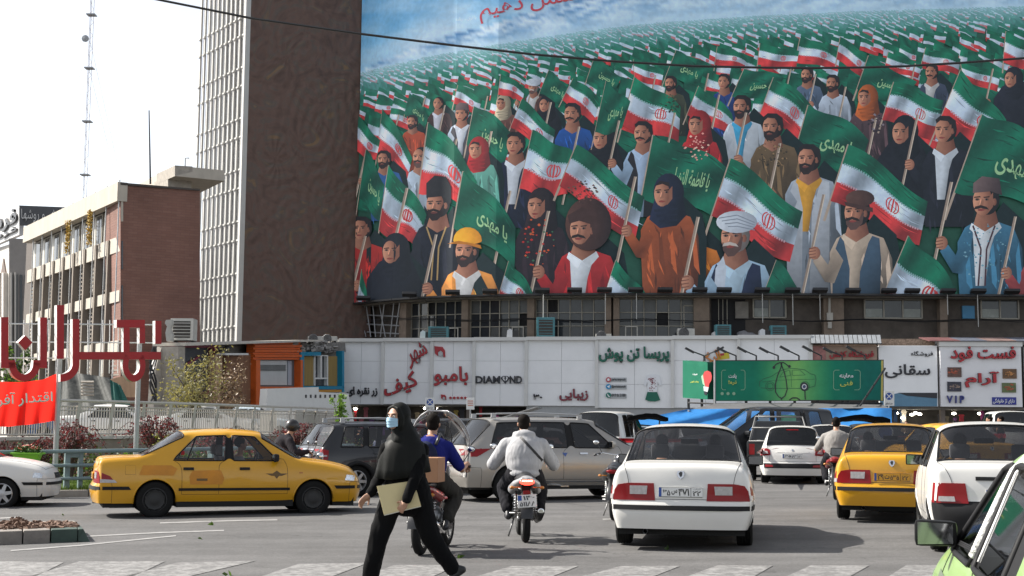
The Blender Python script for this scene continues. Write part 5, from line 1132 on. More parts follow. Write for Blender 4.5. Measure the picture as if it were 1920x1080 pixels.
MM = mat('mustard_curtain', (.28, .19, .06), .8, nz=(6, .2), streak=.1)
for q in ((559, 583), (610, 629.5)): mb = MB(); lbox(mb, *q, 668, 723.5, .1, .2); part('curtain', mb, MM, bs)
for q in ((583.5, 609.5, 666, 668), (583.5, 585.5, 668, 723), (607.5, 609.5, 668, 723), (595, 598, 668, 708), (585.5, 607.5, 708, 711)): mb = MB(); lbox(mb, *q, .15, .25); part('white_frame', mb, M_WHITE2, bs)
mb = MB(); lbox(mb, 585, 608, 668, 723, .05, .1); part('pane', mb, M_GLASSD, bs)
mb = MB(); lbox(mb, 553, 634, 641, 660, -.4, .6)
for v in mb.v: v += Vector((0, noise.noise(v * 1.5) * .5, noise.noise(v * 2) * .3))
part('rough_parapet', mb, mat('rubble_grey', (.20, .19, .18), .9, nz=(5, .5), bump=(7, .8, .1)), bs)
pp_ = thing('rubble_heap', 'loose rubble and broken sheets lying on the roof above the blue shop', 'rubble', LS.at(590, 655)); off = wloc(pp_)
mb = MB()
for k in range(90):
 p = LS.at(rnd.uniform(552, 632), rnd.uniform(640, 660), rnd.uniform(-.3, .7)); mb.obox(p, (rnd.uniform(.1, .5), rnd.uniform(.1, .4), rnd.uniform(.05, .2)), rnd.uniform(0, 3), rnd.uniform(-.5, .5), rnd.uniform(-.4, .4))
part('rubble', mb, mat('rubble_bits', (.27, .26, .25), .9, nz=(2, .6)), pp_)['kind'] = 'stuff'
for u, lab in ((592, 'left of two small white condensers above the blue shop'), (618, 'right of two small white condensers above the blue shop')):
 p = LS.at(u, 641, -.3); cooler(0, 1.1, .4, M_AC, lab, True, d=.5, loc=p)
p = LS.at(344, 641, .3); cooler(0, 1.35, 1.35, M_AC, 'large weathered white air cooler on the low shop roof beside the tower', d=1.1, loc=p)
t = thing('air_duct', 'bent pale sheet-metal duct beside the large white cooler', 'duct', LS.at(317, 641, .2)); mb = MB(); q = [LS.at(u, v, .3) for u, v in ((311, 600), (322, 599), (322, 606), (318, 616), (323, 628), (322, 640), (312, 640), (310, 624), (313, 612), (309, 606))]; mb.prism(q, (0, .5, 0)); part('duct_body', mb, M_AC, t)
mb = MB(); mb.ball(LS.at(334, 628, -2), (.9, .6, .55), 20, 10);
tag(mb.build('water_tank', mat('tank_dark', (.05, .06, .07), .5, nz=(2, .2)), smooth='all'), 'dark rounded water tank behind the white cooler on the low roof', 'water tank')
# pale wall behind the fence right end
PW = Plane(480, 80, 645, 86, 740)
mb = MB(); poly_on(mb, PW, [(488, 729), (584, 726), (584, 735), (640, 738), (650, 790), (484, 790)], -.6, .6);
tw_ = thing('low_white_wall', 'low white painted kiosk wall behind the right end of the fence', 'wall', PW.at(560, 830)); part('wall', mb, M_WHITE2, tw_)
for k in range(8): mb = MB(); rect_on(mb, PW, 572 + 9 * k, 740, 575 + 9 * k, 746, 0, .02); part('vent_slot', mb, M_BLK, tw_)
# dark tent and heap behind the fence
tn = thing('dark_tent', 'dark draped tent with a teal side beneath the giant red letters', 'tent', (P(190, 830, 62).x, 62, 0))
drape('tent_cloth', ([(0, 108), (.5, 148), (1, 205)], [(0, 706), (.5, 700), (1, 708)]), ([(0, 104), (1, 262)], [(0, 800), (1, 800)]), 64, 60, mat('tent_black', (.035, .038, .035), .8, nz=(2, .3), bump=(3, .5, .1)), 20, 8, .3, 3, parent=tn)
drape('tent_side', ([(0, 206), (1, 226)], [(0, 712), (1, 722)]), ([(0, 212), (1, 262)], [(0, 800), (1, 800)]), 59.8, 59.5, mat('tent_teal', (.01, .09, .075), .7, nz=(2, .2)), 8, 6, .1, 2, parent=tn)
mb = MB();
for k in range(5): mb.tube([P(152, 716 + 6 * k, 59), P(176, 716 + 6 * k, 59)], .05, 4)
part('slat_panel', mb, M_CONC, tn)
mb = MB(); poly_on(mb, Plane(200, 66, 262, 66), [(206, 712), (252, 700), (262, 745), (232, 745)], 0, .2); part('board', mb, MT2, tn)
# ---------------------------------------------------------------- left plaza edge
WB = Bend([(-260, 36), (-60, 38), (110, 43), (260, 47), (400, 52), (480, 56), (560, 60), (630, 66)], v=810)
def wz(s): p = WB.w(s, 0); return g(p.x)
LWB = WB.s[-1]
pw = thing('plaza_wall', 'low stone clad retaining wall with a pale coping along the plaza edge', 'wall', (-14, 45, 0))
M_CLAD = mat('wall_cladding', (.27, .225, .18), .8, nz=(2, .2), bump=(12, .2)); M_COP = mat('coping', (.52, .49, .45), .75, nz=(3, .12))
CH = 1.28
n = int(LWB / 1.1);
for k in range(n):
 a, b = LWB * k / n, LWB * (k + 1) / n; z = wz(a)
 mb = MB(); WB.box(mb, a + .012, b - .012, z - .1, z + CH - .1, -.25, rnd.uniform(-.012, .012)); part('cladding_slab', mb, M_CLAD, pw)
 if k % 2 == 0: mb = MB(); WB.box(mb, a + .01, LWB * min(n, k + 2) / n - .01, z + CH - .1, z + CH, -.35, .07); part('coping_stone', mb, M_COP, pw)
mb = MB(); WB.box(mb, 0, LWB, -.9, .9, -.3, -.26); part('backing', mb, M_CLAD, pw)
pv = []
for k in range(0, 41): p = WB.w(LWB * k / 40, 0, -.3); pv.append((p.x, p.y))
# raised plaza floor
mb = MB(); q = [WB.w(LWB * k / 20, 0, -.3) for k in range(21)]; mb.add([(p.x, p.y, g(p.x) + 1.0) for p in q] + [(p.x - 2, 75, g(p.x) + 1.0) for p in q], [(i, i + 1, 22 + i, 21 + i) for i in range(20)]); tag(mb.build('plaza_floor', M_CONC), kind='structure')
M_FEN = mat('fence_paint', (.50, .47, .43), .5, nz=(5, .1))
fe = thing('railing', 'long pale metal railing with close balusters standing on the plaza wall', 'fence', (-14, 45, 0))
np_ = int(LWB / 1.75)
for k in range(np_ + 1):
 s = LWB * k / np_; z = wz(s) + CH; mb = MB()
 a = [WB.w(s - .07, z, -.1), WB.w(s + .07, z, -.1)]; b = [WB.w(s - .07, z + 1.05, .06), WB.w(s + .07, z + 1.05, .06)]
 th = Vector((0, .12, 0)); mb.hexa([a[0], a[1], a[1] + th, a[0] + th], [b[0], b[1], b[1] + th, b[0] + th]); part('post', mb, M_FEN, fe)
for h_, r in ((1.10, .055), (.92, .03), (.80, .022), (.06, .03)):
 mb = MB(); mb.tube([WB.w(s, wz(s) + CH + h_, .02 if h_ > 1 else -.02) for s in [LWB * k / 40 for k in range(41)]], r, 6); part('rail', mb, M_FEN, fe)
solid = WB.uv2sz(555, 780)[0]
bal = MB(); bal.tube([(0, 0, 0), (0, 0, .84)], .02, 5); balme = bal.mesh('baluster'); balme.materials.append(M_FEN)
nb = 0; s = .1; ss = []
while s < solid: ss.append(s); s += .145 if s > WB.uv2sz(-20, 780)[0] else .4
for s in ss[-298:]:
 p = WB.w(s, wz(s) + CH + .07, -.02); o = link('baluster', balme, fe); o.location = p - fe.location
s = solid
while s < LWB: mb = MB(); WB.box(mb, s, s + .5, wz(s) + CH + .05, wz(s) + CH + .98, -.05, -.02); part('solid_panel', mb, mat('panel_beige', (.42, .39, .35), .6, nz=(4, .1)), fe); s += .52
s0, _ = WB.uv2sz(532, 780); mb = MB(); WB.box(mb, s0 - .35, s0 + .35, wz(s0) + CH - .1, wz(s0) + CH + .95, -.9, -.5); tag(part('utility_cabinet', mb, mat('cabinet_grey', (.3, .3, .27), .5, nz=(3, .1)), None), 'grey utility cabinet just behind the railing left of the solid panels', 'cabinet')
# pavement strip, grass, kerb, guard rail
RB = Bend([(-300, 27.5), (0, 30), (200, 31), (400, 33), (560, 35.5), (680, 38.5)], v=860)
LR = RB.s[-1]
lawn = bpy.data.materials.new('lawn'); lawn.use_nodes = True
def lawnn():
 t = lawn.node_tree; b = t.nodes['Principled BSDF']; n = t.nodes.new('ShaderNodeTexNoise'); n.inputs['Scale'].default_value = 3; n.inputs['Detail'].default_value = 8; tc = t.nodes.new('ShaderNodeTexCoord'); t.links.new(tc.outputs['Object'], n.inputs[0])
 r = t.nodes.new('ShaderNodeValToRGB'); e = r.color_ramp.elements; e[0].position = .3; e[0].color = (.03, .055, .008, 1); e[1].position = .7; e[1].color = (.13, .19, .02, 1); t.links.new(n.outputs[0], r.inputs[0]); t.links.new(r.outputs[0], b.inputs['Base Color']); b.inputs['Roughness'].default_value = .8
lawnn()
mb = MB(); q = [RB.w(LR * k / 24, 0, -.18) for k in range(25)]; q2 = [WB.w(LWB * k / 24, 0, .02) for k in range(25)]
mb.add([(p.x, p.y, g(p.x) + .13) for p in q] + [(p.x, p.y, g(p.x) + .16) for p in q2], [(i, i + 1, 26 + i, 25 + i) for i in range(24)]); tag(mb.build('lawn_ground', lawn), kind='structure')
kb = thing('kerb', 'grey concrete kerb along the lawn behind the taxi, one block painted dark green', 'kerb', (-10, 31, 0))
n = int(LR / 1.0)
for k in range(n):
 a, b = LR * k / n, LR * (k + 1) / n; p = RB.w(a, 0); z = g(p.x); mb = MB(); RB.box(mb, a + .008, b - .008, z - .05, z + .16, -.18, .0);
 o = part('kerb_stone', mb, mat('kerb_green', (.035, .06, .048), .7, nz=(6, .3)) if k % 4 == 2 else M_CONC, kb, bevel=.015)
rg = random.Random(21); mb = MB()
for k in range(26000):
 t = rg.random(); s = LR * (t * .93 + .03); d = rg.uniform(.22, 5.5) if rg.random() < .75 else rg.uniform(.22, 1.2); p = RB.w(s, 0, -d); p.z = g(p.x) + .13; a = rg.uniform(0, 6.28); h_ = rg.uniform(.05, .13); w_ = .018
 mb.add([p + Vector((w_ * cos(a), w_ * sin(a), 0)), p - Vector((w_ * cos(a), w_ * sin(a), 0)), p + Vector((rg.gauss(0, .03), rg.gauss(0, .03), h_))], [(0, 1, 2)])
tag(mb.build('grass', mat('grass_blades', (.15, .22, .025), .6, nz=(2, .35))), 'short bright green grass on the strip behind the kerb', 'grass', kind='stuff')
M_GR = mat('guard_rail_paint', (.15, .21, .215), .4, nz=(4, .12))
gr = thing('guard_rail', 'pale blue-green tubular guard rail with wide posts in front of the lawn', 'guard rail', (-10, 31, 0))
for h_, r in ((.86, .045), (.55, .04), (.26, .04)):
 mb = MB(); mb.tube([RB.w(LR * k / 30, g(RB.w(LR * k / 30, 0).x) + .13 + h_, -.3) for k in range(31)], r, 10); part('rail', mb, M_GR, gr, smooth='all')
k = .9
while k < LR:
 p = RB.w(k, 0, -.42); z = g(p.x) + .1; mb = MB(); RB.box(mb, k - .10, k + .02, z, z + .9, -.55, -.38); RB.box(mb, k + .2, k + .3, z, z + .9, -.55, -.38); RB.box(mb, k - .1, k + .3, z + .75, z + .9, -.56, -.39); part('post', mb, M_GR, gr, bevel=.02); k += 1.98
# planter on the rail
s, _ = RB.uv2sz(54, 850); p = RB.w(s, 0, -.12); z = g(p.x) + .60
pl = thing('hanging_planter', 'bright green plastic planter of red flowers hung on the guard rail', 'planter', (p.x, p.y, z))
mb = MB(); mb.hexa([(-.17, -.1, 0), (.17, -.1, 0), (.15, .12, 0), (-.15, .12, 0)], [(-.30, -.17, .36), (.30, -.17, .36), (.28, .17, .36), (-.28, .17, .36)]); mb.build('tub', mat('lime_plastic', (.16, .42, .02), .4, nz=(3, .1)), pl, bevel=.03)
mb = MB(); mb.box(-.32, .32, -.19, .19, .34, .38); mb.build('rim', mat('lime_plastic'), pl, bevel=.01)
def leafcloud(mb, n, fn, a0, a1, rr_=rg):
 for _ in range(n):
  c = fn(); a = rr_.uniform(a0, a1); n1 = Vector((rr_.gauss(0, 1), rr_.gauss(0, 1), rr_.gauss(0, .6))).normalized(); n2 = n1.orthogonal().normalized(); n2.rotate(Matrix.Rotation(rr_.uniform(0, 6), 3, n1))
  mb.add([c - n1 * a, c + n2 * a * .45, c + n1 * a, c - n2 * a * .45], [(0, 1, 2, 3)])
mb = MB(); leafcloud(mb, 260, lambda: Vector((rg.uniform(-.28, .28), rg.uniform(-.15, .15), .38 + abs(rg.gauss(0, .07)))), .03, .06); mb.build('leaves', mat('planter_leaf', (.06, .12, .03), .6), pl)['kind'] = 'stuff'
mb = MB(); leafcloud(mb, 90, lambda: Vector((rg.uniform(-.26, .26), rg.uniform(-.15, .15), .44 + abs(rg.gauss(0, .06)))), .025, .04); mb.build('flowers', mat('flower_red', (.45, .08, .05), .6), pl)['kind'] = 'stuff'
# maroon shrubs with drooping stems
M_MAR = mat('maroon_leaf', (.10, .028, .035), .6, nz=(5, .5)); M_STM = mat('stem_brown', (.06, .035, .03), .8); M_HED = mat('hedge_leaf', (.045, .085, .02), .6, nz=(4, .5)); M_DRY = mat('dry_leaf', (.16, .07, .03), .7, nz=(5, .4))
def shrub(u, Y, h_, r, lab, m=M_MAR, grp='maroon shrubs in front of the plaza wall', ns=22, nl=26, z0=0, lf=(.035, .07), nm='shrub', cat='shrub', droop=1, up=1):
 b = GY(u, Y); b.z += z0; t = thing(nm, lab, cat, b, 0, grp); st = MB(); lf_ = MB()
 for k in range(ns):
  a = rg.uniform(0, 6.28); e = rg.uniform(.25, 1) * r; hh = h_ * rg.uniform(.65, 1.05); pts = []
  for j in range(8):
   q = j / 7; x = e * (q ** 1.4); zz = hh * (sin(min(1, q * 1.25) * pi / 2)) - droop * hh * .55 * max(0, q - .62) ** 1.3 * 2; pts.append(Vector((x * cos(a) + rg.gauss(0, .02), x * sin(a) + rg.gauss(0, .02), zz)))
  st.tube(pts, [.014 * (1 - j / 9) + .004 for j in range(8)], 4, cap=False)
  for _ in range(nl):
   j = rg.uniform(2.2, 6.99); i = int(j); c = pts[i].lerp(pts[i + 1], j - i) + Vector((rg.gauss(0, .05), rg.gauss(0, .05), rg.gauss(0, .05) - .03))
   leafcloud(lf_, 1, lambda: c, *lf)
 st.build('stems', M_STM, t); o = lf_.build('leaves', m, t); o['kind'] = 'stuff'; return t
for u, Y, h_, r, lab, ns in ((75, 39, 1.35, .9, 'maroon shrub behind the red banner at the left edge', 20), (135, 38, 1.75, 1.15, 'tall maroon shrub left of the taxi, arching over the plaza wall', 34), (295, 41, 1.9, 1.35, 'broad maroon shrub with yellow sprigs above the taxi boot', 36), (415, 44, 1.55, 1.5, 'low wide maroon shrub above the taxi roof', 34), (560, 45, 1.75, 1.35, 'maroon shrub between the helmeted rider and the black car', 36), (482, 46, 1.3, .9, 'small maroon shrub just left of the helmeted rider', 20), (20, 38, 1.2, .8, 'low maroon shrub at the far left under the banner', 18)):
 shrub(u, Y, h_, r, lab, ns=ns)
shrub(310, 39.5, 1.3, .45, 'small yellow-green sapling in the middle of the broad maroon shrub', mat('yellow_leaf', (.30, .30, .04), .6), None, 12, 22, nm='sapling', droop=.2)
shrub(598, 44, .8, .8, 'light green leafy bush beside the black car roof', mat('light_leaf', (.12, .22, .04), .6, nz=(5, .4)), None, 30, 30, nm='bush', droop=.3)
# hedge mass along the wall foot
mb = MB(); mbd = MB()
for k in range(15000):
 s = rg.uniform(0, LWB * .97); p = WB.w(s, 0, rg.uniform(.3, 2.6)); z = g(p.x) + .15 + abs(rg.gauss(0, .22)) * (1.3 + noise.noise(Vector((s * .5, 0, 0)))); c = Vector((p.x, p.y, z)); leafcloud(mb if noise.noise(Vector((s * .35, p.y, 4))) > -.12 else mbd, 1, lambda: c, .04, .09)
tag(mb.build('hedge', M_HED), 'low dark green hedge along the foot of the plaza wall', 'hedge', kind='stuff'); tag(mbd.build('dry_hedge', M_DRY), 'brownish dry patches in the low hedge', 'hedge', kind='stuff')
# trees behind the fence
def tree(u, Y, h_, r, lab, m, nl=2600, nm='tree', zc=.55):
 b = GY(u, Y); b.z += 1.0; t = thing(nm, lab, 'tree', b); tr = MB(); pts = [Vector((0, 0, 0)), Vector((.05, 0, h_ * .3)), Vector((-.04, .05, h_ * .6)), Vector((.02, 0, h_ * .92))]; tr.tube(pts, [.08, .06, .04, .012], 7)
 lim = []
 for k in range(16):
  q = rg.uniform(.15, .85); a = rg.uniform(0, 6.28); s_ = Vector((0, 0, h_ * q)); e = s_ + Vector((cos(a), sin(a), rg.uniform(.5, 1.4))) * r * rg.uniform(.5, .95); tr.tube([s_, s_.lerp(e, .5) + Vector((0, 0, -.05)), e], [.03, .02, .008], 5); lim.append((s_, e))
 tr.build('trunk', M_STM, t); cr = MB()
 for _ in range(nl):
  s_, e = rg.choice(lim); q = rg.uniform(.25, 1.1); c = s_.lerp(e, q) + Vector((rg.gauss(0, 1), rg.gauss(0, 1), rg.gauss(0, 1))) * r * .17; leafcloud(cr, 1, lambda: c, .045, .10)
 o = cr.build('crown', m, t); o['kind'] = 'stuff'; return t
M_OLV = mat('olive_leaf', (.17, .16, .07), .55, nz=(2, .5));
tree(362, 60, 3.1, 1.35, 'sparse olive-leaved tree before the maroon framed sign', M_OLV, 2600)
tree(412, 62, 2.9, 1.2, 'sparse olive-leaved tree with reddish tips before the brown timber shop', mat('olive_red_leaf', (.20, .13, .07), .55, nz=(2, .5)), 1800)
shrub(634, 62, 2.9, .5, 'thin light green sapling at the right end of the fence', mat('light_leaf'), None, 12, 40, nm='sapling', droop=.2, lf=(.06, .11))
shrub(18, 60, 5.0, 1.3, 'dark green tree between the giant red letters at far left', M_HED, None, 40, 40, nm='tree', cat='tree', droop=.2, lf=(.07, .14))
shrub(42, 58, 3.6, 1.0, 'smaller green tree under the diamond dot of the red letters', M_HED, None, 30, 34, nm='tree', cat='tree', droop=.2, lf=(.07, .14))
# giant red letters on posts
TP = Plane(-40, 33.5, 300, 36.6, 640)
M_RED = mat('glossy_red', (.34, .003, .006), .35, coat=.1, spec=.3, nz=(2, .12)); M_LS = mat('letter_side_white', (.62, .62, .60), .4, metal=.2, nz=(3, .15))
def Zc(x, y): return (x / 4.32, 520 + y / 4.32)
def arcp(cx, cy, rx, ry, a0, a1, n=14): return [Zc(cx + rx * cos(radians(a0 + (a1 - a0) * k / n)), cy + ry * sin(radians(a0 + (a1 - a0) * k / n))) for k in range(n + 1)]
sign = thing('city_name_sign', 'giant glossy red three-dimensional Persian letters on grey posts above the plaza', 'sign', TP.at(150, 830))
def big_letter(name, polys, hole=None):
 mb = MB()
 for pl_ in polys: mb.prism([TP.at(*q_) for q_ in pl_], -TP.n * .15)
 o = part(name, mb, M_LS, sign)
 mb = MB()
 for pl_ in polys: poly_on(mb, TP, pl_, .004, .012)
 part('red_face', mb, M_RED, o);
 # the face is a sub-part: keep it in place
 f = o.children[0]; f.location = (0, 0, 0)
R = lambda x0, y0, x1, y1: [Zc(x0, y0), Zc(x1, y0), Zc(x1, y1), Zc(x0, y1)]
def ring(cx, cy, rx, ry, ix, iy, a0, a1, n=16):
 o = arcp(cx, cy, rx, ry, a0, a1, n); i_ = arcp(cx, cy, ix, iy, a0, a1, n); return [[o[k], o[k + 1], i_[k + 1], i_[k]] for k in range(n)]
off_w = wloc(sign)
def part_face_fix(): pass
_part = part
def part(name, mb, m, parent, **k):
 off = wloc(parent) if parent is not None else Vector((0, 0, 0)); mb.v = [v - off for v in mb.v]; return link(name, mb.mesh(name, **k), parent, m)
big_letter('letter_nun', [R(8, 322, 68, 735), R(325, 325, 380, 735)] + ring(197, 690, 128, 152, 72, 96, 180, 0) + [R(66, 670, 120, 735), R(270, 670, 326, 735)])
big_letter('letter_dot', [[Zc(204, 470), Zc(262, 528), Zc(204, 592), Zc(146, 528)]])
big_letter('letter_alef', [R(460, 225, 517, 660)])
big_letter('letter_re', [R(588, 338, 642, 700)] + ring(490, 700, 152, 146, 98, 84, 0, 90))
big_letter('letter_bar', [R(642.5, 604, 1303, 666)])
big_letter('letter_he', [R(945, 344, 1172, 408), R(1130, 408.5, 1174, 535), R(1000, 408.5, 1048, 603.5)] + ring(1085, 712, 92, 134, 48, 78, -40, 220, 24))
big_letter('letter_te', [R(1257, 352, 1306, 540)])
M_WIRE = mat('white_wire', (.6, .6, .6), .5)
for v in (607, 610, 641, 671):
 if v == 610: continue
 mb = MB(); mb.tube([TP.at(14, v, -.4), TP.at(298, v + 2, -.4)], .018, 5); part('wire', mb, M_WIRE, sign)
for u in (45, 60, 92, 128, 165, 193, 206, 213, 222): mb = MB(); mb.tube([TP.at(u, 600, -.42), TP.at(u - 1, 700, -.42)], .012, 4); part('wire', mb, M_WIRE, sign)
for u, vt in ((112, 672), (262, 640)):
 p = TP.at(u, vt, -.6); mb = MB(); mb.tube([(p.x, p.y, g(p.x)), p], .065, 10); part('post', mb, M_STEEL, sign)
p = TP.at(-45, 640, -.6); mb = MB(); mb.tube([(p.x, p.y, g(p.x)), p], .09, 10); part('post', mb, M_STEEL, sign)
# red banner
BP = Plane(-40, 34.4, 113, 35.6, 740)
vs, fs = [], []
nx, ny = 36, 16
for j in range(ny + 1):
 for i in range(nx + 1):
  a = i / nx; b = j / ny; u = -46 + a * 157; vt = itp([(-46, 716), (0, 716), (40, 716.5), (80, 712), (112, 698)], u); vb = itp([(-46, 800), (20, 800), (70, 795), (104, 789)], u); p = BP.at(u - (b * 4), vt + (vb - vt) * b, .06 * sin(a * 31 + b * 2) * (.3 + b) + .05 * sin(a * 11)); vs.append(p)
for j in range(ny):
 for i in range(nx): q = j * (nx + 1) + i; fs.append((q, q + 1, q + nx + 2, q + nx + 1))
bn = thing('red_banner', 'bright red cloth banner with white handwriting tied below the red letters', 'banner', BP.at(30, 830)); mb = MB(); mb.add(vs, fs); part('cloth', mb, mat('banner_red', (.85, .02, .015), .7, nz=(3, .08)), bn, smooth='all')
def through(m, c, f):
 t = m.node_tree; b = t.nodes['Principled BSDF']; o = [n for n in t.nodes if n.type == 'OUTPUT_MATERIAL'][0]; tr = t.nodes.new('ShaderNodeBsdfTranslucent'); tr.inputs[0].default_value = (*c, 1); x = t.nodes.new('ShaderNodeMixShader'); x.inputs[0].default_value = f
 t.links.new(b.outputs[0], x.inputs[1]); t.links.new(tr.outputs[0], x.inputs[2]); t.links.new(x.outputs[0], o.inputs[0])
through(MATS['banner_red'], (.9, .03, .02), .5); [through(m_, c_, .4) for m_, c_ in ((M_HED, (.10, .18, .02)), (M_OLV, (.25, .22, .06)), (MATS['light_leaf'], (.2, .35, .04)), (M_MAR, (.16, .03, .03)))]
mb = MB(); text_on(mb, BP, fa('اقتدار آفرین'), 0, 0, 0, 0, .19, .01, .0, rot=[(-34, 740), (99, 732), (99, 758), (-34, 768)]); part('green_edge_lettering', mb, mat('mint_paint', (.15, .4, .3), .6), bn)
mb = MB(); text_on(mb, BP, fa('اقتدار آفرین'), 0, 0, 0, 0, .21, .01, .0, rot=[(-35, 739), (98, 731), (98, 757), (-35, 767)]); part('white_lettering', mb, M_SW, bn)
# stuff behind the railing: parked cars' roofs come later
# island with soil at lower left
isl = thing('traffic_island', 'concrete kerb nose of a small island heaped with brown soil', 'traffic island', G(60, 1010))
A = [G(-120, 1026), G(146, 1016), G(139, 999), G(-120, 1003)]
hh = .17
for k in range(5):
 a, b = k / 5, (k + 1) / 5; p = [A[0].lerp(A[1], a), A[0].lerp(A[1], b), A[3].lerp(A[2], b), A[3].lerp(A[2], a)]; p = [v - Vector((0, 0, 0)) for v in p]
 mb = MB(); f = [p[0], p[1], p[1].lerp(p[2], .22), p[0].lerp(p[3], .22)]; mb.hexa([(v.x + (.008 if i in (0, 3) else -.008), v.y, g(v.x) - .02) for i, v in enumerate(f)], [(v.x + (.008 if i in (0, 3) else -.008), v.y, g(v.x) + hh) for i, v in enumerate(f)]); part('kerb_stone', mb, mat('kerb_dusty', (.20, .18, .16), .85, nz=(5, .3), bump=(20, .3)) if k < 4 else mat('kerb_green'), isl, bevel=.015)
 mb = MB(); f = [p[3].lerp(p[0], .18), p[2].lerp(p[1], .18), p[2], p[3]]; mb.hexa([(v.x, v.y, g(v.x) - .02) for v in f], [(v.x, v.y, g(v.x) + hh) for v in f]); part('kerb_stone', mb, M_CONC, isl, bevel=.015)
f = [A[1].lerp(A[2], .24), A[1] + Vector((.02, 0, 0)), A[2] + Vector((.02, 0, 0)), A[2]]
mb = MB(); a, b = A[1], A[2]; mb.hexa([(a.x, a.y, g(a.x)), (a.x + .16, a.y, g(a.x)), (b.x + .1, b.y, g(b.x)), (b.x, b.y, g(b.x))], [(a.x, a.y, g(a.x) + hh - .005), (a.x + .05, a.y + .05, g(a.x) + hh - .005), (b.x + .02, b.y, g(b.x) + hh - .005), (b.x, b.y, g(b.x) + hh - .005)]); part('end_stone', mb, mat('kerb_green'), isl, bevel=.012)
mb = MB(); mid = [A[0].lerp(A[3], .22), A[1].lerp(A[2], .22), A[1].lerp(A[2], .8), A[0].lerp(A[3], .8)]; mb.add([(v.x, v.y, g(v.x) + .14) for v in mid], [(0, 1, 2, 3)])
part('soil_bed', mb, mat('soil', (.14, .075, .045), .9, nz=(12, .5), bump=(14, .8, .05)), isl)
mb = MB()
for k in range(700):
 a = rg.random(); b = rg.uniform(.15, .85); v = A[0].lerp(A[1], a).lerp(A[3].lerp(A[2], a), b); hp = .02 + .15 * exp(-((a - .56) / .08) ** 2) * exp(-((b - .5) / .35) ** 2) + .02 * exp(-((a - .8) / .15) ** 2); mb.obox((v.x, v.y, g(v.x) + .15 + rg.random() * hp * .8), [rg.uniform(.015, .06)] * 3, rg.uniform(0, 3), rg.uniform(0, 3))
part('soil_clods', mb, mat('soil_clod', (.13, .075, .05), .9, nz=(9, .4)), isl)['kind'] = 'stuff'
# litter leaves on the road
mb = MB()
for u, v in ((372, 1012), (118, 967), (427, 1080), (860, 1047), (1255, 1032), (395, 985)): p = G(u, v); p.z += .02; leafcloud(mb, 2, lambda: p + Vector((rg.gauss(0, .02), rg.gauss(0, .02), 0)), .03, .06)
tag(mb.build('fallen_leaves', M_HED), 'a few green leaves fallen on the grey road', 'leaves', kind='stuff')
# overhead cable
mb = MB(); pts = [(-200, -85), (100, -32), (290, -2), (470, 34), (680, 64), (850, 85), (1000, 102), (1150, 115), (1300, 124), (1440, 127), (1530, 127.5), (1620, 126.5), (1700, 124), (1800, 118), (1920, 109), (2100, 92), (2400, 52)]
mb.tube([P(u, v, 38) for u, v in pts], .034, 6); tag(mb.build('overhead_cable', M_BLK), 'black cable sagging across the sky, tower and flag billboard', 'cable')
# ---------------------------------------------------------------- vehicles
_part = None
def part(name, mb, m, parent, **k):
 off = wloc(parent) if parent is not None else Vector((0, 0, 0)); mb.v = [v - off for v in mb.v]; return link(name, mb.mesh(name, **k), parent, m)
def paint(name, c=(.5, .5, .5), flake=0, rough=.35): return mat(name, c, rough, metal=flake, coat=.55, spec=.4, nz=(1.5, .05))
M_TYRE = mat('tyre_rubber', (.010, .010, .010), .85, spec=.2, nz=(20, .2)); M_RIM = mat('alloy_rim', (.42, .42, .43), .35, metal=.6, nz=(6, .1)); M_RIMD = mat('dark_steel_rim', (.016, .016, .016), .6, nz=(9, .3))
M_TRIM = mat('black_trim', (.010, .010, .011), .6, spec=.25, nz=(9, .2)); M_UND = mat('underbody', (.01, .01, .01), .9); M_CHR = mat('chrome', (.7, .7, .7), .12, metal=1.0); M_SEAT = mat('seat_cloth', (.06, .06, .065), .9, nz=(8, .3)); M_SEATL = mat('seat_pale', (.25, .24, .22), .9, nz=(8, .3))
M_TL = mat('tail_lamp_red', (.22, .003, .006), .3, coat=.15, spec=.3); M_TLW = mat('lamp_clear', (.38, .36, .36), .2, coat=.3, nz=(30, .2)); M_TLB = mat('lamp_brake_lit', (.8, .02, .02), .2, emit=((1, .05, .03), 2.5)); M_HL = mat('headlamp', (.5, .52, .55), .08, metal=.6, nz=(25, .4))
GL_L = glass('car_glass', .92, .8); GL_D = glass('car_glass_tinted', .30, .8); GL_M = glass('car_glass_mid', .86, .8)
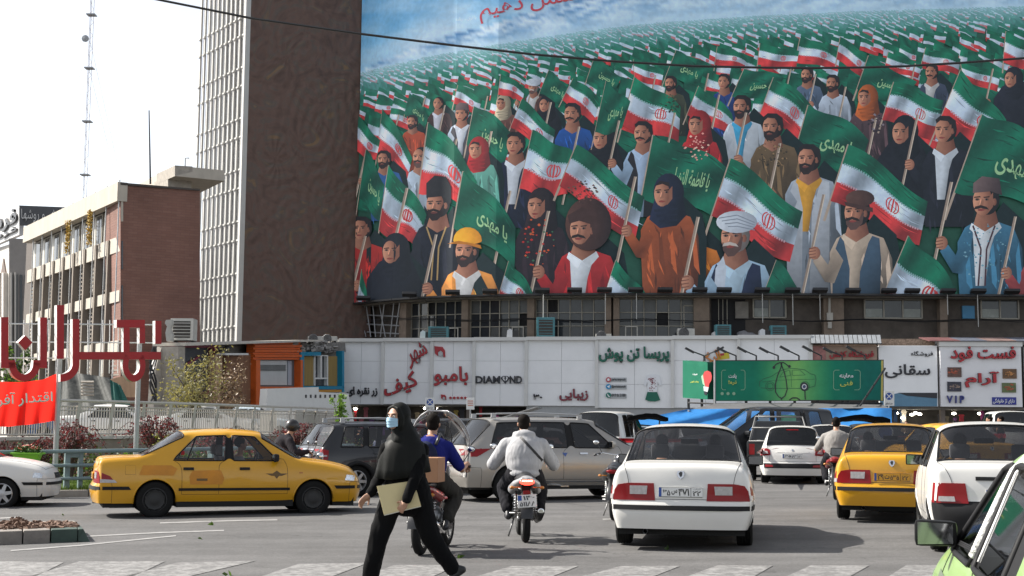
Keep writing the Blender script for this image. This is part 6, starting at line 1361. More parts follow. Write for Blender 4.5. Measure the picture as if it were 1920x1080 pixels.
def car_mesh(S, lvl):
 """half body from station table -> mirrored, smoothed surface with a part index per face"""
 cols = S['cols']; zl = S.get('zl', [.25, .40, .52, .59, .81]); nc = len(cols); bm = bmesh.new(); parts = S['parts']; names = []
 def pid(n):
  if n not in names: names.append(n)
  return names.index(n)
 cr = bm.edges.layers.float.new('crease_edge')
 def side(sgn, centre=None):
  V = []
  for ci, c in enumerate(cols):
   xb, w_, (x5, y5, z5), (x6, y6, z6), (x7, y7, z7), (x9, z9) = c[:6]; zo = c[6] if len(c) > 6 else 0
   r = [(xb, w_ - .07, zl[0] + zo), (xb, w_ - .02, zl[1] + zo * .5), (xb, w_ - .005, zl[2]), (xb, w_, zl[3]), (xb, w_ - .015, min(zl[4], z5 - .05)), (x5, y5, z5), (x6, y6, z6), (x7, y7, z7), ((x7 + x9) / 2 + (x9 - x7) * .25, y7 * .5, z7 + (z9 - z7) * .75), (x9, 0, z9)]
   V.append([bm.verts.new((x, y * sgn, z)) if (j < 9 or centre is None) else centre[ci] for j, (x, y, z) in enumerate(r)])
  return V
 A = side(1); B = side(-1, [a[9] for a in A])
 caps = {}
 for V, sgn in ((A, 1), (B, -1)):
  for i in range(nc - 1):
   for j in range(9):
    f = bm.faces.new((V[i][j], V[i + 1][j], V[i + 1][j + 1], V[i][j + 1])); f.material_index = pid(parts(i, j, sgn)); f.smooth = True
  for end in (0, nc - 1):
   sg = -1 if end == 0 else 1; bulge = S['bulge'][0 if end == 0 else 1]; prof = S['rearx'] if end == 0 else S['frontx']
   rows = []
   for j in range(6):
    row = [V[end][j]]
    for k in range(1, 5):
     if j == 5: row.append(V[end][5 + k]); continue
     f = 1 - k / 4; b = V[end][j].co
     if k == 4 and (end, j) in caps: row.append(caps[(end, j)]); continue
     v = bm.verts.new((b.x + sg * (bulge * (1 - f * f) + prof[j]), b.y * f, b.z)); row.append(v)
     if k == 4: caps[(end, j)] = v
    rows.append(row)
   for j in range(5):
    for k in range(4):
     f = bm.faces.new((rows[j][k], rows[j][k + 1], rows[j + 1][k + 1], rows[j + 1][k])); f.material_index = pid(S['cap'](end, j, k)); f.smooth = True
 bmesh.ops.recalc_face_normals(bm, faces=bm.faces)
 for e in bm.edges:
  fs = e.link_faces
  if len(fs) == 2:
   a, b = names[fs[0].material_index], names[fs[1].material_index]
   if a != b and ('glass' in a or 'glass' in b): e[cr] = .9
   elif a != b and 'bumper' in (a + b): e[cr] = .35
   elif fs[0].normal.angle(fs[1].normal, 0) > .75: e[cr] = .3
 for e in bm.edges:
  if len(e.link_faces) == 1: e[cr] = .8
 vc = bm.verts.layers.float.new('crease_vert')
 for v in bm.verts:
  ns = set(names[f.material_index] for f in v.link_faces); gs = [n_ for n_ in ns if 'glass' in n_]
  if gs and abs(v.co.y) > .3:
   k_ = sum(1 for f in v.link_faces if names[f.material_index] == gs[0])
   if k_ == 1: v[vc] = .62
 me = bpy.data.meshes.new('c'); bm.to_mesh(me); bm.free()
 if 'crease_edge' not in me.attributes: pass
 o = bpy.data.objects.new('c', me); sb = o.modifiers.new('s', 'SUBSURF'); sb.levels = sb.render_levels = lvl; sb.boundary_smooth = 'PRESERVE_CORNERS'
 m2 = evald(o); bpy.data.objects.remove(o)
 return m2, names
WH_ME = {}
def wheel(parent, x, y, r, w_, kind, side, rot=0, steer=0):
 k = (r, w_, kind)
 h = bpy.data.objects.new('wheel', None); col.objects.link(h); h.parent = parent; h.location = (x, y, r); h.rotation_euler = (0, rot, steer if side > 0 else steer)
 if side < 0: h.rotation_euler = (0, rot, pi + steer)
 if k not in WH_ME:
  ty = MB(); ri = r * .66
  pr = [(ri, -w_ / 2 + .01), (r * .80, -w_ / 2 - .004), (r * .93, -w_ / 2 + .004), (r * .99, -w_ / 2 + .025)]
  for q in range(5): y_ = -w_ / 2 + .03 + (w_ - .06) * q / 4; pr += [(r, y_), (r, y_ + .008), (r - .007, y_ + .012), (r - .007, y_ + (w_ - .06) / 4 - .004)] if q < 4 else [(r, y_)]
  pr += [(r * .99, w_ / 2 - .025), (r * .93, w_ / 2 - .004), (r * .80, w_ / 2 + .004), (ri, w_ / 2 - .01), (ri, -w_ / 2 + .01)]
  ty.lathe(pr, axis='Y', n=40); tm = ty.mesh('tyre', smooth=True); tm.materials.append(M_TYRE)
  rm_ = MB(); yo = w_ / 2
  rm_.lathe([(ri + .004, yo - .012), (ri - .012, yo - .006), (ri - .022, yo - .03), (ri - .03, yo - .11), (ri - .03, -yo + .02)], axis='Y', n=36)
  if kind == 'steel':
   rm_.lathe([(ri - .02, yo - .04), (ri * .78, yo - .02), (ri * .6, yo - .035), (ri * .36, yo - .02), (.035, yo - .015), (0, yo - .015)], axis='Y', n=30)
   for q in range(10): a = 2 * pi * q / 10; rm_.lathe([(0, yo - .0185), (.014, yo - .0185)], (ri * .80 * cos(a), 0, ri * .80 * sin(a)), 'Y', 6)
  elif kind in ('alloy6', 'alloy5', 'hub7'):
   ns = {'alloy6': 6, 'alloy5': 5, 'hub7': 7}[kind]
   rm_.lathe([(ri * .32, yo - .03), (ri * .30, yo - .012), (ri * .12, yo - .006), (0, yo - .006)], axis='Y', n=20)
   for q in range(ns):
    a = 2 * pi * q / ns; ca_, sa = cos(a), sin(a); wd = ri * (.26 if kind == 'alloy6' else .16 if kind == 'alloy5' else .22)
    def pt_(rr, t, y_): return (rr * ca_ - t * sa, y_, rr * sa + t * ca_)
    rm_.hexa([pt_(ri * .22, -wd * .8, yo - .05), pt_(ri * .22, wd * .8, yo - .05), pt_(ri - .015, wd * .55, yo - .06), pt_(ri - .015, -wd * .55, yo - .06)], [pt_(ri * .22, -wd * .75, yo - .012), pt_(ri * .22, wd * .75, yo - .012), pt_(ri - .012, wd * .5, yo - .018), pt_(ri - .012, -wd * .5, yo - .018)])
  rme = rm_.mesh('rim', smooth=True); rme.materials.append(M_RIMD if kind == 'steel' else M_RIM)
  bk = MB(); bk.lathe([(0, yo - .09), (ri - .03, yo - .10)], axis='Y', n=24); bkm = bk.mesh('brake_disc'); bkm.materials.append(M_UND)
  WH_ME[k] = (tm, rme, bkm)
 for n, m_ in zip(('tyre', 'rim', 'brake_disc'), WH_ME[k]): link(n, m_, h)
 return h
class Car:
 def __init__(s, name, lab, cat, loc, rz, S, group=None, lvl=3):
  s.S = S; s.t = thing(name, lab, cat, (loc[0], loc[1], g(loc[0]) if len(loc) < 3 else loc[2]), rz, group)
  s.t.rotation_euler[1] = 0
  me, names = car_mesh(S, lvl); r = S['wr']; ar = r + .045; wx = S['wx']
  bm = bmesh.new(); bm.from_mesh(me); bpy.data.meshes.remove(me)
  # cut the wheel arches
  dead = []
  for f in bm.faces:
   c = f.calc_center_median()
   if abs(c.y) > .42:
    for x in wx:
     if (c.x - x) ** 2 + (c.z - r) ** 2 < (ar - .012) ** 2: dead.append(f); break
  dead = set(dead)
  edgev = set(v for f in dead for v in f.verts if any(q not in dead for q in v.link_faces))
  bmesh.ops.delete(bm, geom=list(dead), context='FACES')
  for v in edgev:
   if v.is_valid:
    for x in wx:
     dx, dz = v.co.x - x, v.co.z - r; d = sqrt(dx * dx + dz * dz)
     if d < ar + .09 and abs(v.co.y) > .35 and v.co.z > S['zl0'] + .01: v.co.x = x + dx / d * ar; v.co.z = r + dz / d * ar; break
  s.bvh = BVHTree.FromBMesh(bm)
  # split into parts
  s.parts = {}
  body_m = S['paint']
  for i, n in enumerate(names):
   fs = [f for f in bm.faces if f.material_index == i]
   if not fs: continue
   idx = {}; vs = []; fc = []
   for f in fs:
    q = []
    for v in f.verts:
     if v not in idx: idx[v] = len(vs); vs.append(v.co.copy())
     q.append(idx[v])
    fc.append(q)
   # seam ribbon along the boundary
   bed = [e for e in bm.edges if sum(1 for f in e.link_faces if f.material_index == i) == 1]
   nm = n.split('.')[0]; m_ = S['mats'].get(n) or S['mats'].get(nm) or (S['glass'] if 'glass' in n else body_m)
   m2 = bpy.data.meshes.new(nm); m2.from_pydata(vs, [], fc); m2.materials.append(m_)
   for p in m2.polygons: p.use_smooth = True
   o = link(nm, m2, s.t); s.parts[n] = o
   adj = {}
   for e in bed:
    a, b = e.verts; adj.setdefault(a, []).append(b); adj.setdefault(b, []).append(a)
   isg = 'glass' in n; rr = .013 if isg else .0032
   if isg or n in S.get('seams', ()):
    tb = MB(); seen = set()
    for st0 in list(adj):
     if st0 in seen: continue
     loop = [st0]; seen.add(st0); cur = st0
     while True:
      nx_ = [q for q in adj[cur] if q not in seen]
      if not nx_: break
      cur = nx_[0]; seen.add(cur); loop.append(cur)
     if len(loop) > 3: tb.tube([v.co + v.normal * (.001 if isg else 0) for v in loop], rr, 5, cap=False, closed=len(adj[loop[0]]) == 2 and loop[0] in adj[loop[-1]])
    if tb.v: link('rubber_seal' if isg else 'panel_gap', tb.mesh('seal', smooth='all'), o, M_TRIM)
  bm.free()
  # arch lips and wells, floor
  w_ = S['w']
  for x in wx:
   for sg in (1, -1):
    lip = MB(); well = MB()
    pts = []
    for k in range(25):
     a = -.25 + (pi + .5) * k / 24; px, pz = x + ar * cos(a), r + ar * sin(a)
     if pz < S['zl0'] + .03: continue
     h = s.bvh.ray_cast(Vector((x + (ar + .02) * cos(a), sg * 2, r + (ar + .02) * sin(a))), Vector((0, -sg, 0)))
     if h[0] is not None: pts.append((px, h[0].y - sg * .006, pz))
    if len(pts) > 4: lip.tube(pts, S.get('lip', .014), 6)
    prf = [(x + (ar - .005) * cos(a), r + (ar - .005) * sin(a)) for a in [pi * k / 14 for k in range(15)]]
    n0 = len(well.v)
    for (a, b) in prf: well.v += [Vector((a, sg * (w_ - .02), b)), Vector((a, sg * .35, b))]
    for k in range(14): well.f.append((n0 + 2 * k, n0 + 2 * k + 1, n0 + 2 * k + 3, n0 + 2 * k + 2))
    n0 = len(well.v); well.v += [Vector((a, sg * .35, b)) for a, b in prf]; well.f.append(tuple(range(n0, n0 + 15)))
    if lip.v: link('arch_lip', lip.mesh('lip', smooth='all'), s.t, S.get('lipm', body_m))
    link('wheel_well', well.mesh('well'), s.t, M_UND)
  fl = MB(); L_ = S['L']; a, b = wx
  for x0, x1, yy in ((.12, a - ar, w_ - .12), (a - ar, a + ar, .40), (a + ar, b - ar, w_ - .06), (b - ar, b + ar, .40), (b + ar, L_ - .15, w_ - .14)): fl.box(x0, x1, -yy, yy, S['zl0'] - .04, S['zl0'] + .14)
  fl.tube([(a, -w_ + .2, r), (a, w_ - .2, r)], .05, 8); fl.box(.25, .9, -.3, .2, .15, .28)
  link('underbody', fl.mesh('u'), s.t, M_UND)
  ex = MB(); ex.tube([(.0, .42, .22), (.5, .42, .22)], .028, 8, cap=False); link('exhaust_pipe', ex.mesh('e', smooth='all'), s.t, M_STEEL)
  for x, st in zip(wx, (0, S.get('steer', 0))):
   for sg in (1, -1): wheel(s.t, x, sg * (w_ - .03 - S.get('tw', .19) / 2), r, S.get('tw', .19), S['rim'], sg, rnd.uniform(0, 1), st)
  s.interior()
 def hit(s, x, y, z, d):
  h = s.bvh.ray_cast(Vector((x, y, z)), Vector(d)); return (h[0], h[1]) if h[0] is not None else (Vector((x, y, z)), Vector(d) * -1)
 def patch(s, name, poly, view, m, off=.006, th=.012, bevel=0, parent=None, sub=6):
  """poly (2D) seen from 'rear' (y, z), 'left'/'right' (x, z), 'front' (y, z) or 'top' (x, y), laid on the body as a raised piece"""
  bm = bmesh.new(); vs = [bm.verts.new((a, b, 0)) for a, b in poly]; f = bm.faces.new(vs)
  xs = [a for a, b in poly]; ys = [b for a, b in poly]
  for ax, lo, hi in (((1, 0, 0), min(xs), max(xs)), ((0, 1, 0), min(ys), max(ys))):
   n = max(1, min(sub, int((hi - lo) / .05)))
   for k in range(1, n): c = lo + (hi - lo) * k / n; bmesh.ops.bisect_plane(bm, geom=bm.verts[:] + bm.edges[:] + bm.faces[:], plane_co=Vector(ax) * c, plane_no=ax, dist=1e-6)
  for v in bm.verts:
   a, b = v.co.x, v.co.y
   o, d = {'rear': ((-3, a, b), (1, 0, 0)), 'front': ((8, a, b), (-1, 0, 0)), 'left': ((a, 3, b), (0, -1, 0)), 'right': ((a, -3, b), (0, 1, 0)), 'top': ((a, b, 4), (0, 0, -1))}[view]
   h, n = s.hit(*o, d); n = n if n.dot(Vector(d)) < 0 else -n; v.co = h - Vector(d) * off
  ext = bmesh.ops.extrude_face_region(bm, geom=bm.faces[:]); dd = {'rear': (1, 0, 0), 'front': (-1, 0, 0), 'left': (0, -1, 0), 'right': (0, 1, 0), 'top': (0, 0, -1)}[view]
  for v in [q for q in ext['geom'] if isinstance(q, bmesh.types.BMVert)]: v.co += Vector(dd) * th
  bmesh.ops.recalc_face_normals(bm, faces=bm.faces)
  me = bpy.data.meshes.new(name); bm.to_mesh(me); bm.free()
  for p in me.polygons: p.use_smooth = True
  me.set_sharp_from_angle(angle=radians(35))
  return link(name, me, parent or s.t, m)
 def rib(s, name, pts, view, r, m, parent=None):
  P3 = []
  for (a, b), (c, d) in zip(pts, pts[1:]):
   n = max(1, int(sqrt((c - a) ** 2 + (d - b) ** 2) / .06))
   for k in range(n): P3.append((a + (c - a) * k / n, b + (d - b) * k / n))
  P3.append(pts[-1]); out = []
  for a, b in P3:
   o, d = {'rear': ((-3, a, b), (1, 0, 0)), 'front': ((8, a, b), (-1, 0, 0)), 'left': ((a, 3, b), (0, -1, 0)), 'right': ((a, -3, b), (0, 1, 0)), 'top': ((a, b, 4), (0, 0, -1))}[view]
   h, n = s.hit(*o, d); out.append(h)
  mb = MB(); mb.tube(out, r, 5); return link(name, mb.mesh(name, smooth='all'), parent or s.t, m)
 def plate(s, z, y0, w_, h_, num, m, x=None, words=None, tilt=0, two=None):
  h, n = s.hit(-3, y0, z, (1, 0, 0)); x = h.x - .012 if x is None else x
  t = bpy.data.objects.new('number_plate', None); mb = MB(); mb.box(-.006, .006, -w_ / 2, w_ / 2, -h_ / 2, h_ / 2); o = link('number_plate', mb.mesh('p', bevel=.003), s.t, m); o.location = (x, y0, z); bpy.data.objects.remove(t)
  plate_text(o, w_, h_, num, two)
  return o
 def interior(s):
  S = s.S; I = S['int']; sm = S.get('seatm', M_SEAT)
  for (x, y) in ([(I['front'], .36), (I['front'], -.36)]):
   mb = MB(); mb.hexa([(x - .12, y - .23, .5), (x + .02, y - .23, .5), (x + .02, y + .23, .5), (x - .12, y + .23, .5)], [(x - .30, y - .2, 1.02), (x - .22, y - .2, 1.02), (x - .22, y + .2, 1.02), (x - .30, y + .2, 1.02)]); mb.box(x - .1, x + .42, y - .23, y + .23, .42, .58); link('seat', mb.mesh('s', bevel=.05, smooth=True), s.t, sm)
   mb = MB(); mb.box(x - .36, x - .26, y - .12, y + .12, 1.04, 1.22); link('headrest', mb.mesh('h', bevel=.04, smooth=True), s.t, sm)
  x = I['rear']; w_ = .58
  mb = MB(); mb.hexa([(x - .12, -w_, .45), (x + .04, -w_, .45), (x + .04, w_, .45), (x - .12, w_, .45)], [(x - .28, -w_, .98), (x - .18, -w_, .98), (x - .18, w_, .98), (x - .28, w_, .98)]); mb.box(x - .05, x + .42, -w_, w_, .4, .55); link('rear_bench', mb.mesh('s', bevel=.05, smooth=True), s.t, sm)
  mb = MB(); d = I['dash']; mb.box(d - .1, d + .35, -.68, .68, .6, .93); link('dashboard', mb.mesh('d', bevel=.06, smooth=True), s.t, M_TRIM)
  if I.get('shelf'): mb = MB(); a, b, z = I['shelf']; mb.box(a, b, -.6, .6, z - .02, z); link('parcel_shelf', mb.mesh('d'), s.t, M_TRIM)
  mb = MB(); c = Vector((d - .25, .36, .90)); mb.tube([c + Vector((.07 * sin(a), .18 * cos(a), .17 * sin(a))) for a in [2 * pi * k / 20 for k in range(20)]], .015, 6, closed=True); mb.tube([c + Vector((0, -.17, 0)), c + Vector((0, .17, 0))], .012, 5); mb.tube([c, c + Vector((.25, 0, -.12))], .03, 6); link('steering_wheel', mb.mesh('w', smooth='all'), s.t, M_TRIM)
  mb = MB(); mb.box(I['mir'], I['mir'] + .03, -.12, .12, 1.22, 1.29); link('inner_mirror', mb.mesh('m', bevel=.012), s.t, M_TRIM)
def plate_text(o, w_, h_, num, two=None):
 def wr(t, y0, y1, z0, z1, m=M_BLK, bold=.03):
  vs, fs = glyphs(t, bold, 0); mb = MB(); mb.add([(-.0075, y0 + (y1 - y0) * v.x, z0 + (z1 - z0) * v.y) for v in vs], fs); link('plate_number', mb.mesh('n'), o, m)
 L_, R_ = w_ / 2, -w_ / 2         # seen from behind, +y is on the left
 if two:
  wr(two[0], L_ * .38, R_ * .8, h_ * .06, h_ * .40); wr(two[1], L_ * .78, R_ * .86, -h_ * .42, -h_ * .05)
  mb = MB(); mb.box(-.0085, -.006, L_ * .55, L_ * .95, h_ * .05, h_ * .45); link('blue_strip', mb.mesh('b'), o, M_BLU)
  return
 mb = MB(); mb.box(-.0085, -.006, L_ * .86, L_ * .985, -h_ * .46, h_ * .46); link('blue_strip', mb.mesh('b'), o, M_BLU)
 x = L_ * .82; span = x - R_ * .42
 a = num
 parts_ = [(a[0], .30), (fa(a[1]), .24), (a[2], .42)]; y = x
 for t, f in parts_:
  hh = h_ * (.37 if t is not parts_[1][0] else .26); wr(t, y - .006, y - span * f + .004, -hh, hh); y -= span * (f + .012)
 mb = MB(); mb.box(-.0085, -.006, R_ * .47, R_ * .45, -h_ * .46, h_ * .46); link('divider', mb.mesh('b'), o, M_BLK)
 if a[3]: wr(a[3], R_ * .54, R_ * .90, -h_ * .36, h_ * .14); wr(fa('ایران'), R_ * .58, R_ * .88, h_ * .24, h_ * .38, bold=.005)
 mb = MB(); mb.tube([(-.006, L_ * .98, h_ * .47), (-.006, R_ * .98, h_ * .47), (-.006, R_ * .98, -h_ * .47), (-.006, L_ * .98, -h_ * .47)], .0025, 4, closed=True); link('plate_rim', mb.mesh('r'), o, M_BLK)
def mirror(car, x, y, z, m, sg, s=1.0):
 mb = MB(); mb.hexa([(x - .03, y, z - .06 * s), (x + .09, y, z - .05 * s), (x + .05, y + sg * .2 * s, z - .05 * s), (x - .03, y + sg * .22 * s, z - .07 * s)], [(x - .03, y, z + .07 * s), (x + .09, y, z + .06 * s), (x + .05, y + sg * .2 * s, z + .07 * s), (x - .03, y + sg * .22 * s, z + .08 * s)])
 o = link('door_mirror', mb.mesh('m', bevel=.025, smooth=True), car.t, m)
 mb = MB(); mb.add([(x - .032, y + sg * .02, z - .045 * s), (x - .032, y + sg * .2 * s, z - .052 * s), (x - .032, y + sg * .2 * s, z + .062 * s), (x - .032, y + sg * .02, z + .055 * s)], [(0, 1, 2, 3)]); link('mirror_glass', mb.mesh('g'), o, mat('mirror_dark', (.25, .26, .28), .06, metal=1))
# ---- saloon (four doors, straight shut lines, long boot)
def saloon_cols():
 return [
  (.05, .82, (.04, .74, .94), (.05, .68, .985), (.06, .54, 1.0), (.03, 1.01)),
  (.24, .845, (.24, .775, .955), (.26, .70, 1.01), (.27, .56, 1.025), (.26, 1.03)),
  (.62, .86, (.64, .775, .95), (.70, .70, 1.015), (.80, .62, 1.03), (.72, 1.035)),
  (1.12, .862, (1.02, .785, .955), (1.42, .615, 1.365), (1.40, .53, 1.43), (1.34, 1.46)),
  (1.26, .862, (1.20, .785, .955), (1.62, .615, 1.37), (1.70, .52, 1.455), (1.70, 1.49)),
  (2.12, .862, (2.12, .785, .95), (2.13, .615, 1.39), (2.12, .52, 1.47), (2.12, 1.50)),
  (2.22, .862, (2.22, .785, .95), (2.21, .615, 1.39), (2.22, .52, 1.47), (2.22, 1.50)),
  (3.02, .860, (3.02, .78, .95), (2.60, .61, 1.37), (2.60, .52, 1.45), (2.62, 1.48)),
  (3.16, .858, (3.13, .775, .95), (2.72, .605, 1.345), (2.72, .52, 1.42), (2.76, 1.45)),
  (3.30, .855, (3.28, .765, .955), (3.34, .69, .975), (3.40, .60, .985), (3.52, 1.0)),
  (3.85, .85, (3.85, .745, .91), (3.85, .67, .94), (3.87, .50, .955), (3.90, .97)),
  (4.28, .80, (4.28, .70, .81), (4.28, .62, .845), (4.30, .47, .86), (4.33, .875)),
  (4.40, .75, (4.37, .65, .73), (4.37, .57, .77), (4.39, .45, .785), (4.42, .80))]
def saloon_parts(i, j, sg):
 s = '.l' if sg > 0 else '.r'
 if i == 2 and j in (6, 7, 8): return 'rear_glass'
 if i == 8 and j in (6, 7, 8): return 'windscreen_glass'
 if i == 4 and j == 5: return 'side_glass.rear' + s
 if i == 6 and j == 5: return 'side_glass.front' + s
 if i in (0, 1) and j >= 6: return 'boot_lid'
 if i in (9, 10, 11) and j >= 6: return 'bonnet'
 if i == 4 and 1 <= j <= 4: return 'door.rear' + s
 if i in (6, 7) and 1 <= j <= 4: return 'door.front' + s
 if i == 5 and 1 <= j <= 4: return 'door.front' + s
 if i == 5 and j == 5: return 'pillar_trim' + s
 if i in (0,) and j <= 2: return 'rear_bumper'
 if i in (11,) and j <= 2: return 'front_bumper'
 return 'body'
def saloon_cap(end, j, k):
 if end == 0: return 'rear_bumper' if j <= 2 else ('boot_lid' if k >= 1 else 'body')
 return 'front_bumper' if j <= 2 else 'body'
def saloon_spec(pm, gl, rim='steel', **k):
 d = dict(cols=saloon_cols(), parts=saloon_parts, cap=saloon_cap, bulge=(.07, .12), rearx=(.0, .05, .05, .0, -.0, 0), frontx=(.0, .05, .05, .02, .0, 0), paint=pm, glass=gl, mats={'pillar_trim': M_TRIM}, seams=('boot_lid', 'door.rear.l', 'door.rear.r', 'door.front.l', 'door.front.r', 'bonnet', 'rear_bumper', 'front_bumper'),
   wr=.305, wx=(.95, 3.62), w=.86, zl0=.22, L=4.5, rim=rim, int=dict(front=2.35, rear=1.45, dash=3.0, mir=2.75, shelf=(.75, 1.2, .98)))
 d.update(k); return d
def saloon(lab, cat, loc, rz, pm, gl=GL_L, rim='steel', plate=None, plm=None, lit=False, name='saloon_car', group=None, **k):
 c = Car(name, lab, cat, loc, rz, saloon_spec(pm, gl, rim, **k), group)
 for sg in (1, -1):
  # tail lamps: red body, clear centre
  Y = lambda a: a * sg
  c.patch('tail_lamp', [(Y(.30), .585), (Y(.80), .585), (Y(.785), .70), (Y(.74), .765), (Y(.62), .785), (Y(.315), .785)], 'rear', M_TL, .008, .03)
  c.patch('clear_lens', [(Y(.40), .655), (Y(.60), .655), (Y(.60), .755), (Y(.39), .755)], 'rear', M_TLW, .014, .01)
  v = 'left' if sg > 0 else 'right'
  c.patch('tail_lamp', [(.03, .60), (.30, .60), (.22, .70), (.03, .78)], v, M_TL, .006, .02); c.patch('clear_lens', [(.06, .595), (.33, .595), (.29, .64), (.06, .655)], v, M_TLW, .012, .02)
  c.patch('headlamp', [(4.17, .62), (4.34, .61), (4.36, .70), (4.20, .715)], v, M_HL, .006, .02); c.patch('side_moulding', [(1.33, .455), (3.20, .455), (3.20, .50), (1.33, .50)], v, M_TRIM, .014, .012, sub=12)
  c.patch('door_handle', [(1.40, .80), (1.57, .80), (1.57, .845), (1.40, .845)], v, M_TRIM, .02, .02); c.patch('door_handle', [(2.34, .80), (2.51, .80), (2.51, .845), (2.34, .845)], v, M_TRIM, .02, .02)
  c.patch('bumper_strip', [(.10, .475), (.56, .475), (.52, .53), (.10, .53)], v, M_TRIM, .012, .02); c.patch('bumper_strip', [(4.02, .475), (4.36, .475), (4.36, .53), (3.98, .53)], v, M_TRIM, .012, .02)
  c.patch('side_indicator', [(3.36, .74), (3.42, .74), (3.42, .765), (3.36, .765)], v, mat('amber_lens', (.4, .15, .02), .2), .006, .01)
  c.patch('quarter_trim', [(1.10, .965), (1.24, .965), (1.60, 1.36), (1.50, 1.36)], v, M_TRIM if False else pm, .002, .004) if False else None
  c.rib('window_divider', [(1.46, .96), (1.62, 1.36)], v, .014, M_TRIM); c.rib('boot_shut_line', [(.10, .60), (.12, .9)], v, .002, M_TRIM) if False else None
  mirror(c, 2.93, sg * .78, 1.0, M_TRIM, sg)
 c.patch('fuel_flap', [(.46, .73), (.62, .73), (.62, .88), (.46, .88)], 'right', pm, .004, .006); c.rib('flap_line', [(.46, .73), (.62, .73), (.62, .88), (.46, .88), (.46, .73)], 'right', .003, M_TRIM)
 c.patch('bumper_strip', [(-.80, .475), (.80, .475), (.80, .53), (-.80, .53)], 'rear', M_TRIM, .016, .02, sub=14); c.patch('bumper_strip', [(-.70, .475), (.70, .475), (.70, .53), (-.70, .53)], 'front', M_TRIM, .014, .02, sub=12)
 c.patch('grille', [(-.3, .60), (.3, .60), (.27, .70), (-.27, .70)], 'front', M_TRIM, .006, .02)
 c.patch('badge', [(-.035, .93), (-.045, .895), (-.03, .86), (0, .835), (.03, .86), (.045, .895), (.035, .93)], 'rear', M_CHR, .012, .012); c.patch('badge_centre', [(-.022, .915), (.0, .925), (.024, .905), (.012, .875), (-.004, .86), (-.018, .88)], 'rear', M_BLK, .018, .01)
 if plate: c.plate(.685, 0, .52, .115, plate, plm or M_SW)
 return c
# ---- hatchbacks, sport utilities and vans: upright tail
def tall_cols(L=4.31, H=1.63, belt=1.06, w=.905, q=True, tail=.26, hood=None, nose=None, rake=.40):
 k = L / 4.31; hd = hood or belt - .02; ns = nose or belt - .20; ti = w - .235; tb = w - .075
 X = lambda *a: [x * k for x in a]
 def c(xb, ww, x5, y5, z5, x6, y6, z6, x7, y7, z7, x9, z9): return (xb * k, ww, (x5 * k, y5, z5), (x6 * k, y6, z6), (x7 * k, y7, z7), (x9 * k, z9))
 return [
  c(.05, w - .06, .07, w - .13, belt - .04, .09, w - .18, belt + .02, .12, w - .29, belt + .03, .07, belt + .04),
  c(.28, w - .005, .26, tb - .01, belt, .09 + tail, ti - .03, H - .15, .09 + tail, ti - .10, H - .07, .04 + tail, H - .045),
  c(.50, w, .46, tb, belt, .62, ti, H - .12, .62, ti - .08, H - .04, .62, H - .012),
  c(1.02, w, 1.00, tb, belt, 1.06, ti, H - .105, 1.06, ti - .08, H - .03, 1.06, H - .002),
  c(1.12, w, 1.10, tb, belt, 1.15, ti, H - .10, 1.15, ti - .08, H - .028, 1.15, H),
  c(1.98, w, 1.98, tb, belt - .01, 1.96, ti, H - .10, 1.96, ti - .08, H - .025, 1.96, H),
  c(2.08, w, 2.08, tb, belt - .01, 2.05, ti, H - .10, 2.05, ti - .08, H - .025, 2.05, H),
  c(2.88, w, 2.92, tb, belt - .015, 2.92 - rake, ti - .01, H - .12, 2.95 - rake, ti - .08, H - .04, 2.95 - rake, H - .02),
  c(3.02, w - .002, 3.04, tb - .005, belt - .015, 3.06 - rake, ti - .02, H - .15, 3.06 - rake, ti - .09, H - .07, 3.09 - rake, H - .045),
  c(3.18, w - .005, 3.20, tb - .02, belt - .01, 3.26, ti + .07, belt + .01, 3.34, ti - .02, belt + .02, 3.44, belt + .035),
  c(3.72, w - .01, 3.72, tb - .04, hd - .02, 3.72, ti + .03, hd + .01, 3.74, ti - .12, hd + .02, 3.77, hd + .03),
  c(4.10, w - .06, 4.10, w - .17, ns + .09, 4.10, w - .25, ns + .12, 4.12, w - .40, ns + .13, 4.15, ns + .14),
  c(4.20, w - .12, 4.18, w - .22, ns, 4.18, w - .30, ns + .03, 4.20, w - .44, ns + .05, 4.23, ns + .06)]
def tall_parts(q):
 def f(i, j, sg):
  s = '.l' if sg > 0 else '.r'
  if i == 0 and j in (6, 7, 8): return 'rear_glass'
  if i == 8 and j in (6, 7, 8): return 'windscreen_glass'
  if i == 2 and j == 5 and q: return 'side_glass.quarter' + s
  if i == 4 and j == 5: return 'side_glass.rear' + s
  if i == 6 and j == 5: return 'side_glass.front' + s
  if i == 5 and j == 5: return 'pillar_trim' + s
  if i == 3 and j == 5: return 'pillar_trim.c' + s
  if i in (9, 10, 11) and j >= 6: return 'bonnet'
  if i == 4 and 1 <= j <= 4: return 'door.rear' + s
  if i in (5, 6, 7) and 1 <= j <= 4: return 'door.front' + s
  if i == 0 and j <= 2: return 'rear_bumper'
  if i == 11 and j <= 2: return 'front_bumper'
  if j == 0 and 0 < i < 11: return 'sill' + s
  return 'body'
 return f
def tall_cap(end, j, k):
 if end == 0: return 'rear_bumper' if j <= 2 else ('tailgate' if k >= 1 else 'body')
 return 'front_bumper' if j <= 2 else 'body'
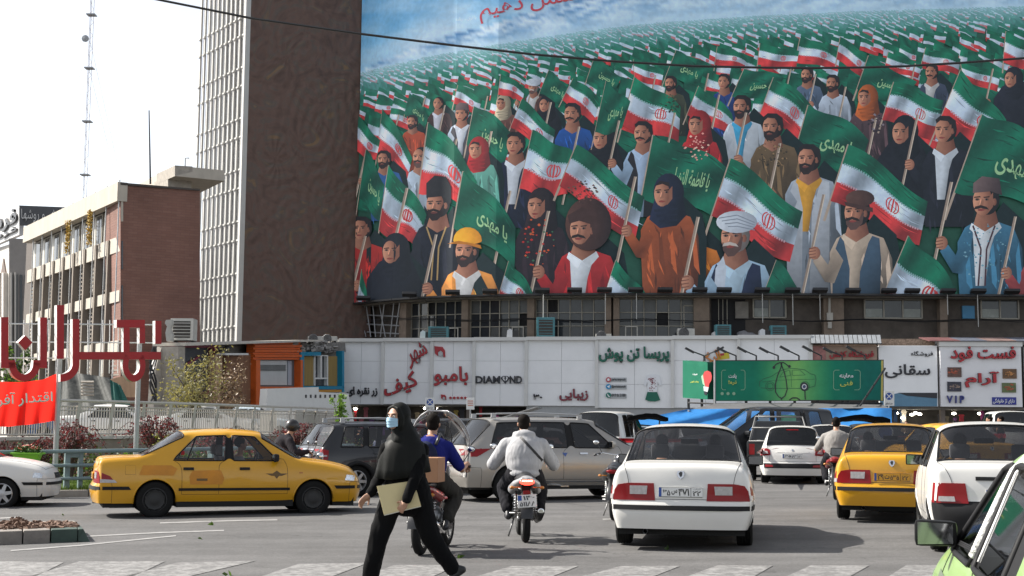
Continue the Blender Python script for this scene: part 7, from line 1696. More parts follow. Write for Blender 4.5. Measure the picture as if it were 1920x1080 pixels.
def tall_spec(pm, gl, cols, rim, q=True, **k):
 d = dict(cols=cols, parts=tall_parts(q), cap=tall_cap, bulge=(.09, .14), rearx=(.0, .07, .07, .02, .0, 0), frontx=(0, .05, .05, .02, 0, 0), paint=pm, glass=gl, mats={'pillar_trim': M_TRIM}, seams=('tailgate', 'door.rear.l', 'door.rear.r', 'door.front.l', 'door.front.r', 'bonnet', 'rear_bumper', 'front_bumper'),
   wr=.345, wx=(.84, 3.50), w=.905, zl=[.30, .46, .58, .68, .90], zl0=.30, L=4.31, rim=rim, int=dict(front=2.3, rear=1.4, dash=2.9, mir=2.6))
 d.update(k); return d
def rearface(c, z1, z2, w1, w2, y0=0): pass
def sport_utility(lab, loc, rz, pm, gl, cols, rim, lamps, q=True, cat='car', name='sport_utility_vehicle', rails=True, group=None, **k):
 c = Car(name, lab, cat, loc, rz, tall_spec(pm, gl, cols, rim, q, **k), group, k.get('lvl', 3)); S = c.S; H = max(x[5][1] for x in cols); kx = S['L'] / 4.31; w_ = S['w']; belt = cols[4][2][2]
 for sg in (1, -1):
  v = 'left' if sg > 0 else 'right'
  for x in (1.22, 2.18): c.patch('door_handle', [(x * kx, belt - .13), (x * kx + .17, belt - .13), (x * kx + .17, belt - .095), (x * kx, belt - .095)], v, k.get('handle', pm), .025, .02)
  if rails:
   y = w_ - .36; mb = MB(); z = H + .02; x0, x1 = .55 * kx, 2.35 * kx; mb.tube([(x0, y * sg, z - .05), (x0 + .12, y * sg, z + .035), ((x0 + x1) / 2, y * sg, z + .055), (x1 - .12, y * sg, z + .03), (x1, y * sg, z - .06)], .015, 8)
   for x in (x0 + .06, x1 - .06): mb.box(x - .05, x + .05, y * sg - .015, y * sg + .015, z - .06, z + .04)
   link('roof_rail', mb.mesh('r', smooth=True), c.t, S.get('railm', M_STEEL))
  mirror(c, 2.80 * kx, sg * (w_ - .09), belt + .06, S.get('mirm', pm), sg, S.get('mirs', 1.0))
  c.patch('headlamp', [(S['L'] - .42, belt - .30), (S['L'] - .2, belt - .32), (S['L'] - .2, belt - .2), (S['L'] - .40, belt - .17)], v, M_HL, .006, .015)
  lamps(c, sg, v)
 return c
def duster_lamps(c, sg, v):
 for vv, pl in (('rear', [(sg * .70, .80), (sg * .83, .80), (sg * .80, 1.02), (sg * .70, 1.04)]), (v, [(.02, .80), (.17, .80), (.20, 1.0), (.04, 1.03)])):
  c.patch('tail_lamp', pl, vv, M_TL, .01, .03)
 c.patch('clear_lens', [(sg * .73, .86), (sg * .80, .86), (sg * .80, .90), (sg * .73, .90)], 'rear', M_TLW, .03, .01)
 c.patch('clear_lens', [(.06, .87), (.15, .87), (.15, .90), (.06, .90)], v, M_TLW, .03, .01)
def crossover_lamps(c, sg, v):
 c.patch('tail_lamp', [(sg * .50, .92), (sg * .90, .93), (sg * .86, 1.06), (sg * .66, 1.02)], 'rear', M_TL, .01, .03)
 c.patch('tail_lamp', [(.02, .90), (.22, .90), (.52, 1.06), (.05, 1.04)], v, M_TL, .01, .03)
def hatch_lamps(c, sg, v):
 c.patch('tail_lamp', [(sg * .54, .72), (sg * .80, .70), (sg * .80, .84), (sg * .72, .92), (sg * .56, .86)], 'rear', M_TL, .01, .03); c.patch('clear_lens', [(sg * .60, .76), (sg * .72, .75), (sg * .72, .83), (sg * .62, .82)], 'rear', M_TLW, .03, .01)
 c.patch('tail_lamp', [(.03, .70), (.20, .72), (.16, .88), (.04, .90)], v, M_TL, .01, .02)
def van_lamps(c, sg, v):
 c.patch('tail_lamp', [(sg * .70, .95), (sg * .82, .95), (sg * .82, 1.15), (sg * .70, 1.15)], 'rear', M_TL, .01, .03); c.patch('tail_lamp', [(.03, .95), (.13, .95), (.13, 1.15), (.03, 1.15)], v, M_TL, .01, .03)
 c.patch('amber_lens', [(sg * .71, 1.0), (sg * .80, 1.0), (sg * .80, 1.10), (sg * .71, 1.10)], 'rear', mat('amber_lens', (.4, .15, .02), .2), .03, .01)
def put(pt_, lx, ly, rz):
 """origin such that the local point (lx, ly) lands on the world point"""
 c, s = cos(rz), sin(rz); return Vector((pt_.x - (lx * c - ly * s), pt_.y - (lx * s + ly * c)))
# ---------------------------------------------------------------- the traffic
M_YEL = paint('taxi_yellow', (.56, .28, .008)); M_WHT = paint('car_white', (.66, .65, .62)); M_BKP = paint('car_black', (.012, .013, .015)); M_SIL = paint('car_champagne', (.34, .32, .29), .55); M_GRN = paint('car_green', (.27, .42, .15)); M_WHT2 = paint('van_white', (.6, .6, .58))
M_YPL = mat('yellow_plate', (.62, .30, .02), .5, nz=(9, .1))
def ang(d): return radians(d)
rz = ang(19); taxi1 = saloon('yellow taxi saloon driving right across the left of the picture, dull patches on its doors', 'taxi', put(G(289, 970), .95, -.80, rz), rz, M_YEL, GL_L, 'steel', ('۱۲', 'ت', '۳۴۵', '۲۲'), M_YPL, name='taxi', group='yellow taxis', lvl=3)
M_DUL = mat('dull_primer', (.50, .20, .012), .6, nz=(4, .15))
taxi1.patch('dull_patch', [(1.52, .56), (2.05, .56), (2.08, .66), (2.02, .80), (1.55, .79), (1.50, .7)], 'right', M_DUL, .0035, .001, sub=10)
taxi1.patch('dull_patch', [(.68, .72), (1.24, .71), (1.30, .82), (1.2, .88), (.74, .88)], 'right', M_DUL, .0035, .001, sub=10)
taxi1.patch('door_emblem', [(2.78, .74), (2.90, .74), (2.97, .79), (3.04, .74), (3.16, .74), (3.06, .70), (3.01, .70), (2.97, .65), (2.93, .70), (2.88, .70)], 'right', mat('emblem_brown', (.12, .07, .02), .6), .0035, .001, sub=8)
taxi1.patch('small_number', [(1.62, .62), (1.80, .62), (1.80, .66), (1.62, .66)], 'right', mat('emblem_brown'), .006, .001)
taxi1.patch('window_sticker', [(1.36, 1.05), (1.42, 1.05), (1.42, 1.12), (1.36, 1.12)], 'right', M_TL, .006, .002)
rz = ang(80.5); pars = saloon('white saloon seen from behind in the middle of the right half, waiting nearest the camera', 'car', put(G(1162, 1020), .95, .80, rz), rz, M_WHT, GL_M, 'steel', ('۳۵', 'س', '۴۷۱', '۲۲'), M_SW, group='white saloon cars')
rz = ang(75); taxi2 = saloon('yellow taxi saloon seen from behind, left of the white car at right', 'taxi', put(G(1574, 973), .95, .80, rz), rz, M_YEL, GL_M, 'steel', ('۲۹', 'ت', '۵۳۵', '۲۲'), M_YPL, name='taxi', group='yellow taxis')
rz = ang(9); lw = saloon('white saloon with a spoked wheel entering from the left edge', 'car', put(G(2, 951), 3.62, -.80, rz), rz, M_WHT, GL_L, 'alloy6', group='white saloon cars')
# the right-hand white car, squarer lamps, low black bumper
rz = ang(77); pr_cols = [tuple([c[0] * .88, c[1] - .045] + [tuple([q[0] * .88] + list(q[1:])) if len(q) == 3 else (q[0] * .88, q[1]) for q in c[2:]]) for c in saloon_cols()]
sp = saloon_spec(M_WHT, GL_M, 'steel', cols=pr_cols, wx=(.78, 3.10), w=.815, L=3.95, wr=.285, int=dict(front=2.0, rear=1.2, dash=2.6, mir=2.4, shelf=(.62, 1.0, .98))); sp['mats'] = {'rear_bumper': M_TRIM, 'pillar_trim': M_TRIM}
pride = Car('small_saloon_car', 'white small car with a grey bumper at the right edge, beside the yellow taxi', 'car', put(G(1752, 1033), .78, .74, rz), rz, sp)
for sg in (1, -1):
 Y = lambda a: a * sg
 pride.patch('tail_lamp', [(Y(.42), .58), (Y(.76), .58), (Y(.74), .76), (Y(.70), .80), (Y(.45), .80)], 'rear', M_TL, .01, .03); pride.patch('clear_lens', [(Y(.56), .60), (Y(.74), .60), (Y(.735), .655), (Y(.57), .655)], 'rear', M_TLW, .03, .01)
 v = 'left' if sg > 0 else 'right'; pride.patch('tail_lamp', [(.03, .58), (.16, .58), (.14, .80), (.04, .80)], v, M_TL, .01, .02); mirror(pride, 2.55, sg * .74, 1.0, M_TRIM, sg)
pride.patch('handle_strip', [(-.34, .835), (.34, .835), (.34, .875), (-.34, .875)], 'rear', M_TRIM, .015, .03); pride.plate(.68, -.02, .52, .115, ('۲۵', 'ل', '۶۱۸', '۱۱'), M_SW)
# hatchback
rz = ang(78.5); hc = tall_cols(3.84, 1.47, .94, .825, tail=.30, rake=.42)
small = sport_utility('small white hatchback with rounded red lamps seen from behind beyond the gap', put(G(1430, 906), .78, .76, rz), rz, M_WHT, GL_D, hc, 'steel', hatch_lamps, name='hatchback', rails=False, wr=.29, wx=(.74, 3.12), w=.825, L=3.84, zl=[.22, .36, .48, .56, .78], zl0=.22, int=dict(front=2.1, rear=1.3, dash=2.6, mir=2.35))
small.patch('bumper_strip', [(-.70, .40), (.70, .40), (.72, .52), (-.72, .52)], 'rear', M_TRIM, .012, .02, sub=12); small.patch('reflector', [(.48, .43), (.68, .43), (.68, .49), (.50, .48)], 'rear', M_TL, .035, .01); small.patch('reflector', [(-.48, .43), (-.68, .43), (-.68, .49), (-.50, .48)], 'rear', M_TL, .035, .01)
small.patch('brake_lamp', [(-.15, 1.345), (.15, 1.345), (.15, 1.365), (-.15, 1.365)], 'rear', M_TL, .01, .01); small.plate(.70, 0, .50, .11, ('۸۳', 'ه', '۵۹۳', '۲۰'), M_SW)
small.patch('badge', [(-.02, .82), (.02, .82), (.025, .86), (0, .875), (-.025, .86)], 'rear', M_CHR, .01, .01); small.rib('tailgate_crease', [(-.42, .79), (.42, .79)], 'rear', .008, M_WHT)
# black and champagne sport utilities
rz = ang(28); dust = sport_utility('black sport utility vehicle with roof rails and silver wheels behind the yellow taxi', put(G(668, 931), .84, -.85, rz), rz, M_BKP, GL_M, tall_cols(tail=.30), 'hub7', duster_lamps, railm=M_STEEL, lipm=M_TRIM, lip=.05)
dust.plate(.92, 0, .50, .11, ('۴۴', 'م', '۱۲۷', '۱۱'), M_SW); dust.patch('garnish', [(-.35, 1.0), (.35, 1.0), (.33, 1.03), (-.33, 1.03)], 'rear', M_CHR, .012, .02)
rz = ang(21); silv = sport_utility('champagne silver sport utility vehicle passing behind the rider in the pale hoodie', put(G(957, 941), .93, -.88, rz), rz, M_SIL, GL_D, tall_cols(4.75, 1.69, 1.08, .945, tail=.42, rake=.50), 'alloy5', crossover_lamps, railm=M_STEEL, wx=(.93, 3.70), L=4.75, w=.945, wr=.36, handle=M_CHR)
silv.patch('chrome_strip', [(1.1, .40), (3.3, .40), (3.3, .425), (1.1, .425)], 'right', M_CHR, .012, .01, sub=14); silv.patch('door_sticker', [(2.02, .98), (2.14, .98), (2.08, .90)], 'right', mat('sticker_blue', (.05, .1, .3), .4), .004, .002); silv.plate(.80, 0, .50, .11, ('۶۱', 'ب', '۹۳۸', '۳۳'), M_SW)
# vans and cars behind
rz = ang(72); vc = tall_cols(4.5, 1.92, 1.18, .85, tail=.14, rake=.60)
p = GY(1116, 39); van = sport_utility('white van with red-lettered roof edge behind the silver vehicle', (p.x, p.y), rz, M_WHT2, GL_D, vc, 'steel', van_lamps, name='van', cat='van', rails=False, lvl=2, wx=(.9, 3.4), L=4.5, w=.85, wr=.32)
p = GY(1440, 41); rz = ang(200); mini = sport_utility('dark minibus with green curtains parked before the blue tarpaulins', (p.x + 2, p.y + 1.2), rz, M_BKP, GL_M, tall_cols(4.9, 2.0, 1.15, .88, tail=.12, rake=.75), 'steel', van_lamps, name='minibus', cat='van', rails=False, lvl=2, wx=(.9, 3.8), L=4.9, w=.88, wr=.33)
mb = MB(); mb.box(1.5, 2.0, .70, .72, 1.2, 1.75); link('curtain', mb.mesh('c'), mini.t, mat('green_curtain', (.08, .22, .16), .8, nz=(9, .3))); mb = MB(); mb.box(2.4, 2.75, .70, .72, 1.2, 1.75); link('curtain', mb.mesh('c'), mini.t, mat('pale_curtain', (.3, .38, .45), .8))
p = GY(1560, 38.5); saloon('white saloon mostly hidden beyond the small white hatchback', 'car', (p.x, p.y), ang(78), M_WHT, GL_D, 'steel', lvl=2, group='white saloon cars')
p = GY(1170, 47); saloon('pale blue-grey saloon half hidden between the white van and the nearest white saloon', 'car', (p.x, p.y), ang(70), paint('car_bluegrey', (.20, .27, .32)), GL_D, 'steel', lvl=2)
p = GY(905, 46); bk = sport_utility('black estate car with its grey tailgate raised, seen above the silver vehicle', (p.x + 1, p.y), ang(172), M_BKP, GL_D, tall_cols(4.4, 1.75, 1.1, .9), 'steel', duster_lamps, name='estate_car', rails=False, lvl=2)
mb = MB(); mb.hexa([(-.9, -.6, 2.1), (-.88, .6, 2.1), (.35, .6, 1.72), (.35, -.6, 1.72)], [(-.9, -.6, 2.15), (-.88, .6, 2.15), (.35, .6, 1.77), (.35, -.6, 1.77)]); link('raised_tailgate', mb.mesh('t', bevel=.02), bk.t, mat('tailgate_grey', (.18, .18, .18), .5, nz=(2, .2)))
p = GY(880, 40); saloon('small grey car glimpsed under the clear motorcycle windshield', 'car', (p.x, p.y), ang(25), paint('car_grey', (.3, .31, .33), .4), GL_D, 'steel', lvl=2)
for k, (u, Y, a, lab, m) in enumerate(((205, 56, 5, 'white parked car behind the railing under the red sign', M_WHT), (372, 60, 8, 'white parked car behind the railing below the olive trees', M_WHT2), (455, 64, 10, 'pale blue parked car behind the right part of the railing', paint('car_paleblue', (.38, .45, .5))), (300, 70, 185, 'white parked car farthest back behind the railing', M_WHT), (130, 66, 5, 'blue parked car behind the railing just right of the red banner', paint('car_blue', (.03, .12, .3))))):
 p = GY(u, Y); saloon(lab, 'car', (p.x - 2, p.y, g(p.x) + 1.0), ang(a), m, GL_D, 'steel', lvl=2)
p = GY(1745, 50); saloon('dark saloon beyond the second taxi in front of the shops', 'car', (p.x, p.y), ang(165), M_BKP, GL_D, 'steel', lvl=2)
p = GY(700, 52); saloon('dark blue saloon far behind the black sport utility vehicle', 'car', (p.x, p.y), ang(10), paint('car_navy', (.02, .03, .08)), GL_D, 'steel', lvl=2)
p = GY(1330, 50); saloon('grey saloon under the edge of the blue tarpaulin', 'car', (p.x, p.y), ang(100), paint('car_grey'), GL_D, 'steel', lvl=2)
p = GY(1860, 33); saloon('yellow taxi glimpsed through the glass of the white small car', 'taxi', (p.x, p.y), ang(100), M_YEL, GL_D, 'steel', lvl=2, group='yellow taxis', name='taxi')
p = GY(1905, 46); sport_utility('white van cut by the right edge in front of the fast food shop', (p.x, p.y), ang(80), M_WHT2, GL_D, vc, 'steel', van_lamps, name='van', cat='van', rails=False, lvl=2, wx=(.9, 3.4), L=4.5, w=.85, wr=.32)
# pick-up with a roll bar
p = GY(1462, 36.5); pk = thing('pickup_truck', 'black pick-up with a steel roll bar behind the small white hatchback', 'truck', p, ang(80))
mb = MB(); mb.hexa([(0, -.85, .45), (2.2, -.85, .45), (2.2, .85, .45), (0, .85, .45)], [(0, -.85, 1.05), (2.2, -.85, 1.05), (2.2, .85, 1.05), (0, .85, 1.05)]); mb.build('cargo_bed', M_BKP, pk, bevel=.04)
mb = MB(); mb.hexa([(2.25, -.85, .45), (4.9, -.85, .45), (4.9, .85, .45), (2.25, .85, .45)], [(2.25, -.85, 1.05), (4.8, -.82, .95), (4.8, .82, .95), (2.25, .85, 1.05)]); mb.hexa([(2.3, -.8, 1.05), (3.9, -.8, 1.05), (3.9, .8, 1.05), (2.3, .8, 1.05)], [(2.5, -.65, 1.6), (3.3, -.65, 1.6), (3.3, .65, 1.6), (2.5, .65, 1.6)]); mb.build('cab', M_BKP, pk, bevel=.05)
mb = MB()
for s_ in (-1, 1): mb.tube([(.3, s_ * .78, 1.05), (1.0, s_ * .62, 1.7), (2.3, s_ * .62, 1.7)], .02, 8)
mb.tube([(1.0, -.62, 1.7), (1.0, .62, 1.7)], .02, 8); mb.tube([(.62, -.72, 1.4), (.62, .72, 1.4)], .02, 8); mb.tube([(0, -.8, 1.05), (0, .8, 1.05)], .02, 8); mb.build('roll_bar', mat('dull_steel', (.12, .12, .12), .5), pk, smooth='all')
for sg in (-1, 1):
 mb = MB(); mb.box(-.03, .0, sg * .72 - .07, sg * .72 + .07, .7, .98); mb.build('tail_lamp', M_TL, pk)
for x in (.9, 4.0):
 for sg in (1, -1): wheel(pk, x, sg * .72, .36, .22, 'steel', sg)
mb = MB(); mb.box(-.12, -.02, -.75, .75, .5, .66); mb.build('rear_bumper', M_CHR, pk, bevel=.02)
# the near green car: only its door mirror, front door and pillar show
rz = ang(77); gc_ = tall_cols(3.95, 1.41, .95, .84, tail=.25, rake=.50); A_ = P(1792, 1022, 5.85)
gsp = dict(wr=.30, wx=(.78, 3.20), w=.84, L=3.95, zl=[.22, .36, .48, .56, .78], zl0=.22, mirm=M_TRIM, mirs=.78, int=dict(front=2.1, rear=1.3, dash=2.75, mir=2.4))
green = sport_utility('bright green car close at the lower right corner with a white braided window strip', put(A_, 3.04 * .9165, .74, rz), rz, M_GRN, GL_M, gc_, 'steel', hatch_lamps, rails=False, name='small_car', q=False, **gsp)
kx = 3.95 / 4.31
green.rib('white_braid', [(2.08 * kx, .975), (2.02 * kx, 1.20), (2.00 * kx, 1.36)], 'left', .022, mat('white_braid', (.6, .6, .58), .8, nz=(60, .6), bump=(60, 1, .02)))
green.rib('thin_white_strip', [(1.90 * kx, .975), (1.92 * kx, 1.34)], 'left', .006, M_SW)
green.patch('side_decal', [(.9 * kx, .80), (3.2 * kx, .80), (3.2 * kx, .84), (.9 * kx, .84)], 'left', mat('decal_grey', (.10, .13, .09), .6, nz=(70, .6)), .004, .001, sub=14)
for k in range(3): green.rib('window_fringe', [(2.14 * kx, .99 + k * .006), (2.88 * kx, .97 + k * .006)], 'left', .004, M_TRIM)
# ---------------------------------------------------------------- people
def basis(yaw, pitch=0, roll=0):
 return Matrix.Rotation(yaw, 3, 'Z') @ Matrix.Rotation(roll, 3, 'Y') @ Matrix.Rotation(pitch, 3, 'X')
class Flesh:
 """overlapping tapered shapes that are fused into one smooth continuous surface"""
 def __init__(s): s.m = MB()
 def cap(s, a, ra, b, rb, n=14):
  a, b = Vector(a), Vector(b); d = (b - a); L_ = d.length or 1e-6; d /= L_; pts = []; rr = []
  for k in range(5): t = -pi / 2 + (pi / 2) * k / 4; pts.append(a + d * (ra * sin(t))); rr.append(max(.0004, ra * cos(t)))
  for k in range(1, 6): t = k / 6; pts.append(a + d * L_ * t); rr.append(ra + (rb - ra) * t)
  for k in range(5): t = (pi / 2) * k / 4; pts.append(b + d * (rb * sin(t))); rr.append(max(.0004, rb * cos(t)))
  s.m.tube(pts, rr, n); return s
 def ell(s, c, r, B=None, nu=20, nv=12):
  m = MB(); m.ball((0, 0, 0), r, nu, nv); c = Vector(c); s.m.add([c + (B @ v if B else v) for v in m.v], m.f); return s
 def chain(s, pts, rs):
  for (a, b, ra, rb) in zip(pts, pts[1:], rs, rs[1:]): s.cap(a, ra, b, rb)
  return s
 def mesh(s, vox=.012, it=6, fold=0, fs=9, ofs=0, fac=.6):
  me = s.m.mesh('f', weld=True); o = bpy.data.objects.new('f', me); r = o.modifiers.new('r', 'REMESH'); r.mode = 'VOXEL'; r.voxel_size = vox; sm = o.modifiers.new('s', 'SMOOTH'); sm.iterations = it; sm.factor = fac
  m2 = evald(o); bpy.data.objects.remove(o)
  if fold:
   m2.update(); no = [v.normal.copy() for v in m2.vertices]
   for v, n in zip(m2.vertices, no):
    c = v.co; q = noise.noise(Vector((c.x * fs, c.y * fs, c.z * fs * .45 + ofs))) + .5 * noise.noise(Vector((c.x * fs * 2.3, c.y * fs * 2.3, c.z * fs + ofs + 7))); q = (1 - abs(q) * 2.2); v.co = c + n * fold * q
  for p in m2.polygons: p.use_smooth = True
  return m2
def head(F_, c, B, s=1.0):
 """skull, jaw, nose, ears, neck stub; B maps (right, forward, up)"""
 W = lambda a, b, d: Vector(c) + B @ (Vector((a, b, d)) * s)
 F_.ell(W(0, -.01, .03), (.074 * s, .093 * s, .088 * s), B); F_.ell(W(0, .018, -.035), (.058 * s, .070 * s, .072 * s), B); F_.ell(W(0, .055, -.078), (.030 * s, .028 * s, .026 * s), B)
 F_.cap(W(0, .083, .02), .010 * s, W(0, .098, -.018), .014 * s); F_.ell(W(0, .098, -.02), (.017 * s, .013 * s, .012 * s), B); F_.ell(W(0, .080, -.055), (.024 * s, .012 * s, .010 * s), B)
 F_.ell(W(0, .068, .038), (.055 * s, .020 * s, .014 * s), B)
 for q in (-1, 1): F_.ell(W(q * .076, -.008, -.008), (.010 * s, .020 * s, .030 * s), B); F_.ell(W(q * .036, .06, -.02), (.022 * s, .022 * s, .022 * s), B)
def eyes(t, c, B, s=1.0):
 for q in (-1, 1):
  m = MB(); W = lambda a, b, d: Vector(c) + B @ (Vector((a, b, d)) * s)
  m.ball(W(q * .030, .073, .012), .0125 * s, 12, 8); e = link('eye', m.mesh('e', smooth='all'), t, mat('eye_white', (.6, .58, .55), .2))
  m = MB(); m.ball(W(q * .030, .0795, .012), .0075 * s, 10, 6); link('iris', m.mesh('e', smooth='all'), e, mat('iris_dark', (.02, .012, .008), .1))
  m = MB(); m.tube([W(q * .012, .082, .030), W(q * .03, .085, .036), W(q * .05, .074, .030)], [.003 * s, .0045 * s, .002 * s], 6); link('eyebrow', m.mesh('e', smooth='all'), t, mat('brow_black', (.012, .009, .008), .8))
def hand(F_, wrist, dirv, palmn, s=1.0, curl=.5, thumb=1, spread=1.0):
 """palm and five fingers; dirv along the fingers, palmn out of the palm"""
 d = Vector(dirv).normalized(); n = Vector(palmn); n = (n - d * n.dot(d)).normalized(); r = d.cross(n) * thumb; w_ = Vector(wrist)
 F_.ell(w_ + d * .048 * s, (.040 * s, .046 * s, .017 * s), Matrix((r, d, n)).transposed()); F_.cap(w_, .026 * s, w_ + d * .03 * s, .028 * s)
 for k, (o, l) in enumerate(((.028, .072), (.010, .082), (-.010, .076), (-.028, .060))):
  b = w_ + d * .082 * s + r * o * s; a1 = curl * .7; l *= s; dd = (d + r * o * 3.0 * spread).normalized()
  p1 = b + (dd * cos(a1) + n * sin(a1)) * l * .45; a2 = curl * 1.5; p2 = p1 + (dd * cos(a2) + n * sin(a2)) * l * .32; a3 = curl * 2.1; p3 = p2 + (dd * cos(a3) + n * sin(a3)) * l * .25
  F_.chain([w_ + d * .06 * s + r * o * .9 * s, b, p1, p2, p3], [.0095 * s, .0095 * s, .009 * s, .008 * s, .0068 * s])
 b = w_ + d * .025 * s + r * .030 * s; p1 = b + (r * .75 + d * .6 + n * .25).normalized() * .036 * s; p2 = p1 + (r * .35 + d * .85 + n * .5).normalized() * .030 * s; F_.chain([b, p1, p2], [.014 * s, .0105 * s, .009 * s])
SKIN = mat('skin', (.42, .235, .155), .5, nz=(12, .08)); SKIN2 = mat('skin_tan', (.33, .175, .11), .5, nz=(12, .1)); M_HAIR = mat('hair_black', (.008, .006, .005), .85, spec=.1, bump=(220, .6, .004))
def cloth(name, c=(.5, .5, .5), r=.9, n=.12): return mat(name, c, r, nz=(14, n), bump=(160, .15, .003), spec=.12)
M_BLC = cloth('black_cloth', (.0035, .0035, .004)); M_HIJ = cloth('hijab_black', (.009, .0095, .0085), .55); M_BLT = cloth('black_trousers', (.005, .005, .0055))
# the woman crossing in front
O = GY(766, 12.95); wo = thing('person', 'woman all in black with a blue face mask striding left with a cream folder', 'person', O)
V = lambda x, y, z: Vector((x, y, z))
yaw = radians(152 - 90 + 90); HB = Matrix.Rotation(radians(142), 3, 'Z')   # forward (-.62,-.79)
hc_ = V(-.108, -.02, 1.545)
f = Flesh(); head(f, hc_, HB, 1.02); f.cap(V(-.06, 0, 1.36), .055, V(-.09, -.01, 1.46), .052)
f.chain([V(-.01, .02, .92), V(-.02, .01, 1.10), V(-.04, .0, 1.27)], [.13, .12, .13]); f.cap(V(-.16, -.02, 1.25), .045, V(.09, .03, 1.25), .045)
shR, elR, wrR = V(-.205, -.02, 1.255), V(-.262, .03, 1.00), V(-.345, -.10, .845); shL, elL, wrL = V(.125, .0, 1.25), V(.075, -.16, 1.0), V(.005, -.235, .79)
f.chain([shR, elR, wrR], [.045, .036, .024]); f.chain([shL, elL, wrL], [.045, .036, .024])
hR = (wrR - elR).normalized(); hand(f, wrR, V(-.62, -.15, -.60), V(.35, -.5, -.35), .98, .42, -1, 1.2); hand(f, wrL, V(-.45, .12, -.62), V(.25, .9, .1), .98, .75, -1)
hpR, knR, anR = V(-.085, 0, .87), V(-.245, -.06, .47), V(-.325, -.02, .085); hpL, knL, anL = V(.07, .02, .87), V(.205, .03, .47), V(.425, .10, .165)
f.chain([hpR, knR, anR], [.085, .055, .036]); f.chain([hpL, knL, anL], [.085, .055, .036])
link('body', f.mesh(.0075, 3), wo, SKIN); eyes(wo, hc_, HB, 1.02)
f = Flesh(); f.chain([hpR + V(0, 0, .05), knR + V(0, 0, .03), anR + V(-.005, 0, .02)], [.125, .092, .075]); f.chain([hpL + V(0, 0, .05), knL, anL + V(-.01, 0, -.0)], [.125, .092, .070]); f.ell(V(0, 0, .93), (.17, .13, .12))
link('trousers', f.mesh(.012, 5, .008, 9), wo, M_BLT)
f = Flesh(); f.ell(V(-.04, 0, 1.16), (.19, .135, .22)); f.ell(V(-.01, .01, .98), (.175, .14, .20)); f.ell(V(.0, .01, .84), (.20, .155, .16)); f.ell(V(.03, .02, .74), (.20, .15, .10)); f.chain([shR, elR, wrR - hR * .0 + V(.01, .01, .01)], [.062, .052, .040]); f.chain([shL, elL, wrL + V(.004, .01, .02)], [.066, .056, .044])
link('coat', f.mesh(.012, 5, .009, 8, 3), wo, M_BLC)
# headscarf: hood shell round the face, drape over shoulders
f = Flesh(); f.ell(hc_ + HB @ V(0, -.035, .035), (.098, .105, .112), HB); f.ell(hc_ + HB @ V(0, -.045, -.04), (.100, .090, .11), HB); f.cap(hc_ + V(.02, .03, -.02), .085, V(.0, .03, 1.33), .12)
f.ell(V(-.045, .0, 1.30), (.17, .125, .14));  f.cap(hc_ + HB @ V(-.055, .015, -.085), .030, hc_ + HB @ V(.055, .015, -.085), .030); f.cap(hc_ + HB @ V(0, .03, -.112), .035, V(-.08, -.06, 1.34), .07)
for q in (-1, 1): f.chain([hc_ + HB @ V(0, .048, .112), hc_ + HB @ V(q * .055, .048, .085), hc_ + HB @ V(q * .083, .025, .0), hc_ + HB @ V(q * .070, .025, -.075)], [.014, .016, .018, .02])
me = f.mesh(.0085, 8, .0065, 6, 11)
hs_ = link('headscarf', me, wo, M_HIJ)
mb = MB(); vs = []; n = 72
RG = ((1.40, .085, .085, -.03), (1.36, .135, .11, -.04), (1.315, .185, .135, -.04), (1.26, .215, .155, -.042), (1.19, .232, .168, -.044), (1.11, .244, .178, -.045), (1.04, .252, .184, -.045), (1.035, .240, .172, -.045))
for z, ra, rb, cx in RG:
 for k in range(n):
  a = 2 * pi * k / n; q = max(0, 1.3 - z); rp_ = 1 + q * (.16 * sin(a * 7 + 1.3 + z * 2) + .10 * sin(a * 13 + z * 5) + .05 * sin(a * 23 - z * 16)); fr = .10 * q / .26 * (-.5 * sin(a) - .35 * cos(a)); vs.append((cx + ra * cos(a) * rp_, rb * sin(a) * rp_, z - fr * .9 + .01 * sin(a * 7) * q))
mb.add(vs, [(j * n + k, j * n + (k + 1) % n, (j + 1) * n + (k + 1) % n, (j + 1) * n + k) for j in range(len(RG) - 1) for k in range(n)]); link('scarf_drape', mb.mesh('d', smooth='all'), wo, M_HIJ)
# mask: a pleated shell over nose and chin
mk = MB(); nu, nv = 14, 10; vs = []
for j in range(nv + 1):
 for i in range(nu + 1):
  a = -1.0 + 2.0 * i / nu; b = j / nv; z = .004 - (.092 - .018 * sin(a) ** 2) * b - .014 * sin(a) ** 2 * (1 - b); rad = .082 + .024 * cos(a) * (1 - abs(b - .3) * 1.0) + .0035 * sin(b * 22); vs.append(hc_ + HB @ (V(sin(a) * .078, .012 + cos(a) * rad * 1.0, z) * 1.02))
mk.add(vs, [(j * (nu + 1) + i, j * (nu + 1) + i + 1, (j + 1) * (nu + 1) + i + 1, (j + 1) * (nu + 1) + i) for j in range(nv) for i in range(nu)]); link('face_mask', mk.mesh('m', smooth='all'), wo, mat('mask_blue', (.33, .52, .66), .7, nz=(20, .05)))
for (an, tv, hv) in ((anR, V(-.17, -.05, -.045), V(.06, .02, -.04)), (anL, V(-.035, -.02, -.145), V(.085, .01, -.015))):
 f = Flesh(); f.cap(an, .042, an + hv, .038); f.chain([an + hv, an + tv * .6, an + tv], [.036, .040, .034]); me = f.mesh(.01, 4); zz = 0
 link('shoe', me, wo, mat('shoe_black', (.012, .012, .012), .5, nz=(9, .2)))
fo = thing('folder', 'cream cardboard folder held against the hip by the woman in black', 'folder', O)
mb = MB(); q = [V(-.268, -.20, .925), V(.065, -.15, .975), V(.135, -.17, .75), V(-.195, -.235, .67)]; n_ = (q[1] - q[0]).cross(q[3] - q[0]).normalized(); mb.prism(q, n_ * .012); mb.build('cover', mat('manila', (.60, .50, .27), .7, nz=(6, .06)), fo)
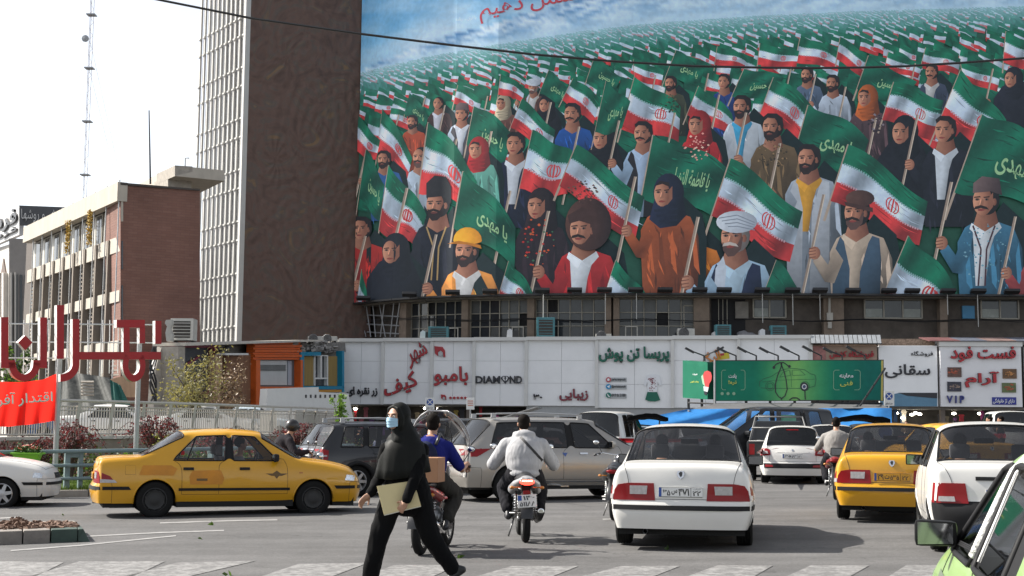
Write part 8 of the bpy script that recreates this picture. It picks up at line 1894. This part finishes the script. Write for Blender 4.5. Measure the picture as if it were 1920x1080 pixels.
mb = MB(); q2 = [p + n_ * .006 for p in [V(-.262, -.195, .922), V(.06, -.147, .97), V(.137, -.165, .742), V(-.19, -.232, .662)]]; mb.prism(q2, n_ * .003); mb.build('papers', mat('paper_white', (.7, .68, .6), .8), fo)
def occupant(car, x, y, lab, top=M_BLC, skin=SKIN2, yaw=-90, sc_=1.0, scarf=False):
 """a seated driver or passenger seen through the glass"""
 M_ = Matrix.Rotation(car.t.rotation_euler.z, 3, 'Z'); base = car.t.location + M_ @ V(x, y, .50)
 t = thing('person', lab, 'person', base, car.t.rotation_euler.z); B = Matrix.Rotation(radians(yaw), 3, 'Z')
 f = Flesh(); head(f, V(.02, 0, .72), B); f.cap(V(0, 0, .50), .055, V(.01, 0, .64), .05); f.chain([V(0, 0, .05), V(-.04, 0, .42)], [.13, .13]); f.cap(V(0, .17, .42), .05, V(.18, .2, .2), .04); f.cap(V(0, -.17, .42), .05, V(.18, -.2, .2), .04); f.cap(V(.18, .2, .2), .036, V(.38, .12, .36), .03); f.cap(V(0, .09, .05), .08, V(.42, .1, .08), .06); f.cap(V(0, -.09, .05), .08, V(.42, -.1, .08), .06); link('body', f.mesh(.015, 2), t, skin)
 f = Flesh(); f.ell(V(-.02, 0, .22), (.13, .2, .24)); f.ell(V(-.03, 0, .42), (.12, .21, .10)); f.cap(V(0, .17, .42), .07, V(.18, .2, .2), .06); f.cap(V(0, -.17, .42), .07, V(.18, -.2, .2), .06); link('shirt', f.mesh(.02, 3, .006), t, top)
 f = Flesh(); f.ell(V(-.01, 0, .76), (.105, .088, .098));
 if scarf: f.ell(V(-.02, 0, .66), (.10, .10, .13)); f.ell(V(-.01, 0, .5), (.14, .2, .1))
 link('headscarf' if scarf else 'hair', f.mesh(.012, 3), t, M_HIJ if scarf else M_HAIR)
 return t
occupant(pars, 2.45, .36, 'driver of the nearest white saloon seen through the rear glass'); occupant(pars, 2.45, -.36, 'passenger in a dark headscarf in the nearest white saloon', scarf=True)
occupant(taxi1, 2.5, .34, 'driver of the yellow taxi at left looking ahead', cloth('grey_shirt', (.2, .2, .2))); occupant(taxi2, 2.45, .36, 'driver of the yellow taxi seen from behind'); occupant(pride, 2.1, .32, 'driver of the white small car at the right edge, dark hair'); occupant(small, 2.15, .34, 'driver of the small white hatchback')
occupant(silv, 2.6, .36, 'driver of the silver sport utility vehicle', cloth('grey_shirt'))
# motorcycles ------------------------------------------------------
M_RBK = mat('plastic_black', (.02, .02, .022), .35, nz=(9, .2)); M_ENG = mat('engine_metal', (.22, .22, .22), .4, metal=.7, nz=(15, .4)); M_GRY = mat('cowl_grey', (.30, .30, .31), .35, coat=.4)
def moto(lab, loc, rz, colr=M_GRY, scooter=False, screen=False, plate=None, lit=False, group=None, st=0):
 t = thing('motorcycle', lab, 'motorcycle', (loc[0], loc[1], g(loc[0])), rz, group); r = .29; W_ = .10
 for x, ww in ((0, W_), (1.27, .085)):
  h = bpy.data.objects.new('wheel', None); col.objects.link(h); h.parent = t; h.location = (x, 0, r)
  m = MB(); pr_ = [(r * .72, -ww / 2), (r * .86, -ww / 2), (r * .96, -ww * .36), (r, -ww * .12), (r, ww * .12), (r * .96, ww * .36), (r * .86, ww / 2), (r * .72, ww / 2), (r * .72, -ww / 2)]; m.lathe(pr_, axis='Y', n=40); link('tyre', m.mesh('t', smooth='all'), h, M_TYRE)
  m = MB(); m.lathe([(r * .73, -ww * .4), (r * .66, -ww * .3), (r * .66, ww * .3), (r * .73, ww * .4)], axis='Y', n=32); m.lathe([(0, -.05), (.05, -.045), (.05, .045), (0, .05)], axis='Y', n=14)
  for k in range(6): a = pi * k / 3; m.tube([(.04 * cos(a), 0, .04 * sin(a)), (r * .67 * cos(a), 0, r * .67 * sin(a))], .014, 6)
  link('rim', m.mesh('r', smooth=True), h, M_ENG)
 def add(n, m, ma, parent=t, **k): return link(n, m.mesh(n, **k), parent, ma)
 # rear mudguard over the tyre
 m = MB(); n0 = 0; vs = []
 for k in range(13):
  a = radians(55 + 150 * k / 12 - 30); rr = r + .035;
  for y in (-.075, -.06, .06, .075): vs.append((rr * cos(a), y, r + rr * sin(a) - (.015 if abs(y) > .07 else 0)))
 m.add(vs, [(4 * k + j, 4 * k + j + 1, 4 * k + j + 5, 4 * k + j + 4) for k in range(12) for j in range(3)]); add('rear_mudguard', m, M_RBK, smooth='all')
 m = MB(); m.hexa([(-.28, -.05, .42), (-.10, -.06, .58), (-.10, .06, .58), (-.28, .05, .42)], [(-.26, -.05, .46), (-.06, -.06, .74), (-.06, .06, .74), (-.26, .05, .46)]); add('plate_bracket', m, M_RBK, bevel=.01)
 m = MB()
 for s_ in (-1, 1): m.tube([(0, s_ * .085, r), (.45, s_ * .09, .36)], .02, 8); m.tube([(.02, s_ * .12, r + .02), (.14, s_ * .12, .66)], .016, 8)
 add('swingarm_and_shocks', m, M_ENG, smooth='all')
 m = MB()
 for s_ in (-1, 1):
  for k in range(7): c = Vector((.04 + .012 * k, s_ * .12, .40 + .033 * k)); m.tube([c + Vector((.028 * cos(a), .028 * sin(a), 0)) for a in [2 * pi * q / 10 for q in range(10)]], .006, 4, closed=True)
 add('shock_spring', m, M_CHR, smooth='all')
 # seat, tail, tank
 f = Flesh(); f.cap((-.12, 0, .80), .07, (.25, 0, .79), .12); f.cap((.25, 0, .78), .12, (.55, 0, .76), .11); f.ell((.2, 0, .80), (.34, .14, .06)); add_ = link('seat', f.mesh(.015, 4), t, M_RBK)
 f = Flesh();
 for s_ in (-1, 1): f.chain([(-.26, s_ * .06, .80), (-.05, s_ * .13, .74), (.25, s_ * .15, .66)], [.03, .05, .07])
 f.ell((-.16, 0, .80), (.14, .09, .05)); link('tail_cowl', f.mesh(.014, 4), t, colr)
 m = MB(); m.ball((-.25, 0, .77), (.05, .095, .042), 20, 10); add('tail_lamp', m, M_TLB if lit else M_TL, smooth='all')
 if lit:
  m = MB()
  for k in range(6): m.ball((-.295, -.055 + .022 * k, .785), (.008, .008, .008), 8, 5)
  add('lit_diodes', m, mat('diode_lit', (1, .3, .2), .4, emit=((1, .25, .12), 14)))
  m = MB(); m.box(-.28, -.25, -.045, .045, .62, .66); add('reflector', m, M_TL)
 for s_ in (-1, 1):
  m = MB(); m.tube([(-.2, s_ * .08, .70), (-.22, s_ * .17, .70)], .009, 6); m.ball((-.24, s_ * .19, .70), (.035, .03, .022), 12, 8); add('indicator', m, mat('amber_lens', (.4, .15, .02), .2), smooth='all')
 f = Flesh(); f.ell((.72, 0, .82), (.24, .13, .11)); f.ell((.70, 0, .90), (.14, .10, .06)); link('tank', f.mesh(.015, 4), t, colr)
 f = Flesh(); f.ell((.52, 0, .42), (.17, .13, .13)); f.cap((.60, 0, .45), .08, (.72, 0, .62), .09); f.ell((.50, -.14, .36), (.10, .05, .10)); f.ell((.50, .14, .36), (.10, .05, .10)); link('engine', f.mesh(.014, 2), t, M_ENG)
 m = MB(); m.tube([(.68, -.06, .5), (.75, -.12, .32), (.4, -.17, .24), (.1, -.18, .30), (-.22, -.18, .40)], [.02, .022, .025, .045, .05], 12); add('exhaust', m, M_RBK if lit else M_CHR, smooth='all')
 m = MB(); m.lathe([(.0, -.225), (.03, -.225), (.042, -.222), (.045, -.2)], (0, -.18, .40), 'X', 14); add('exhaust_tip', m, M_CHR)
 # frame pegs fork bars
 m = MB(); m.tube([(1.27, -.07, r), (1.05, -.07, .85), (.98, -.07, .98)], .018, 8); m.tube([(1.27, .07, r), (1.05, .07, .85), (.98, .07, .98)], .018, 8); m.tube([(.4, -.22, .30), (.4, .22, .30)], .014, 8); m.tube([(.12, -.2, .36), (.12, .2, .36)], .012, 8); m.tube([(.4, .12, .30), (.35, .2, .05)], .012, 6); m.tube([(.98, 0, .95), (.4, 0, .7), (.3, 0, .35)], .022, 8); add('frame', m, M_ENG, smooth='all')
 m = MB(); m.tube([(.80, -.36, 1.0), (.90, -.28, 1.03), (.97, -.1, 1.0), (.97, .1, 1.0), (.90, .28, 1.03), (.80, .36, 1.0)], .012, 8); add('handlebar', m, M_CHR, smooth='all')
 m = MB()
 for s_ in (-1, 1): m.tube([(.78, s_ * .40, .995), (.86, s_ * .31, 1.02)], .018, 8)
 add('grip', m, M_RBK, smooth='all')
 for s_ in (-1, 1):
  m = MB(); m.tube([(.88, s_ * .28, 1.03), (.92, s_ * .36, 1.17)], .006, 6); m.ball((.91, s_ * .38, 1.20), (.012, .055, .04), 14, 8); o = add('mirror', m, M_RBK, smooth='all')
  m = MB(); m.ball((.899, s_ * .38, 1.20), (.006, .048, .034), 14, 8); link('mirror_glass', m.mesh('g', smooth='all'), o, M_CHR)
 m = MB(); m.lathe([(0, .02), (.075, .0), (.085, -.05), (.05, -.12), (0, -.13)], (1.12, 0, .93), 'X', 18); add('headlamp', m, M_CHR, smooth='all'); m = MB(); m.box(1.0, 1.45, -.05, .05, .585, .60); add('front_mudguard', m, colr, bevel=.005)
 if screen:
  # big domed clear windshield with an oval reading hole rim
  vs = []; nu, nv = 18, 14
  for j in range(nv + 1):
   for i in range(nu + 1):
    a = -1.05 + 2.1 * i / nu; q = j / nv; w2 = .37 * sqrt(max(.03, 1 - (max(0, q - .5) / .53) ** 2)) - .06 * max(0, 1 - q / .55); vs.append((1.06 - .22 * (1 - cos(a)) - .22 * q + .06 * sin(q * 3), w2 * sin(a) / sin(1.05), .86 + .80 * q))
  m = MB(); m.add(vs, [(j * (nu + 1) + i, j * (nu + 1) + i + 1, (j + 1) * (nu + 1) + i + 1, (j + 1) * (nu + 1) + i) for j in range(nv) for i in range(nu)]); ws = add('windshield', m, glass('clear_screen', .88, .6, .03), smooth='all')
  rim = [vs[j * (nu + 1)] for j in range(nv + 1)] + [vs[nv * (nu + 1) + i] for i in range(nu + 1)] + [vs[j * (nu + 1) + nu] for j in range(nv, -1, -1)]; m = MB(); m.tube(rim, .011, 6); link('screen_rim', m.mesh('r', smooth='all'), ws, M_GRY)
  m = MB(); m.tube([(.86 - .02 * sin(a), .13 * cos(a) - .02, 1.34 + .17 * sin(a)) for a in [2 * pi * k / 24 for k in range(24)]], .009, 6, closed=True); link('oval_rim', m.mesh('r', smooth='all'), ws, M_RBK)
 if plate:
  m = MB(); m.box(-.004, .004, -.12, .12, -.08, .08); o = add('number_plate', m, M_SW, bevel=.003); o.location = (-.285, 0, .535); o.rotation_euler = (radians(-4), radians(12), 0); plate_text(o, .24, .16, None, plate)
 return t
def rider(lab, mo, top, trous, skin=SKIN2, hair=M_HAIR, hood=False, helmet=False, arm_out=.40, headyaw=0, fat=1.0, shoe=M_RBK, bare=False, lean=0, hz=0, vox=.011):
 t = thing('person', lab, 'person', mo.location.copy(), mo.rotation_euler.z); B = Matrix.Rotation(radians(-90 + headyaw), 3, 'Z')
 hc = V(.52 + lean, 0, 1.50 + hz); f = Flesh(); head(f, hc, B, 1.03); f.cap(V(.44 + lean, 0, 1.30 + hz), .062 * fat, V(.49 + lean, 0, 1.42 + hz), .056); f.chain([V(.28, 0, .88), V(.32, 0, 1.05), V(.42 + lean, 0, 1.24 + hz)], [.14, .13, .14]); f.cap(V(.42 + lean, -.17, 1.25 + hz), .055, V(.42 + lean, .17, 1.25 + hz), .055)
 arms = []
 for s_ in (-1, 1):
  sh, el, wr = V(.42 + lean, s_ * .20 * fat, 1.22 + hz), V(.50, s_ * arm_out, .97), V(.76, s_ * .37, 1.035); f.chain([sh, el, wr], [.05 * fat, .042, .027]); hand(f, wr, V(.55, s_ * -.08, -.35), V(.1, 0, -1), 1.0, .9, -s_); arms.append((sh, el, wr))
  hp, kn, an = V(.30, s_ * .11, .86), V(.72, s_ * .24, .66), V(.44, s_ * .20, .36); f.chain([hp, kn, an], [.09, .062, .042])
 link('body', f.mesh(.010, 2), t, skin)
 if not helmet: eyes(t, hc, B, 1.03)
 f = Flesh(); f.ell(V(.27, 0, .86), (.16, .18 * fat, .14))
 for s_ in (-1, 1): f.chain([V(.30, s_ * .12, .86), V(.72, s_ * .25, .66), V(.45, s_ * .21, .40)], [.115, .088, .072])
 link('trousers', f.mesh(.013, 4, .008, 9, 2), t, trous)
 f = Flesh(); f.ell(V(.30, 0, .98), (.17 * fat, .20 * fat, .20)); f.ell(V(.36, 0, 1.12 + hz * .5), (.17 * fat, .22 * fat, .20)); f.ell(V(.33 + lean * .5, 0, 1.06), (.185 * fat, .222 * fat, .30)); f.ell(V(.40 + lean, 0, 1.24 + hz), (.14, .23 * fat, .12)); f.ell(V(.28, 0, .86), (.16 * fat, .19 * fat, .09))
 for (sh, el, wr) in arms:
  if bare: f.chain([sh, sh.lerp(el, .85)], [.085, .068])
  else: f.chain([sh, el, wr + (el - wr) * .08], [.088 * fat, .074 * fat, .05])
 if hood: f.ell(V(.34 + lean, 0, 1.35 + hz), (.09, .135, .075)); f.ell(V(.30 + lean, 0, 1.28 + hz), (.07, .12, .09)); f.cap(V(.42 + lean, -.11, 1.36 + hz), .045, V(.42 + lean, .11, 1.36 + hz), .045)
 else: f.cap(V(.43 + lean, -.05, 1.33 + hz), .05, V(.43 + lean, .05, 1.33 + hz), .05)
 link('hoodie' if hood else 'shirt', f.mesh(vox, 14, .004, 11, 5), t, top)
 if helmet:
  f = Flesh(); f.ell(hc + V(-.01, 0, .025), (.135, .118, .128)); link('helmet', f.mesh(.012, 3), t, M_RBK); m = MB(); m.ball(hc + B @ V(0, .06, .0), (.09, .085, .055), 16, 10); link('visor', m.mesh('v', smooth='all'), t, mat('visor_dark', (.02, .02, .025), .08))
 else:
  f = Flesh(); f.ell(hc + B @ V(0, -.022, .045), (.083, .098, .086), B); f.ell(hc + B @ V(0, -.055, -.01), (.074, .058, .075), B); link('hair', f.mesh(.010, 2, .002, 40), t, hair)
 for s_ in (-1, 1): f = Flesh(); f.cap(V(.42, s_ * .20, .36), .045, V(.38, s_ * .2, .30), .045); f.cap(V(.38, s_ * .2, .30), .042, V(.58, s_ * .21, .30), .04); link('shoe', f.mesh(.012, 3), t, shoe)
 return t
c_ = G(985, 1017); m2 = moto('grey motorcycle with its tail lamp lit under the rider in the pale hoodie', c_, ang(93), M_GRY, plate=('۱۴۶', '۵۱۱۸۸'), lit=True)
r2 = rider('heavy motorcyclist in a pale grey hoodie with a strap across the back, seen from behind', m2, cloth('grey_hoodie', (.34, .34, .35)), cloth('dark_jeans', (.012, .012, .015)), hood=True, arm_out=.40, fat=1.13, vox=.010)
# strap across the back: laid on the hoodie
def strap(t, meshname, a, b, nrm, m, name='strap', w_=.022):
 o = [c for c in t.children if c.name.startswith(meshname)][0]; bm = bmesh.new(); bm.from_mesh(o.data); bv = BVHTree.FromBMesh(bm); bm.free(); pts = []
 for k in range(17):
  p = a.lerp(b, k / 16); h = bv.ray_cast(p - nrm * 1.2, nrm)
  if h[0] is not None: pts.append(h[0] - nrm * .008)
 mb = MB()
 for p, q in zip(pts, pts[1:]):
  d = (q - p).normalized(); s_ = d.cross(nrm).normalized() * w_; mb.hexa([p - s_, p + s_, q + s_, q - s_], [p - s_ - nrm * .006, p + s_ - nrm * .006, q + s_ - nrm * .006, q - s_ - nrm * .006])
 return link(name, mb.mesh('s'), t, m)
strap(r2, 'hoodie', V(.3, .06, 1.33), V(.3, -.27, .98), V(1, 0, 0), M_RBK, 'bag_strap', .016)
c_ = G(788, 1041); m1 = moto('red and chrome motorcycle with a large clear windshield behind the striding woman', c_, ang(79), paint('bike_red', (.20, .008, .008)), screen=True)
r1 = rider('motorcyclist in a blue shirt with a navy backpack, partly hidden by the striding woman', m1, cloth('blue_shirt', (.012, .016, .13)), cloth('grey_trousers', (.035, .033, .03)), headyaw=8, bare=True, arm_out=.36)
bp = thing('backpack', 'navy backpack worn by the motorcyclist in the blue shirt', 'backpack', m1.location.copy(), m1.rotation_euler.z); f = Flesh(); f.ell(V(.16, .0, 1.10), (.10, .15, .20)); f.ell(V(.14, 0, 1.0), (.11, .15, .12)); link('bag', f.mesh(.012, 4, .005), bp, cloth('navy_bag', (.015, .02, .05)))
mb = MB();
for s_ in (-1, 1): mb.tube([V(.22, s_ * .11, 1.26), V(.36, s_ * .13, 1.385), V(.52, s_ * .14, 1.30), V(.56, s_ * .14, 1.12)], .018, 8)
link('shoulder_strap', mb.mesh('s', smooth='all'), bp, M_RBK)
bx = thing('cardboard_box', 'brown cardboard box with a red side tied behind the blue-shirted rider', 'box', (m1.location.x, m1.location.y, m1.location.z), m1.rotation_euler.z)
mb = MB(); mb.box(-.26, .08, -.26, -.02, .84, 1.12); link('carton', mb.mesh('b', bevel=.008), bx, mat('cardboard', (.33, .17, .09), .8, nz=(5, .1))); mb = MB(); mb.box(-.27, .09, -.02, .03, .83, 1.13); link('red_side', mb.mesh('b', bevel=.005), bx, mat('box_red', (.30, .02, .02), .6))
# helmeted rider behind the taxi, man in grey t-shirt at right, part of another bike
c_ = GY(508, 27); m3 = moto('dark motorcycle mostly hidden behind the yellow taxi', (c_.x - .1, c_.y), ang(20), M_RBK); rider('motorcyclist in a black helmet and dark jacket behind the yellow taxi', m3, cloth('dark_jacket', (.02, .018, .022)), M_BLT, helmet=True, vox=.014)
c_ = G(1563, 912); c_ = GY(1566, 27.5); m4 = moto('motorcycle squeezed between the small hatchback and the second taxi', c_, ang(74), paint('bike_red')); rider('man in a grey t-shirt on a motorcycle seen from behind beside the second taxi', m4, cloth('grey_tshirt', (.22, .21, .20)), cloth('dark_jeans'), bare=True, fat=1.08, vox=.013)
m5 = moto('motorcycle mostly hidden ahead of the nearest white saloon', (1.62, 21.9), ang(80), M_RBK)
# three-wheeler canopies among the traffic
def canopy(u, v, Y, w_, d, lab, rzz=0, white=False):
 p = GY(u, Y); zc = P(u, v, Y).z; t = thing('scooter_canopy', lab, 'canopy', p); vs = []; n = 14
 for j in range(5):
  for i in range(n + 1): a = i / n; b = j / 4; vs.append((-w_ / 2 + w_ * a, -d / 2 + d * b, zc - p.z + .10 * sin(a * pi) - .04 * noise.noise(Vector((a * 5, b * 3, u))) - .10 * (1 - a) * b))
 m = MB(); m.add(vs, [(j * (n + 1) + i, j * (n + 1) + i + 1, (j + 1) * (n + 1) + i + 1, (j + 1) * (n + 1) + i) for j in range(4) for i in range(n)]); m.add([(x, y, z - .09) for x, y, z in vs], [(j * (n + 1) + i, j * (n + 1) + i + 1, (j + 1) * (n + 1) + i + 1, (j + 1) * (n + 1) + i) for j in range(4) for i in range(n)])
 m.add(vs[:n + 1] + [(x, y, z - .09) for x, y, z in vs[:n + 1]], [(i, i + 1, n + 2 + i, n + 1 + i) for i in range(n)]); m.build('cover', M_BLC, t, smooth='all')
 m = MB()
 for s_ in (-1, 1): m.tube([(s_ * w_ * .35, 0, zc - p.z), (s_ * w_ * .25, 0, .75)], .02, 6)
 m.build('strut', M_STEEL, t, smooth='all'); f = Flesh(); f.ell((0, .0, .62), (.28, .55, .2)); f.ell((0, -.3, .8), (.2, .25, .1)); link('scooter_body', f.mesh(.03, 3), t, M_RBK)
 m = MB(); m.lathe([(.0, -.05), (.2, -.05), (.25, -.03), (.25, .03), (.2, .05), (0, .05)], (0, -.45, .25), 'X', 20); m.build('wheel', M_TYRE, t); m = MB(); m.lathe([(.0, -.05), (.2, -.05), (.25, -.03), (.25, .03), (.2, .05), (0, .05)], (0, .65, .25), 'X', 20); m.build('wheel', M_TYRE, t)
 if white:
  m = MB(); m.ball((w_ * .45, -.1, zc - p.z - .28), (.26, .06, .2), 18, 10); o = m.build('white_shield', M_SW, t, smooth='all'); m = MB(); m.lathe([(0, -.075), (.13, -.072), (.15, -.06)], (w_ * .5, -.1, zc - p.z - .28), 'Y', 20); m.build('blue_emblem', M_BLU, t)
 return t
canopy(1212, 783, 34, .95, 1.1, 'black fabric canopy of a scooter left of the nearest white saloon'); canopy(1606, 786, 31, 1.2, 1.2, 'black curved canopy beside the man in the grey t-shirt', 0, True)
# standing people by the shops
def stander(u, Y, lab, top, trous, yaw=0, skin=SKIN2, scarf=False, s=1.0):
 p = GY(u, Y); t = thing('person', lab, 'person', p, radians(yaw)); B = Matrix.Rotation(0, 3, 'Z'); f = Flesh(); head(f, V(0, 0, 1.60), B); f.cap(V(0, 0, 1.40), .055, V(0, 0, 1.52), .05); f.chain([V(0, 0, .95), V(0, 0, 1.15), V(0, 0, 1.33)], [.12, .12, .14]); f.cap(V(-.17, 0, 1.37), .05, V(.17, 0, 1.37), .05)
 for q in (-1, 1): f.chain([V(q * .2, 0, 1.36), V(q * .25, -.02, 1.08), V(q * .24, .08, .86)], [.048, .038, .028]); hand(f, V(q * .24, .08, .86), V(0, .15, -1), V(-q, 0, 0), 1, .5, q); f.chain([V(q * .09, 0, .9), V(q * .1, .03 * q, .48), V(q * .1, -.04 * q, .08)], [.085, .058, .04])
 link('body', f.mesh(.016, 2), t, skin); f = Flesh(); f.ell(V(0, 0, 1.2), (.19, .125, .24)); f.ell(V(0, 0, 1.34), (.2, .11, .08)); f.ell(V(0, 0, 1.0), (.17, .13, .14))
 for q in (-1, 1): f.chain([V(q * .2, 0, 1.35), V(q * .25, -.02, 1.08), V(q * .24, .07, .90)], [.07, .055, .045])
 link('shirt', f.mesh(.018, 3, .006), t, top); f = Flesh(); f.ell(V(0, 0, .95), (.16, .12, .12))
 for q in (-1, 1): f.chain([V(q * .09, 0, .9), V(q * .1, .03 * q, .48), V(q * .1, -.04 * q, .10)], [.11, .08, .065])
 link('trousers', f.mesh(.018, 3, .006), t, trous); f = Flesh(); f.ell(V(0, -.02, 1.645), (.083, .098, .085)); f.ell(V(0, -.05, 1.59), (.075, .055, .075))
 if scarf: f.ell(V(0, -.02, 1.5), (.1, .1, .12)); f.ell(V(0, 0, 1.38), (.2, .13, .09))
 link('headscarf' if scarf else 'hair', f.mesh(.014, 3), t, M_HIJ if scarf else M_HAIR)
 for q in (-1, 1): f = Flesh(); f.cap(V(q * .1, -.05, .05), .045, V(q * .11, .14, .04), .04); link('shoe', f.mesh(.016, 2), t, M_RBK)
 return t
stander(1856, 44, 'man in a white shirt walking before the fast food shop, left of a pair', cloth('white_shirt', (.55, .55, .55)), M_BLT, 70); stander(1877, 45, 'dark-haired man in dark clothes walking just right of the white-shirted man', M_BLC, M_BLT, 70)
stander(742, 88, 'pedestrian in red in front of the left shop fronts', cloth('red_shirt', (.35, .04, .04)), M_BLT, 180); stander(1700, 86, 'pedestrian in tan standing under the bag shop sign', cloth('tan_shirt', (.3, .2, .12)), M_BLT, 160); stander(1790, 84, 'pedestrian in dark coat at the fast food door', M_BLC, M_BLT, 10, scarf=True); stander(1186, 60, 'man in brown by the left end of the blue tarpaulin', cloth('brown_shirt', (.2, .1, .06)), M_BLT, 150); stander(672, 90, 'woman in a black scarf by the leftmost shop front', M_BLC, M_BLT, 200, scarf=True)
bpy.data.scenes.remove(tmp_scene)
